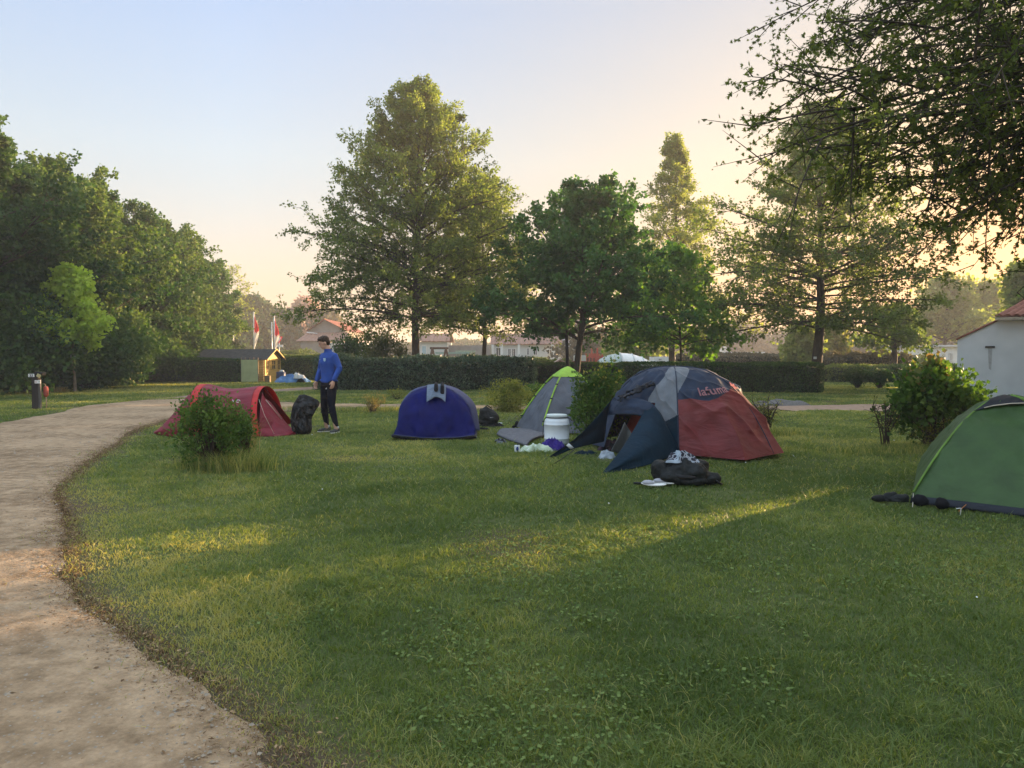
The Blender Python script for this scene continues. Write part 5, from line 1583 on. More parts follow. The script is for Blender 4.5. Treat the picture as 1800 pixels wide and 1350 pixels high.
mb.tube([(.168, 0, .428), (.215, -.03, .40), (.235, -.05, .375)], .008, 6); mb.tube([(-.168, 0, .428), (-.20, -.03, .40), (-.21, -.05, .37)], .006, 6)
mb.build('ring_handle', M['black'], T)

# sleeping mat by the lime topped tent
o = loft([[G(873, 767), G(890, 775), G(925, 787)], [G(882, 760) + Vector((0, 0, .02)), G(915, 766) + Vector((0, 0, .03)), G(938, 777) + Vector((0, 0, .02))], [G(905, 757), G(945, 760), G(968, 766)]], 30, 18, 'sleeping_mat',
         mat('mat_fabric', (.065, .068, .08), .75, c2=(.12, .12, .135), scale=14, bump=.8, bscale=9), None,
         lambda S, u, v: S + np.stack([0 * u, 0 * u, .035 + .03 * (vn2(u * 5, v * 4, 3) - .3) * np.minimum(1, np.minimum(np.minimum(u, 1 - u), np.minimum(v, 1 - v)) * 8)], -1), thick=.03)
tag(o, 'flat dark grey sleeping mat lying on the grass in front of the lime topped tent', 'sleeping mat')
a = G(880, 779); cloth_heap('dark_cover', 'small crumpled charcoal cover on the grass left of the sleeping mat', 'cover', a, .11, .08, .07, M['dark_cloth'], 201, mats=[M['dark_cloth'], mat('grey_lining', (.10, .11, .13), .7)])
a = G(1076, 799)
a = G(972, 791); cloth_heap('purple_towel', 'crumpled dark violet towel against the foot of the white barrel', 'towel', a, .20, .12, .17, fabric('violet_cloth', (.03, .015, .19), .05, .9, .9, 10), 202)
a = G(941, 793); cloth_heap('white_bag', 'crumpled white and pale green plastic bag in front of the sleeping mat', 'bag', a + Vector((0, -.05, 0)), .22, .14, .14, M['dull_white'], 203, fold=.6,
                            mats=[mat('bag_white', (.55, .58, .55), .45, .1, 8), mat('bag_green', (.38, .46, .33), .45, .1, 8)])
a = G(909, 795)
T = thing('carton', 'little white carton with a blue oval on its front standing in the grass', 'carton', (a.x, a.y, 0), .15)
mb = MB(); mb.box((0, 0, .052), (.078, .05, .104)); mb.build('box', M['dirtywhite'], T, bevel=.012)
mb = MB(); mb.tube([(0, -.0255, .052), (0, -.027, .052)], .019, 20); o = mb.build('oval_label', mat('carton_blue', (.015, .05, .22), .5), T)
for v in o.data.vertices: v.co.z = .052 + (v.co.z - .052) * 1.75
mb = MB(); mb.tube([(0.01, 0, .104), (.01, 0, .118)], .012, 10); mb.build('cap', M['black'], T)

# inside and before the big tent's porch
a = G(1067, 806); cloth_heap('pale_shirt', 'crumpled pale blue grey shirt lying in front of the tent porch', 'shirt', a, .12, .09, .10, mat('shirt_cloth', (.30, .34, .38), .8, .15, 10, bump=.5, bscale=14), 211)
a = G(1075, 793); cloth_heap('dark_clothes', 'heap of dark clothes in the open porch of the big tent', 'clothes', a + Vector((.05, .05, 0)), .22, .12, .16, M['dark_cloth'], 212, mats=[M['dark_cloth'], mat('plum_cloth', (.05, .03, .045), .9, bump=.5)])
a = G(1030, 799); cloth_heap('dark_shirt', 'dark blue shirt lying between the two porch ropes of the big tent', 'shirt', a, .17, .09, .05, M['t_teal'], 213)

# black backpack with printed cloth on top
a = G(1207, 853)
T = thing('backpack', 'large black backpack lying in the grass in front of the big tent', 'backpack', (a.x, a.y + .12, 0), .05)
mb = MB()
mb.rings([((-.34, 0, .05), .02, .05, Matrix.Rotation(math.pi / 2, 3, 'Y')), ((-.28, 0, .09), .085, .12, Matrix.Rotation(math.pi / 2, 3, 'Y')), ((-.15, 0, .125), .125, .16, Matrix.Rotation(math.pi / 2, 3, 'Y')),
          ((0, 0, .14), .14, .17, Matrix.Rotation(math.pi / 2, 3, 'Y')), ((.14, 0, .12), .12, .17, Matrix.Rotation(math.pi / 2, 3, 'Y')), ((.26, 0, .07), .07, .13, Matrix.Rotation(math.pi / 2, 3, 'Y')), ((.35, -.02, .03), .02, .06, Matrix.Rotation(math.pi / 2, 3, 'Y'))])
mb.ell((-.13, -.13, .09), (.17, .08, .07)); mb.ell((.10, -.12, .13), (.12, .09, .11)); mb.ell((-.27, .0, .14), (.10, .13, .13)); mb.ell((-.05, .02, .2), (.17, .13, .09)); mb.ell((.17, .05, .17), (.12, .1, .09)); mb.ell((.27, -.06, .06), (.12, .09, .07)); mb.ell((.02, -.17, .05), (.2, .05, .05))
nylon = mat('black_nylon', (.0035, .0045, .0045), .6, c2=(.010, .012, .012), scale=7, bump=.9, bscale=11, bdist=.03)
crumple(mb.build('bag_body', nylon, T, remesh=.011, smooth_it=1), .045, .10)
mb = MB(); mb.tube([(-.22, -.13, .13), (-.1, -.195, .1), (.03, -.19, .09), (.17, -.16, .11)], [.02, .025, .025, .02], 8); mb.tube([(-.3, -.05, .03), (-.36, -.12, .012), (-.46, -.10, .02), (-.56, -.03, .012)], .014, 8)
mb.build('shoulder_strap', M['black'], T)
mb = MB(); mb.tube([(.28, -.10, .07), (.33, -.17, .03), (.37, -.14, .012)], .013, 8); mb.build('side_strap', M['black'], T)
mb = MB(); mb.tube([(-.18, -.185, .045), (-.02, -.205, .05), (.12, -.19, .06)], .006, 6); mb.build('zip', mat('zip_grey', (.05, .05, .05), .5), T)
# cloth on it: dark with white pattern
pm, nt, b, out = new_mat('dark_floral_print')
vo = nt.nodes.new('ShaderNodeTexVoronoi'); vo.feature = 'DISTANCE_TO_EDGE'; vo.inputs['Scale'].default_value = 17
tcn = nt.nodes.new('ShaderNodeTexCoord'); nt.links.new(tcn.outputs['Object'], vo.inputs['Vector'])
cr = nt.nodes.new('ShaderNodeValToRGB'); cr.color_ramp.elements[0].color = (.32, .34, .38, 1); cr.color_ramp.elements[1].color = (.012, .012, .025, 1); cr.color_ramp.elements[0].position = .05; cr.color_ramp.elements[1].position = .10
nt.links.new(vo.outputs['Distance'], cr.inputs['Fac']); nt.links.new(cr.outputs['Color'], b.inputs['Base Color']); b.inputs['Roughness'].default_value = .85
cloth_heap('printed_cloth', 'crumpled dark cloth with a white pattern lying on top of the black backpack', 'cloth', (a.x - .02, a.y + .12, .235), .17, .12, .11, pm, 214, mats=[pm, mat('pale_lining', (.28, .33, .38), .8)])

# two white slippers
for k, (px, py, rz) in enumerate(((1149, 857, -.35), (1168, 857, -.32))):
    a = G(px, py)
    T = thing('slipper', ['nearer left white slipper lying in the grass before the black backpack', 'right white slipper partly behind the other before the black backpack'][k], 'slipper', (a.x + .03 * k, a.y + .12 * k, .015), rz, 'white slippers')
    mb = MB(); mb.rings([((0, 0, .0), .13, .042), ((0, 0, .012), .137, .047), ((0, 0, .024), .135, .046)], 28)
    for i_, v in enumerate(mb.v):
        x = v[0]; mb.v[i_] = (x, v[1] * (1 - .22 * math.exp(-((x - .02) / .04) ** 2)), v[2] + .012 * (x / .13) ** 2)
    mb.build('sole', M['white'], T, subsurf=1)
    mb = MB(); mb.ell((-.055, 0, .032), (.07, .043, .03), 16, 8); mb.build('upper', mat('slipper_grey_%d' % k, (.33, .33, .36), .8, .1, 20), T)

# dark shoes left of the green tent
for k, (px, py, rz, sc) in enumerate(((1556, 881, .2, 1), (1574, 882, -.4, .9))):
    a = G(px, py)
    mb = MB(); mb.ell((-.06, 0, .03), (.09, .042, .035)); mb.ell((.05, 0, .04), (.08, .04, .045)); mb.ell((.09, 0, .055), (.04, .035, .035)); mb.ell((0, 0, .012), (.14, .045, .012))
    o = mb.build('dark_shoe', nylon, None, remesh=.008, smooth_it=1); o.location = a; o.rotation_euler = (0, 0, rz); o.scale = (sc,) * 3
    tag(o, ['black shoe on the grass left of the green tent, the left one', 'black shoe on the grass left of the green tent, the one nearer the tent'][k], 'shoe', 'black shoes by the green tent')
for k, (px, py, sx, lab) in enumerate(((1617, 889, .07, 'dark rounded bag tucked under the left corner of the green tent'), (1655, 895, .055, 'small dark bag under the front hem of the green tent'))):
    a = G(px, py); mb = MB(); mb.ell((0, 0, .05), (sx, .05, .055)); mb.ell((.03, .01, .04), (sx * .8, .05, .04)); mb.ell((-.02, 0, .08), (sx * .5, .03, .03))
    o = mb.build('dark_bag', M['dark_cloth'], None, remesh=.01, smooth_it=1); o.location = a + Vector((0, .0, 0)); tag(o, lab, 'bag')

# black sports bag beside the blue tent with things under it
a = G(861, 749)
T = thing('sports_bag', 'black rounded sports bag with a small white tick mark beside the blue tent', 'bag', (a.x - .02, a.y, 0))
mb = MB(); mb.ell((0, 0, .19), (.19, .13, .15)); mb.ell((-.06, 0, .28), (.12, .11, .11)); mb.ell((.08, -.02, .17), (.13, .12, .12)); mb.ell((-.02, 0, .08), (.2, .13, .08)); mb.ell((-.15, 0, .2), (.05, .08, .16))
crumple(mb.build('bag_body', nylon, T, remesh=.012, smooth_it=1), .045, .10)
mb = MB(); mb.tube([(-.1, -.02, .36), (-.03, -.04, .42), (.06, -.03, .36)], .012, 8); mb.build('handle', M['black'], T)
tick = [(-.035, .008), (-.028, -.006), (-.015, -.008), (.045, .006), (-.012, .0), (-.024, .004)]
mb = MB(); mb.add([(x + .06, -.142 - .0 * x, z + .185) for x, z in tick], [(0, 1, 2, 4, 5), (2, 3, 4)]); mb.build('tick_mark', M['white'], T)
a = G(866, 749.5); cloth_heap('dark_clothes', 'black clothing with a white edge under the sports bag by the blue tent', 'clothes', a, .26, .12, .07, M['dark_cloth'], 221, mats=[M['dark_cloth'], M['dark_cloth']])
a = G(874, 748.5); mb = MB(); mb.box((0, 0, .035), (.17, .09, .03)); mb.box((.06, -.01, .055), (.08, .07, .025), .4)
o = mb.build('white_pouch', M['dull_white'], None, bevel=.012); o.location = a; tag(o, 'small white pouch lying on the dark clothes right of the sports bag', 'pouch')
a = G(850, 755); cloth_heap('dark_clothes', 'small dark cloth on the grass at the right foot of the blue tent', 'clothes', a, .10, .06, .04, M['dark_cloth'], 222)

# bin bag
rows_ = [(763, 517, 545, .05), (758, 513, 549, .10), (748, 511, 547, .12), (738, 510, 546, .12), (728, 511, 550, .11), (718, 512, 556, .10), (710, 514, 561, .08), (704, 517, 560, .06), (698, 521, 546, .04), (694, 525, 532, .012)]
nu = 72; V = []; BY = 13.15; bc = P(530, 762, BY)
for j, (py, xl, xr_, dp) in enumerate(rows_):
    l_, r2_ = P(xl, py, BY), P(xr_, py, BY); cx = (l_.x + r2_.x) / 2 - bc.x; rx = (r2_.x - l_.x) / 2; z = max(l_.z, .0)
    for k in range(nu):
        an = 2 * math.pi * k / nu
        f1 = 1 - .38 * abs(math.sin(an * 5 + j * .35 + 2 * float(vn2(j * .7, k * .1, 4)))) * (abs(math.sin(an)) > .1)
        f2_ = 1 + .3 * (float(vn2(k * .35, j * .9, 9)) - .5)
        V.append((cx + rx * math.cos(an) * (1 - .12 * (f2_ - 1)) + .02 * (float(vn2(j * 1.3, k * .12, 3)) - .5), dp * math.sin(an) * f1 * f2_ + .02 * j * .5, z))
Fb = [(j * nu + k, j * nu + (k + 1) % nu, (j + 1) * nu + (k + 1) % nu, (j + 1) * nu + k) for j in range(len(rows_) - 1) for k in range(nu)]
mb = MB(); mb.add(V, Fb, True)
binm = mat('black_bin_film', (.003, .003, .003), .16, c2=(.007, .006, .006), scale=6, bump=1.0, bscale=6, bdist=.22, spec=.6, stretch=(2.5, 2.5, .8))
o = crumple(mb.build('bin_bag', binm, None, subsurf=1), .028, .12); o.location = (bc.x, BY, 0)
sm = o.modifiers.new('film', 'SOLIDIFY'); sm.thickness = .003
tag(o, 'open black plastic bin bag standing on the grass between the red tent and the man', 'bin bag')

# ------------------------------------------------------------------ the man
a = G(579, 760)
MAN = (a.x, a.y, 0)
root = thing('person', 'young man in blue training top and dark track pants looking down to his right', 'person', MAN, R(-38))
skin = mat('skin', (.55, .33, .24), .55, .08, 12)
bluet = fabric('blue_training_top', (.012, .055, .27), .0, .75, .9, 3.5, stretch=(1, 1, .7))
pants = fabric('navy_track_pants', (.006, .007, .014), .0, .8, .9, 4, spec=.1)
hairm = mat('dark_brown_hair', (.022, .013, .008), .6, c2=(.06, .035, .02), scale=60, bump=1, bscale=70, stretch=(1, 1, .4))
# front is -y, his right is -x
sh_r, sh_l = Vector((-.165, 0, 1.395)), Vector((.165, 0, 1.395))
el_r, el_l = Vector((-.235, .0, 1.17)), Vector((.265, .03, 1.18))
wr_r, wr_l = Vector((-.235, -.10, .945)), Vector((.245, -.09, .96))
hp_r, hp_l = Vector((-.09, 0, .93)), Vector((.09, 0, .93))
kn_r, kn_l = Vector((-.11, -.03, .50)), Vector((.13, -.05, .50))
an_r, an_l = Vector((-.10, .02, .09)), Vector((.20, .0, .09))


def limb(mb, pts, rs, n=14):
    pts = [Vector(p) for p in pts]; P_, R_ = [], []
    for i in range(len(pts) - 1):
        for k in range(5):
            t = k / 5; P_.append(pts[i].lerp(pts[i + 1], t)); R_.append(rs[i] * (1 - t) + rs[i + 1] * t)
    P_.append(pts[-1]); R_.append(rs[-1]); mb.tube(P_, R_, n)
    mb.ell(pts[0], (rs[0],) * 3, 12, 8); mb.ell(pts[-1], (rs[-1],) * 3, 12, 8)


HC = Vector((-.035, -.075, 1.645)); HR = Euler((R(22), R(4), R(-34))).to_matrix()     # head turned to his right and bowed


def hd(x, y, z): return HC + HR @ Vector((x, y, z))


body = MB()
body.rings([((0, 0, .90), .15, .10), ((0, 0, 1.02), .145, .095), ((0, -.01, 1.15), .15, .10), ((0, -.01, 1.30), .175, .11), ((0, 0, 1.42), .16, .085), ((0, .0, 1.47), .08, .06)], 24)
limb(body, [(0, .005, 1.45), (-.015, -.03, 1.57)], [.058, .055])
body.ell(HC + HR @ Vector((0, 0, .02)), (.074, .092, .098), 24, 16, HR)
body.ell(hd(0, -.02, -.05), (.056, .068, .066), 20, 12, HR)
body.ell(hd(0, -.062, -.085), (.026, .022, .022), 12, 8, HR)
body.tube([hd(0, -.084, .018), hd(0, -.100, -.012), hd(0, -.108, -.028)], [.009, .011, .013], 8); body.ell(hd(0, -.1, -.03), (.015, .014, .010), 10, 6, HR)
body.ell(hd(0, -.084, -.055), (.022, .010, .006), 10, 6, HR); body.ell(hd(0, -.083, -.066), (.019, .010, .006), 10, 6, HR)
body.ell(hd(0, -.076, .035), (.055, .018, .012), 12, 6, HR)
for sx in (-1, 1): body.ell(hd(sx * .076, .01, -.008), (.010, .020, .030), 10, 8, HR @ Euler((R(12), 0, 0)).to_matrix())
limb(body, [sh_r, el_r, wr_r], [.05, .040, .028]); limb(body, [sh_l, el_l, wr_l], [.05, .040, .028])
limb(body, [hp_r, kn_r, an_r], [.085, .055, .040]); limb(body, [hp_l, kn_l, an_l], [.085, .055, .040])
for s_, wr in ((-1, wr_r), (1, wr_l)):
    d = Vector((0, -.25, -1)).normalized(); sd_ = Vector((0, -1, .25)).normalized()     # hand points down, palm faces the thigh
    palm = wr + d * .055
    body.rings([(wr + d * t, ry, rx, Matrix((Vector((1, 0, 0)), sd_, d)).transposed()) for t, rx, ry in ((.0, .026, .020), (.03, .036, .018), (.07, .042, .016), (.095, .040, .013))], 16)
    for k, (o_, L_) in enumerate(((.030, .072), (.010, .080), (-.010, .075), (-.029, .060))):
        b0 = wr + d * .088 + sd_ * o_
        cv = Vector((-s_, 0, 0))
        body.tube([b0, b0 + d * L_ * .4 + cv * .004 + sd_ * o_ * .1, b0 + d * L_ * .72 + cv * .016, b0 + d * L_ * .9 + cv * .032], [.0095, .009, .008, .006], 8)
    b0 = wr + d * .03 + sd_ * .03
    body.tube([b0, b0 + d * .03 + sd_ * .022 + Vector((-s_ * .008, 0, 0)), b0 + d * .062 + sd_ * .026 + Vector((-s_ * .016, 0, 0))], [.012, .010, .008], 8)
body.build('body', skin, root, remesh=.0055, smooth_it=2)
eyem = mat('eye_dark', (.05, .035, .03), .3)
for sx in (-1, 1):
    mb = MB(); mb.ell(hd(sx * .030, -.083, .014), (.011, .006, .006), 10, 6, HR); mb.build('eye', eyem, root)
# hair: short at the sides, longer swept fringe
hair = MB(); r_ = np.random.default_rng(4)
hair.ell(hd(0, .018, .050), (.083, .094, .078), 26, 16, HR)
hair.ell(hd(0, .055, .0), (.074, .055, .075), 20, 12, HR)
hair.ell(hd(0, -.042, .086), (.066, .050, .034), 16, 10, HR)
for k in range(46):
    an = r_.uniform(-2.6, 2.6); el_ = r_.uniform(.1, 1.2)
    d = Vector((math.sin(an) * math.cos(el_), -math.cos(an) * math.cos(el_), math.sin(el_)))
    p0 = hd(d.x * .070, d.y * .082 + .012, .045 + d.z * .062)
    sw = HR @ Vector((-.028 + r_.normal(0, .012), -.012, .006 + r_.normal(0, .008)))
    hair.tube([p0, p0 + (HR @ d) * .020 + sw * .4, p0 + (HR @ d) * .024 + sw], [.014, .010, .004], 6)
hair.build('hair', hairm, root, remesh=.006, smooth_it=1)
top = MB()
top.rings([((0, 0, .915), .162, .112), ((0, 0, .935), .170, .118), ((0, -.005, 1.02), .163, .115), ((0, -.01, 1.12), .165, .118), ((0, -.015, 1.28), .195, .132), ((0, -.005, 1.38), .20, .115), ((0, 0, 1.44), .155, .092), ((0, 0, 1.475), .10, .075), ((-.004, -.01, 1.50), .070, .066), ((-.008, -.018, 1.535), .064, .062)], 28)
for sh, el, wr in ((sh_r, el_r, wr_r), (sh_l, el_l, wr_l)):
    limb(top, [sh, sh.lerp(el, .5) + Vector((.0, .0, 0)), el, el.lerp(wr, .5), el.lerp(wr, .93)], [.066, .062, .054, .049, .041])
    for k in range(3):
        q = el + Vector((0, -.005, .03 - k * .035)); top.ell(q, (.058, .056, .010), 14, 6)
top.ell((.10, .05, .95), (.07, .06, .03)); top.ell((-.08, -.08, .96), (.08, .04, .025))
tp_ = top.build('training_top', bluet, root, remesh=.0085, smooth_it=2)
leg = MB()
leg.rings([((0, 0, .86), .150, .108), ((0, 0, .93), .155, .108), ((0, 0, 1.0), .15, .10)], 24)
limb(leg, [hp_r + Vector((0, 0, -.02)), hp_r.lerp(kn_r, .5), kn_r, kn_r.lerp(an_r, .45), an_r + Vector((0, 0, .045))], [.098, .084, .066, .060, .042])
limb(leg, [hp_l + Vector((0, 0, -.02)), hp_l.lerp(kn_l, .5), kn_l, kn_l.lerp(an_l, .45), an_l + Vector((0, 0, .045))], [.098, .084, .066, .060, .042])
for kn in (kn_r, kn_l):
    for k in range(3): leg.ell(kn + Vector((0, -.01, -.02 - k * .05)), (.070 - .004 * k, .066, .012), 14, 6, Euler((R(18), R(10 * (k - 1)), 0)).to_matrix())
leg.build('track_pants', pants, root, remesh=.0085, smooth_it=2)
shoem = mat('grey_knit_shoe', (.035, .04, .04), .8, c2=(.09, .095, .09), scale=40, bump=.4)
for kx, (an_, yaw) in enumerate(((an_r, -.35), (an_l, .25))):
    sh = MB(); m_ = Matrix.Rotation(yaw, 3, 'Z')
    for (x, y, z, rx, ry, rz_) in ((0, .02, .055, .037, .05, .045), (0, -.05, .045, .042, .07, .035), (0, -.12, .036, .043, .055, .026), (0, .055, .06, .032, .025, .045)):
        sh.ell(Vector((an_.x, an_.y, 0)) + m_ @ Vector((x, y, z)), (rx, ry, rz_), 16, 10, m_)
    so = sh.build('shoe', shoem, root, remesh=.007, smooth_it=1)
    sl = MB()
    for (y, ry, rx) in ((.01, .075, .038), (-.09, .09, .044)): sl.rings([(Vector((an_.x, an_.y, .0)) + m_ @ Vector((0, y, z)), rx, ry, m_) for z in (.002, .022)], 20)
    s2 = sl.build('sole', M['white'], so, remesh=.007)
    sk = MB(); sk.rings([((an_.x, an_.y + .01, .085), .040, .043), ((an_.x, an_.y + .008, .125), .040, .042)], 16); sk.build('sock', M['dull_white'], root)
# crest, tick and three-stripe triangle
def chest(x, z): 
    t = (z - 1.12) / .16; rx = .165 + .025 * t; ry = .118 + .012 * t
    return Vector((x, -.014 - ry * math.sqrt(max(0, 1 - (x / rx) ** 2)) - .009, z))
cx, cz = .068, 1.335
sh_pts = [(-.026, .03), (.026, .03), (.028, 0), (.018, -.024), (0, -.036), (-.018, -.024), (-.028, 0)]
mb = MB(); mb.add([chest(cx + x, cz + z) for x, z in sh_pts] + [chest(cx, cz)], [(k, (k + 1) % 7, 7) for k in range(7)]); mb.build('crest', mat('pale_blue_crest', (.30, .50, .70), .6), root)
mb = MB()
for zz in (.018, .002, -.014): mb.add([chest(cx + x, cz + zz + z) + Vector((0, -.003, 0)) for x, z in ((-.019, 0), (.019, 0), (.017, .006), (-.017, .006))], [(0, 1, 2, 3)])
mb.build('crest_lines', mat('crest_white', (.75, .8, .85), .6), root)
mb = MB(); mb.add([chest(-.075 + x * .75, 1.335 + z * .9) for x, z in tick], [(0, 1, 2, 4, 5), (2, 3, 4)]); mb.build('tick_mark', M['white'], root)
for k, (x0, h_) in enumerate(((-.018, .012), (-.004, .022), (.010, .032))):
    mb = MB(); bx = .055 + x0; zz = .80
    mb.add([(bx, -.108, zz), (bx + .010, -.109, zz), (bx + .004, -.109, zz + h_), (bx - .006, -.108, zz + h_ * .85)], [(0, 1, 2, 3)]); mb.build('stripe_mark', M['white'], root)

# ================================================================== POST, SHED, FLAGS, CARS
a = G(66, 719)
T = thing('numbered_post', 'dark wooden pitch post with two small white plates and a sloping top', 'post', (a.x, a.y, 0), .1)
dk = mat('dark_stained_wood', (.018, .014, .012), .8, c2=(.04, .032, .026), scale=10, bump=.6, bscale=30, stretch=(1, 1, .2))
mb = MB(); mb.box((-.02, 0, .45), (.17, .16, .94)); mb.build('post', dk, T, bevel=.01)
mb = MB(); mb.box((.085, -.03, .40), (.05, .08, .80)); mb.build('batten', mat('grey_wood', (.09, .085, .08), .85, bump=.5), T, bevel=.006)
mb = MB(); mb.add([(-.07, -.1, .90), (.19, -.1, .90), (.19, .1, .90), (-.07, .1, .90), (-.03, -.1, 1.0), (.20, -.1, .99), (.20, .1, .99), (-.03, .1, 1.0)], [(0, 1, 5, 4), (1, 2, 6, 5), (2, 3, 7, 6), (3, 0, 4, 7), (4, 5, 6, 7), (3, 2, 1, 0)]); mb.build('cap', M['black'], T, bevel=.012)
mb = MB(); mb.box((.10, -.106, .90), (.10, .01, .09), 0, Matrix.Rotation(.5, 3, 'Y')); mb.build('pale_panel', mat('yellowed_panel', (.40, .36, .18), .6), T, bevel=.003)
o = MB().box((-.09, -.096, .905), (.155, .012, .085)).build('number_plate', M['white'], T, bevel=.002)
blk = M['black']
put_text('33', .092, blk, o, 'digits', matrix=Matrix.Translation((-.09, -.1035, .872)) @ Matrix.Rotation(math.pi / 2, 4, 'X'), bold=.003)
o = MB().box((.075, -.112, .735), (.15, .012, .085)).build('direction_plate', M['white'], T, bevel=.002)
mb = MB(); mb.box((.115, -.1195, .735), (.045, .002, .007)); mb.add([(.135, -.1197, .75), (.152, -.1197, .735), (.135, -.1197, .72)], [(0, 1, 2)]); mb.build('arrow', blk, o)
mb = MB(); mb.box((.035, -.1195, .748), (.045, .002, .006)); mb.box((.035, -.1195, .732), (.045, .002, .006)); mb.box((.035, -.1195, .716), (.045, .002, .006)); mb.build('small_print', mat('faint_red_ink', (.4, .15, .15)), o)
T2 = thing('red_canister', 'faded red canister hanging behind the right side of the pitch post', 'canister', (a.x + .16, a.y + .12, 0))
mb = MB(); mb.lathe((0, 0, .32), [(0, 0), (.03, .0), (.06, .05), (.065, .15), (.06, .26), (.03, .29), (0, .29)], 18); mb.build('tank', mat('faded_red', (.33, .07, .05), .6, .2, 10), T2)
mb = MB(); mb.tube([(0, 0, .60), (-.02, 0, .66), (-.05, -.02, .68)], .01, 6); mb.tube([(0, 0, .33), (.01, 0, .17), (0, 0, .0)], .013, 6); mb.build('stand', mat('pale_rod', (.35, .25, .18)), T2)

# garden shed
wall_y = mat('varnished_boards', (.42, .27, .07), .6, c2=(.60, .42, .13), scale=4, bump=.5, bscale=30, stretch=(.3, .3, 6))
wall_d = mat('brown_boards', (.15, .11, .06), .8, c2=(.22, .16, .09), scale=4, bump=.6, bscale=10, stretch=(.3, .3, 8))  # plain brown wood, used for the crate
felt = mat('roof_felt', (.035, .033, .032), .95, c2=(.07, .065, .06), scale=6, bump=.5)
c = P(480, 640, 43.5)
T = thing('garden_shed', 'yellow varnished wooden garden shed with a long low dark felt roof', 'shed', (c.x, c.y, 0), R(-9))
Lx, Wy, EH, RH = 4.2, 1.95, 1.36, 1.86
mb = MB(); mb.box((-Lx / 2, 0, EH / 2), (Lx, Wy, EH))
mb.add([(0, -Wy / 2, EH), (0, Wy / 2, EH), (0, 0, RH - .04), (-Lx, -Wy / 2, EH), (-Lx, Wy / 2, EH), (-Lx, 0, RH - .04)], [(0, 1, 2), (5, 4, 3)])
mb.build('wall', wall_y, T)
mb = MB()
for sgn in (-1, 1):
    e0 = (sgn * (Wy / 2 + .16), EH - .09); e1 = (0, RH)
    mb.add([(.22, e0[0], e0[1]), (-Lx - .2, e0[0], e0[1]), (-Lx - .2, 0, RH), (.22, 0, RH), (.22, e0[0], e0[1] + .05), (-Lx - .2, e0[0], e0[1] + .05), (-Lx - .2, 0, RH + .05), (.22, 0, RH + .05)],
           [(0, 1, 2, 3), (4, 7, 6, 5), (0, 4, 5, 1), (1, 5, 6, 2), (3, 2, 6, 7), (0, 3, 7, 4)])
mb.build('roof', felt, T)
for sgn in (-1, 1):
    mb = MB(); mb.tube([(.235, sgn * (Wy / 2 + .17), EH - .08), (.235, 0, RH + .045)], .035, 4, False); mb.build('barge_board', wall_y, T)
dr_ = MB().box((.012, 0, .66), (.024, .86, 1.3)).build('door', wall_y, T)
o = MB().box((.030, 0, .98), (.012, .44, .5)).build('window', M['glass'], dr_)
mb = MB()
for yy in (-.22, 0, .22): mb.box((.04, yy, .98), (.02, .03, .52))
for zz in (.73, .98, 1.23): mb.box((.042, 0, zz), (.02, .47, .03))
mb.build('glazing_bars', wall_y, dr_)
for yy in (-.68, .68):
    o = MB().box((.008, yy, .98), (.016, .26, .55)).build('window', M['glass'], T)
    mb = MB()
    for y2 in (-.13, 0, .13): mb.box((.02, yy + y2, .98), (.022, .025, .57))
    for zz in (.7, .98, 1.26): mb.box((.022, yy, zz), (.022, .285, .028))
    mb.build('glazing_bars', wall_y, o)
mb = MB()
for k in range(13): mb.box((-.55, -Wy / 2 - .06, .08 + k * .098), (1.0, .03, .052), 0, Matrix.Rotation(.35, 3, 'X'))
mb.build('slatted_side', mat('pale_slats', (.52, .38, .20), .7, bump=.3), T)
# green mesh panel, fence, cone
c1, c2_ = P(424, 640, 42.0), P(453, 640, 42.0)
T = thing('screen_panel', 'pale green screening panel between the square hedge and the shed slats', 'screen', (c1.x, 42.0, 0))
mb = MB(); mb.box(((c2_.x - c1.x) / 2, 0, .66), (c2_.x - c1.x, .02, 1.25)); mb.build('mesh_sheet', mat('pale_green_mesh', (.42, .46, .25), .8, .1, 3, bump=.4, bscale=20), T)
for k in range(5):
    mb = MB(); mb.box(((c2_.x - c1.x) * k / 4, .03, .70), (.05, .05, 1.42)); mb.build('fence_post', M['bark_pale'], T)
c1 = P(268, 640, 43.5); c2_ = P(336, 640, 43.2)
T = thing('mesh_fence', 'dark green mesh fence between the hedgerow and the square clipped hedge', 'fence', (c1.x, 43.4, 0))
mb = MB(); mb.box(((c2_.x - c1.x) / 2, 0, .62), (c2_.x - c1.x, .02, 1.2)); mb.build('mesh_sheet', mat('dark_green_mesh', (.008, .035, .025), .8, .15, 3), T)
mb = MB(); mb.box((c2_.x - c1.x - .05, -.05, .5), (.05, .05, 1.0)); mb.build('fence_post', M['metal'], T)
a = G(440, 671)
T = thing('traffic_cone', 'small faded orange cone on the grass in front of the green screening panel', 'cone', a)
mb = MB(); mb.lathe((0, 0, .02), [(.13, 0), (.025, .46), (.02, .46), (0, .46)], 16); mb.build('cone_body', mat('faded_orange', (.55, .20, .08), .6), T)
mb = MB(); mb.box((0, 0, .015), (.32, .32, .03)); mb.build('cone_base', mat('faded_orange_base', (.40, .15, .07), .7), T)
a = P(494, 668, 42.8)
T = thing('blue_drum', 'dark blue plastic drum standing at the right corner of the shed', 'drum', (a.x, 42.8, 0))
mb = MB(); mb.lathe((0, 0, 0), [(0, 0), (.25, 0), (.27, .05), (.26, .2), (.28, .23), (.28, .36), (.26, .4), (.27, .55), (.22, .6), (0, .6)], 22); mb.build('drum_body', mat('dark_blue_plastic', (.012, .03, .09), .4), T)
mb = MB(); mb.ell((.08, -.1, .62), (.14, .1, .08)); mb.build('pale_lid', M['dull_white'], T)
a = P(482, 664, 42.4)
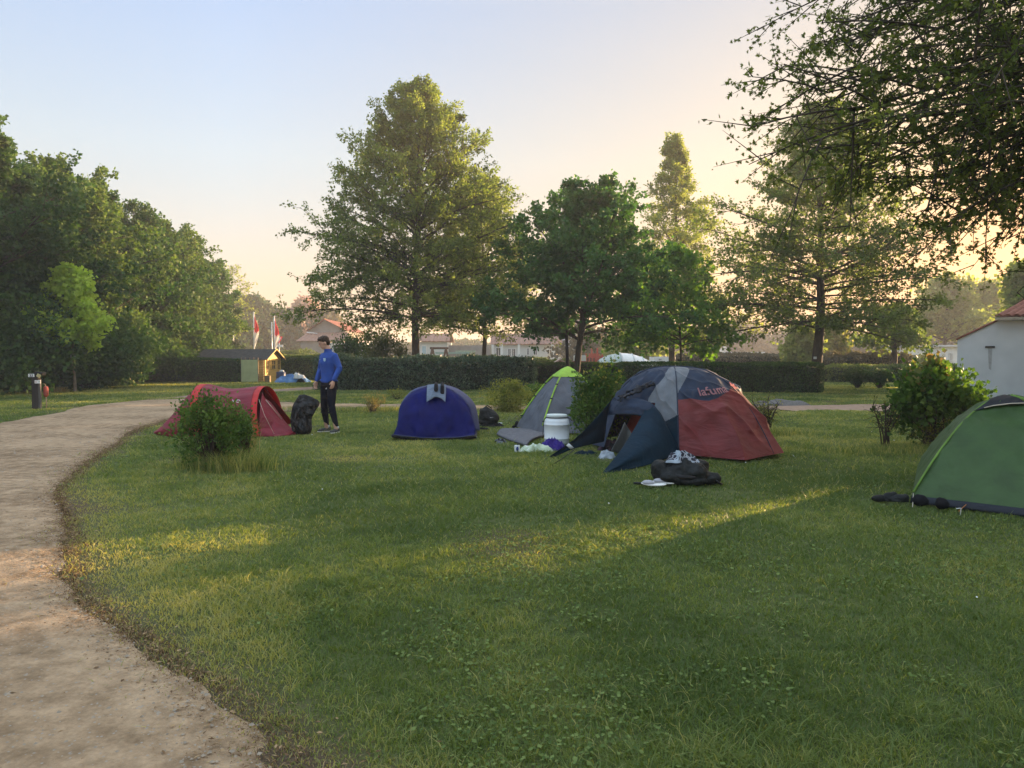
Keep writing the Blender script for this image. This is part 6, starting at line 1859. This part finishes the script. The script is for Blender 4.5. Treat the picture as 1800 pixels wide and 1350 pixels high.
mb = MB(); mb.box((0, 0, .18), (.28, .22, .36)); mb.box((0, 0, .37), (.3, .24, .03)); o = mb.build('wooden_crate', wall_d, None); o.location = (a.x - .2, 41.9, 0); tag(o, 'small brown wooden box at the foot of the shed door', 'box')
a = P(520, 664, 42)
cloth_heap('blue_tarpaulin', 'crumpled blue tarpaulin spread on the grass right of the shed', 'tarpaulin', (a.x - .1, 41.5, 0), .95, .5, .45, mat('blue_tarp', (.04, .13, .33), .5, c2=(.10, .22, .42), scale=3), 231)
cloth_heap('white_sheet', 'white sheet thrown over the right half of the blue tarpaulin', 'sheet', (a.x + .3, 41.3, .24), .32, .22, .30, M['white'], 232)
cloth_heap('dark_clothes', 'dark bundle in front of the white sheet on the blue tarpaulin', 'clothes', (a.x + .55, 41.0, .0), .25, .15, .22, M['dark_cloth'], 233)

# flags and masts
redm = mat('flag_red', (.50, .04, .05), .8, trans=.3); whm = mat('flag_white', (.6, .6, .58), .8, trans=.3)
for k, (px, y0, wv) in enumerate(((447, 551, .15), (483, 557, .12))):
    Y = 62; a = P(px, 640, Y); z1 = P(px, y0, Y).z
    T = thing('flagpole', ['white pole with a limp red and white flag, the taller left one', 'white pole with a limp red and white flag, right one just above the shed gable'][k], 'flag', (a.x, Y, 0), group='flags behind the shed')
    mb = MB(); mb.tube([(0, 0, 0), (0, 0, z1)], [.06, .045], 10); mb.ell((0, 0, z1 + .05), (.07, .07, .07), 8, 6); mb.build('pole', M['white'], T)
    mb = MB(); n = 10
    for j in range(n + 1):
        z = z1 - .15 - j * 2.1 / n
        for i in range(7):
            u = i / 6; mb.v.append((.05 + u * (wv + .3 * math.sin(j * .35)) * (1 - .5 * (j / n) ** 2), .09 * math.sin(u * 9 + j * .5), z - u * .55))
    for j in range(n):
        for i in range(6):
            b0 = j * 7 + i; mb.f.append([b0, b0 + 1, b0 + 8, b0 + 7]); mb.m.append(0 if j + i * .5 < n * .62 else 1); mb.sm.append(True)
    mb.build('flag', [redm, whm], T)
for px, y0, lab in ((411, 563, 'thin bare metal mast left of the flags'), (478.5, 566, 'thin bare metal mast between the two flags')):
    a = P(px, 640, 70); z1 = P(px, y0, 70).z
    mb = MB(); mb.tube([(0, 0, 0), (0, 0, z1)], [.06, .04], 8); o = mb.build('mast', M['metal'], None); o.location = (a.x, 70, 0); tag(o, lab, 'mast')
a = P(491, 640, 72)
T = thing('road_sign', 'triangular road sign with a white plate beneath it, right of the flags', 'road sign', (a.x, 72, 0))
z_ = P(491, 598, 72).z
mb = MB(); mb.tube([(0, 0, 0), (0, 0, z_ + .4)], .05, 8); mb.build('pole', M['metal'], T)
mb = MB(); mb.add([(-.38, -.07, z_ + .34), (.38, -.07, z_ + .34), (0, -.07, z_ - .33)], [(0, 1, 2)]); mb.build('red_triangle', redm, T)
mb = MB(); mb.add([(-.24, -.08, z_ + .26), (.24, -.08, z_ + .26), (0, -.08, z_ - .17)], [(0, 1, 2)]); mb.build('white_triangle', M['white'], T)
mb = MB(); mb.box((0, -.07, z_ - .55), (.8, .03, .22)); mb.build('plate', M['white'], T)

carw = mat('white_car_paint', (.55, .58, .6), .25, .03, 3, spec=.6, coat=.5); carg = mat('silver_car_paint', (.32, .35, .38), .25, .03, 3, metal=.4, coat=.5)


def car(px, Y, lab, m, L_=4.2, Hc=1.5, van=False, ztop=None, rz=0.0):
    a = P(px, 640, Y); T = thing('parked_car' if not van else 'parked_van', lab, 'car' if not van else 'van', (a.x, Y, 0), rz)
    W = 1.75
    if van: side = [(-.5, .3), (.5, .3), (.5, .95), (.46, 1.15), (.36, Hc / 1.0), (-.48, Hc), (-.5, 1.0)]
    else: side = [(-.5, .35), (.5, .35), (.49, .75), (.28, .95), (.12, Hc), (-.25, Hc), (-.42, 1.0), (-.5, .9)]
    n = len(side); mb = MB()
    mb.add([(x * L_, -W / 2 + (.14 if z > 1 else 0), z) for x, z in side] + [(x * L_, W / 2 - (.14 if z > 1 else 0), z) for x, z in side],
           [tuple(range(n)), tuple(range(2 * n - 1, n - 1, -1))] + [(i, i + n, (i + 1) % n + n, (i + 1) % n) for i in range(n)])
    mb.build('body', m, T, bevel=.06)
    g0, g1, g2, g3 = ((.14, .98), (.07, Hc - .1), (-.23, Hc - .1), (-.36, 1.0)) if not van else ((.44, 1.12), (.34, Hc - .25), (.12, Hc - .25), (.12, 1.12))
    for sy in (-1, 1):
        mb = MB(); mb.add([(x * L_, sy * (W / 2 - .135 + .02), z) for x, z in (g0, g1, g2, g3)], [(0, 1, 2, 3)]); mb.build('side_window', M['glass'], T)
    for wx in (-.31, .31):
        for sy in (-1, 1):
            mb = MB(); mb.tube([(wx * L_, sy * (W / 2 - .1), .31), (wx * L_, sy * (W / 2 + .02), .31)], .31, 20); mb.build('wheel', M['black'], T)
    return T


car(437, 78, 'silver car whose roof shows above the shed left of the taller flag', carg, Hc=1.75)
car(409, 74, 'pale car roof just showing above the left half of the shed roof', carw, Hc=1.72)
car(466, 76, 'white van showing above the shed roof between the two flags', carw, L_=3.4, Hc=2.15, van=True)


# ================================================================== BUILDINGS
plaster = mat('grey_white_render', (.52, .53, .53), .9, c2=(.60, .61, .61), scale=1.6, bump=.15, bscale=40)
tile = mat('terracotta_tiles', (.16, .055, .040), .85, c2=(.30, .12, .085), scale=9, bump=.5, bscale=30)


def tiled_roof(name, e0, e1, r0_, r1_, m, parent, pitch=.22, amp=.045, nrow=14, thick=.05):
    """half-round tile roof between eave e0-e1 and ridge r0-r1"""
    e0, e1, r0_, r1_ = map(Vector, (e0, e1, r0_, r1_))
    Ln = (e1 - e0).length; n = max(8, int(Ln / pitch)) * 6
    nm_ = (e1 - e0).cross(r0_ - e0).normalized()
    if nm_.z < 0: nm_ = -nm_
    V, F_ = [], []
    for j in range(nrow + 1):
        t = j / nrow
        for i in range(n + 1):
            u = i / n; p = e0.lerp(e1, u).lerp(r0_.lerp(r1_, u), t)
            V.append(p + nm_ * (amp * abs(math.sin(u * n / 6 * math.pi)) + .02 * (1 - (t * nrow) % 1) ))
    for j in range(nrow):
        for i in range(n):
            b0 = j * (n + 1) + i; F_.append((b0, b0 + 1, b0 + n + 2, b0 + n + 1))
    mb = MB(); mb.add(V, F_); o = mb.build(name, m, parent)
    sf_ = o.modifiers.new('tile', 'SOLIDIFY'); sf_.thickness = thick
    return o


# pale house at the right edge: facade turned so its far side stays hidden
A_, B_ = Vector((15.6, 25.93, 0)), Vector((16.6, 25.3, 0))
d_ = Vector((.848, -.53, 0)); e_ = Vector((.53, .848, 0))
T = thing('pale_house', 'grey white rendered house with a low red tiled roof at the right edge', 'house', A_)
def hh(s_, t_, z): q = d_ * s_ + e_ * t_; return (q.x, q.y, z)
sB = (B_ - A_).dot(d_); LM = sB + 4.3
mb = MB()
v = [hh(0, 0, 0), hh(LM, 0, 0), hh(LM, 0, 2.76), hh(sB, 0, 2.76), hh(sB, 0, 2.66), hh(0, 0, 2.0), hh(0, 8, 0), hh(LM, 8, 0), hh(LM, 8, 2.76), hh(sB, 8, 2.76), hh(sB, 8, 2.66), hh(0, 8, 2.0)]
mb.add(v, [(0, 1, 2, 3, 4, 5), (11, 10, 9, 8, 7, 6), (0, 5, 11, 6), (1, 7, 8, 2), (5, 4, 10, 11), (3, 2, 8, 9)])
mb.build('wall', plaster, T)
tiled_roof('roof', hh(sB - .12, -.28, 2.78), hh(LM + .2, -.28, 2.78), hh(sB + .75, 2.3, 3.40), hh(LM + .2, 2.3, 3.40), tile, T, .24, .06, 9)
tiled_roof('roof', hh(sB - .12, 8.2, 2.78), hh(LM + .2, 8.2, 2.78), hh(sB + .75, 2.3, 3.40), hh(LM + .2, 2.3, 3.40), tile, T, .24, .06, 9)
mb = MB(); mb.box((B_ + d_ * 2.2 + e_ * -.2 - A_) + Vector((0, 0, 2.70)), (4.6, .14, .10), math.atan2(d_.y, d_.x)); mb.build('eave_board', mat('buff_board', (.34, .29, .22), .7), T)
mb = MB(); mb.tube([hh(-.05, -.03, 2.02), hh(sB, -.03, 2.68)], .035, 6); mb.build('tile_verge', tile, T)
q = P(1740, 610, 25.6) - A_; sq = q.dot(d_)
mb = MB(); mb.box(Vector(hh(sq, -.01, q.z)), (.28, .04, .06), math.atan2(d_.y, d_.x)); mb.build('vent_slot', M['black'], T)
mb = MB(); mb.add([hh(sq - .06, -.004, q.z - .03), hh(sq + .07, -.004, q.z - .03), hh(sq + .05, -.004, q.z - .8), hh(sq - .02, -.004, q.z - .75)], [(0, 1, 2, 3)]); mb.build('water_stain', mat('stain', (.36, .36, .35), .95), T)


def block(name, label, cat, px0, px1, Y, ytop, m, depth=6, roof=None, wins=(), parent_y=None, winm=None, ridge=None, frames=True, extra=None):
    a, b2 = P(px0, 640, Y), P(px1, 640, Y); z1 = P(px0, ytop, Y).z; L_ = b2.x - a.x
    T = thing(name, label, cat, (a.x, Y, 0))
    mb = MB(); mb.box((L_ / 2, depth / 2, z1 / 2), (L_, depth, z1)); mb.build('wall', m, T)
    for (w0, w1, t0, t1) in wins:
        q0, q1 = P(w0, t0, Y), P(w1, t1, Y)
        o = MB().box(((q0.x + q1.x) / 2 - a.x, -.02, (q0.z + q1.z) / 2), (q1.x - q0.x, .05, q0.z - q1.z)).build('window', winm or M['glass'], T)
        if frames:
            mb = MB(); cx, cz, ww, hh_ = (q0.x + q1.x) / 2 - a.x, (q0.z + q1.z) / 2, q1.x - q0.x, q0.z - q1.z
            for sx in (-1, 0, 1): mb.box((cx + sx * ww / 2, -.07, cz), (.07 if sx else .05, .07, hh_ + .12))
            for sz in (-1, 1): mb.box((cx, -.072, cz + sz * hh_ / 2), (ww + .1, .07, .07))
            mb.build('frame', M['white'], o)
    if roof is not None:
        zr = P(px0, ridge, Y + depth / 2).z
        for sg in (0, 1):
            ye = -.4 if sg == 0 else depth + .4
            tiled_roof('roof', (-.3, ye, z1 + .03), (L_ + .3, ye, z1 + .03), (-.3, depth / 2, zr), (L_ + .3, depth / 2, zr), roof, T, .5, .07, 6)
    return T, a, L_, z1


pale = mat('pale_wall', (.55, .55, .52), .85, .05, 1)
greyw = mat('grey_stone_wall', (.20, .18, .165), .9, c2=(.28, .26, .235), scale=1.2, bump=.4, bscale=8)
faded = mat('faded_red_roof', (.19, .105, .08), .85, c2=(.28, .17, .13), scale=3)
# red roofed farmhouse left of the tall oak
Y = 84; c = P(520, 640, Y)
T = thing('farmhouse', 'grey gabled farmhouse with red tiled roofs and a white wing behind the man', 'house', (c.x, Y, 0))
def fx(px, py, dy=0):
    q = P(px, py, Y); return (q.x - c.x, dy, max(q.z, 0))
mb = MB()
pts = [(521, 655), (592, 655), (592, 600), (598, 578), (560, 560), (529, 580), (521, 600)]
n = len(pts); mb.add([fx(x, y, 3) for x, y in pts] + [fx(x, y, 14) for x, y in pts], [tuple(range(n)), tuple(range(2 * n - 1, n - 1, -1))] + [(i, i + n, (i + 1) % n + n, (i + 1) % n) for i in range(n)])
mb.build('gable_wall', greyw, T)
tiled_roof('roof', fx(600, 580, 2.6), fx(600, 580, 2.6)[:1] + (15, fx(600, 580)[2]), fx(560, 559.5, 2.6), fx(560, 559.5)[:1] + (15, fx(560, 559.5)[2]), tile, T, .5, .06, 6)
tiled_roof('roof', fx(527, 581, 2.6), fx(527, 581)[:1] + (15, fx(527, 581)[2]), fx(560, 559.5, 2.6), fx(560, 559.5)[:1] + (15, fx(560, 559.5)[2]), tile, T, .5, .06, 6)
mb = MB(); mb.box(((fx(521, 0)[0] + fx(570, 0)[0]) / 2, 1.6, fx(0, 600)[2] / 2), (fx(570, 0)[0] - fx(521, 0)[0], 2.6, fx(0, 600)[2])); mb.build('grey_lower_wall', greyw, T)
tiled_roof('lower_roof', fx(519, 600, .1), fx(615, 600, .1), fx(527, 583.5, 3), fx(603, 583.5, 3), faded, T, .5, .06, 5)
mb = MB(); mb.box(((fx(570, 0)[0] + fx(624, 0)[0]) / 2, 3.4, fx(0, 602)[2] / 2), (fx(624, 0)[0] - fx(570, 0)[0], 6, fx(0, 602)[2])); mb.build('white_wall', M['white'], T)
o = MB().box(((fx(580, 0)[0] + fx(599, 0)[0]) / 2, .38, (fx(0, 606)[2] + fx(0, 624)[2]) / 2), (fx(599, 0)[0] - fx(580, 0)[0], .06, fx(0, 606)[2] - fx(0, 624)[2])).build('window', M['glass'], T)
mb = MB(); mb.box(((fx(580, 0)[0] + fx(590, 0)[0]) / 2, .33, (fx(0, 606)[2] + fx(0, 624)[2]) / 2), (.5, .04, fx(0, 606)[2] - fx(0, 624)[2])); mb.build('curtain', mat('grey_curtain', (.18, .2, .22)), o)
mb = MB(); mb.box((fx(615, 0)[0], -1.2, fx(0, 622)[2]), (1.6, 1.8, .12)); mb.build('porch_slab', M['white'], T)
mb = MB(); mb.tube([fx(529, 583, 2.4), fx(548, 585, 2.4)], .06, 6); mb.build('gutter', M['white'], T)
for k, px in enumerate((539, 552)):
    q = P(px, 625, 70); mb = MB(); mb.rings([((0, 0, 0), .5, .4), ((0, 0, .9), .62, .5), ((0, 0, 1.25), .45, .4), ((0, 0, 1.4), .2, .2)], 12)
    o = mb.build('white_sack', M['dull_white'], None, subsurf=1); o.location = (q.x, 70, .25); tag(o, ['left white bulky sack behind the sunny hedge left of the man', 'white bulky sack behind the sunny hedge next to the man\'s head'][k], 'sack', 'white sacks behind the hedge')

block('white_house', 'white house with a pale blue door left of the golden oak trunk', 'house', 734, 786, 88, 601, pale, 7, faded, [(742, 749, 608, 625)], winm=mat('pale_blue_shutter', (.25, .42, .5)), ridge=588)
block('grey_wall', 'long grey wall between the white house and the golden oak trunk', 'wall', 786, 862, 90, 607, greyw, .4)
T, a, L_, z1 = block('long_white_house', 'long white house with dark glazed doors under a faded red roof', 'house', 866, 985, 92, 606, pale, 8, faded,
                     [(872, 880, 611, 625), (893, 898, 613, 626), (900, 906, 613, 626), (926, 930, 612, 624), (938, 944, 613, 624), (962, 970, 614, 622)], ridge=588)
for px in (866, 882, 912, 971):
    q = P(px, 640, 90.6); mb = MB(); mb.box((q.x - a.x, -1.4, z1 / 2), (.28, .28, z1)); mb.build('porch_post', M['white'], T)
block('tall_white_house', 'taller white house block with dark openings left of the maple trunk', 'house', 984, 1022, 94, 578, mat('lilac_white_wall', (.48, .46, .48), .85), 8, faded, [(986, 998, 602, 606), (986, 996, 610, 625)], ridge=562, frames=False)
block('white_wall', 'narrow pale wall behind the red play frame', 'wall', 1040, 1054, 96, 604, pale, 3)

# garden things behind the hedge
brown = mat('brown_timber', (.10, .055, .035), .85, bump=.4); ored = mat('orange_wood', (.35, .14, .06), .8, bump=.3); rust = mat('red_paint', (.38, .06, .045), .7)
q = P(772, 625, 60); T = thing('swing_frame', 'brown wooden swing frame in front of the white house', 'swing', (q.x, 60, 0))
zt = P(772, 612, 60).z
for sx in (-.55, .55):
    for k in (-1, 1):
        mb = MB(); mb.tube([(sx + k * .45, k * .1, 0), (sx, 0, zt)], .09, 8); mb.build('leg', brown, T)
mb = MB(); mb.tube([(-.75, 0, zt), (.75, 0, zt)], .09, 8); mb.build('beam', brown, T)
q = P(797, 625, 62); T = thing('garden_table', 'long pale green outdoor table right of the swing frame', 'table', (q.x, 62, 0)); zt = P(0, 620.5, 62).z
mb = MB(); mb.box((0, 0, zt), (2.9, 1.2, .14)); mb.build('tabletop', mat('pale_green_top', (.30, .42, .36)), T)
for sx in (-1.1, 1.1):
    mb = MB(); mb.box((sx, 0, zt / 2), (.1, .8, zt)); mb.build('leg', M['metal'], T)
q = P(819, 625, 62); T = thing('slatted_bench', 'pale green slatted bench beside the outdoor table', 'bench', (q.x, 61.6, 0)); zt = P(0, 616.5, 62).z
mb = MB()
for k in range(8): mb.box((-.75 + k * .21, 0, zt * .72), (.1, .05, zt * .56))
mb.box((0, .02, zt - .04), (1.7, .06, .08)); mb.build('backrest', mat('sage_paint', (.35, .42, .30)), T)
mb = MB(); mb.box((0, -.25, zt * .45), (1.7, .5, .06)); mb.build('seat', mat('sage_paint', (.35, .42, .30)), T)
for sx in (-.75, .75):
    mb = MB(); mb.box((sx, -.2, zt * .22), (.08, .4, zt * .45)); mb.build('leg', mat('sage_paint', (.35, .42, .30)), T)
q = P(885, 632, 52); T = thing('slatted_gate', 'short orange brown picket panel right of the golden oak trunk', 'fence', (q.x, 52, 0)); zt = P(0, 625, 52).z
for k in range(7):
    mb = MB(); mb.box((-.42 + k * .14, 0, zt / 2), (.09, .03, zt)); mb.build('picket', ored, T)
mb = MB(); mb.box((0, .03, zt * .85), (1, .03, .08)); mb.box((0, .03, zt * .3), (1, .03, .08)); mb.build('rail', ored, T)
# stake of the maple
q0, q1 = P(1000, 648, 32.4), P(995.5, 588, 32.4)
mb = MB(); mb.tube([(0, 0, 0), (q1.x - q0.x, 0, q1.z)], [.075, .07], 8)
o = mb.build('tree_stake', mat('black_stake', (.015, .013, .012), .9), None); o.location = (q0.x, 32.4, 0); tag(o, 'leaning black wooden stake beside the trunk of the dark maple', 'stake')
q0, q1 = P(1192, 650, 31.2), P(1192, 632, 31.2)
mb = MB(); mb.box((0, 0, q1.z / 2), (.09, .09, q1.z)); mb.box((.1, 0, q1.z - .1), (.3, .03, .12)); o = mb.build('tree_stake', M['black'], None); o.location = (q0.x, 31.2, 0); tag(o, 'short dark stake with a band beside the stem of the small maple', 'stake')


def playhouse(px, Y, wpx, ytop, lab, wm, rm_, seed):
    q = P(px, 640, Y); Wd = wpx / F * Y; zt = P(px, ytop, Y).z; T = thing('playhouse', lab, 'playhouse', (q.x, Y, 0))
    eh = zt - Wd * .25
    mb = MB(); mb.box((0, .8, eh / 2), (Wd * .8, 1.6, eh)); mb.add([(-Wd * .4, 0, eh), (Wd * .4, 0, eh), (0, 0, zt - .05)], [(0, 1, 2)]); mb.build('wall', wm, T)
    mb = MB()
    for sg in (-1, 1): mb.add([(sg * Wd * .5, -.15, eh - .06), (sg * Wd * .5, 1.75, eh - .06), (0, 1.75, zt), (0, -.15, zt), (sg * Wd * .5, -.15, eh + .02), (sg * Wd * .5, 1.75, eh + .02), (0, 1.75, zt + .08), (0, -.15, zt + .08)], [(0, 1, 2, 3), (4, 5, 6, 7), (0, 3, 7, 4), (0, 1, 5, 4), (1, 2, 6, 5)])
    mb.build('roof', rm_, T)
    MB().box((0, -.02, eh * .66), (Wd * .3, .04, eh * .35)).build('window', M['black'], T)


playhouse(985, 44, 28, 633.0, 'little red playhouse with a pale edged roof left of the maple stake', mat('brick_red_boards', (.28, .09, .07), .8), mat('pale_pink_roof', (.45, .32, .28)), 1)
q = P(1019, 635, 46); T = thing('white_cabinet', 'small white topped box right of the maple trunk behind the hedge', 'cabinet', (q.x, 46, 0))
mb = MB(); mb.box((0, 0, .6), (.9, .6, 1.2)); mb.build('body', mat('rust_panel', (.25, .10, .07)), T); mb = MB(); mb.box((0, 0, 1.33), (.75, .5, .42)); mb.build('top_box', M['white'], T, bevel=.04)
q = P(1045, 630, 66); T = thing('play_frame', 'bright red wooden play frame behind the hedge right of the maple trunk', 'play frame', (q.x, 66, 0))
for k, (sx, zz) in enumerate(((-.75, 1.8), (-.25, 2.3), (.25, 2.3), (.7, 1.7))):
    mb = MB(); mb.box((sx, 0, zz / 2), (.14, .14, zz)); mb.build('post', rust, T)
mb = MB()
for zz in (.7, 1.1, 1.5): mb.box((0, .03, zz), (1.6, .06, .2))
mb.box((0, .3, 1.0), (.9, .5, 1.6)); mb.build('panel', rust, T)
for k, (px, lab) in enumerate(((1033, 'left brown picket fence piece beside the red play frame'), (1068, 'brown picket fence piece between the red play frame and the white dome'))):
    q = P(px, 635, 58); T = thing('picket_fence', lab, 'fence', (q.x, 58, 0)); zt = P(0, 629, 58).z
    for j in range(5):
        mb = MB(); mb.box((-.5 + j * .25, 0, zt / 2), (.1, .03, zt)); mb.build('picket', brown, T)
    mb = MB(); mb.box((0, .03, zt * .8), (1.2, .03, .1)); mb.build('rail', ored, T)

# white curved shelter
Y = 56; q0, q1 = P(1056, 640, Y), P(1153, 640, Y); zt = P(0, 620.5, Y).z; T = thing('domed_shelter', 'long low white domed shelter with a grey green end panel behind the clipped hedge', 'shelter', (q0.x, Y, 0))
L_ = q1.x - q0.x
def shell(u0, u1, nm_, m_, n=16, off_=0.0):
    rows = []
    for u in np.linspace(u0, u1, n):
        h_ = zt * (max(0, math.sin(math.pi * (.10 + .80 * u) ** .85)) ** .45) * (.98 + off_); row = []
        for k in range(13):
            a_ = math.pi * k / 12; row.append((u * L_, 1.6 - 1.6 * math.cos(a_) * (1 + off_), h_ * math.sin(a_) ** .6))
        rows.append(row)
    return loft(rows, 24, n, nm_, m_, T, thick=.03)
shell(0, .42, 'end_panel', mat('grey_green_panel', (.30, .36, .33), .4), off_=0.0); shell(.40, 1, 'shell', M['white'], off_=.012)
mb = MB()
for u in (.4, .62, .8):
    h_ = zt * (math.sin(math.pi * (.10 + .80 * u) ** .85) ** .45) * 1.0
    mb.tube([(u * L_, 1.6 - 1.63 * math.cos(math.pi * k / 14), h_ * math.sin(math.pi * k / 14) ** .6 + .02) for k in range(15)], .05, 6)
mb.build('ribs', M['dull_white'], T)
block('white_caravan', 'low white caravan roof between the domed shelter and the pointed oak trunk', 'caravan', 1150, 1182, 60, 627, M['white'], 2.2, None, [(1157, 1163, 630, 634)])
T, a, L_, z1 = block('far_cabin', 'small pale mobile home with a veranda far behind the clipped hedge', 'mobile home', 1268, 1313, 108, 621.5, mat('cream_panel', (.50, .46, .38)), 4, None, [(1282, 1285, 625, 629), (1290, 1293, 625, 629)])
mb = MB(); mb.box((L_ / 2 + .9, 1, z1 + .12), (L_ + 2.4, 5, .2)); mb.build('flat_roof', M['dull_white'], T)
mb = MB(); mb.add([(-.2, -.1, z1), (1.6, -.1, z1), (.6, -.1, z1 + 1.1), (-.2, 1.5, z1), (1.6, 1.5, z1), (.6, 1.5, z1 + 1.1)], [(0, 1, 2), (5, 4, 3), (0, 2, 5, 3), (1, 4, 5, 2)]); mb.build('small_gable', mat('cream_panel2', (.5, .45, .38)), T)
for k in range(4):
    mb = MB(); mb.box((L_ + .2 + k * .5, -.3, z1 / 2), (.12, .12, z1)); mb.build('veranda_post', M['dull_white'], T)

# white mobile home on the right
T, a, L_, z1 = block('white_mobile_home', 'long white mobile home with four small dark windows left of the pale house', 'mobile home', 1592, 1700, 70, 609.5, M['white'], 4, None,
                     [(1627, 1631, 620, 629), (1644, 1649, 620.5, 631), (1657, 1661, 620.5, 633), (1669, 1673.5, 620.5, 634)], winm=mat('brown_glass', (.06, .05, .045), .2))
mb = MB(); mb.box((L_ / 2, 2, z1 + .08), (L_ + .6, 4.6, .16)); mb.build('flat_roof', mat('light_roof', (.55, .55, .56)), T)
q = P(1588, 640, 66); T = thing('white_conservatory', 'low white glazed porch at the left end of the white mobile home', 'porch', (q.x - 1.6, 66, 0)); zt = P(0, 622, 66).z
mb = MB(); mb.box((1.9, 1.2, zt * .33), (3.6, 2.4, zt * .66)); mb.build('base_wall', M['white'], T)
mb = MB(); mb.box((1.9, 1.2, zt * .80), (3.4, 2.2, zt * .30)); mb.build('glazing', mat('pale_glass', (.25, .28, .30), .15, spec=.6), T)
mb = MB(); mb.box((1.9, 1.2, zt), (3.8, 2.6, .14)); mb.build('flat_roof', M['white'], T)
q0, q1 = P(1462, 640, 62), P(1560, 640, 64); T = thing('white_railing', 'white railing of a raised deck right of the thick oak trunk', 'railing', (q0.x, 62, 0)); L_ = q1.x - q0.x; zt = P(0, 625, 62).z
mb = MB(); mb.box((L_ / 2, 0, zt), (L_, .1, .14)); mb.build('top_rail', M['white'], T)
mb = MB(); mb.box((L_ / 2, 0, zt - .75), (L_, .08, .1)); mb.build('lower_rail', M['white'], T)
for k in range(4):
    mb = MB(); mb.box((L_ * (k + .02) / 3, 0, zt / 2 + .1), (.22, .16, zt + .25)); mb.build('post', M['white'], T)
mb = MB(); mb.box((L_ / 2, 1.5, zt - .95), (L_, 3, .16)); mb.build('deck', M['dull_white'], T)
# dark gravel heap on the path
a = G(1372, 712); cloth_heap('gravel_heap', 'low grey heap of gravel at the start of the pinkish path', 'gravel heap', (a.x, a.y, 0), .8, .5, .16, mat('grey_gravel', (.09, .085, .08), .95, c2=(.16, .15, .14), scale=30, bump=.8), 241)

# ------------------------------------------------------------------ morning haze
hm = bpy.data.materials.new('haze_air'); hm.use_nodes = True
hn = hm.node_tree; hn.nodes.clear()
ho = hn.nodes.new('ShaderNodeOutputMaterial'); hv = hn.nodes.new('ShaderNodeVolumePrincipled')
hv.inputs['Color'].default_value = (.92, .90, .88, 1); hv.inputs['Density'].default_value = .0014; hv.inputs['Anisotropy'].default_value = .15
hn.links.new(hv.outputs[0], ho.inputs['Volume'])
mb = MB(); mb.box((0, 0, 8.5), (1300, 1300, 20))
tag(mb.build('haze', hm), 'thin warm morning haze hanging over the whole campsite', 'haze', kind='stuff')
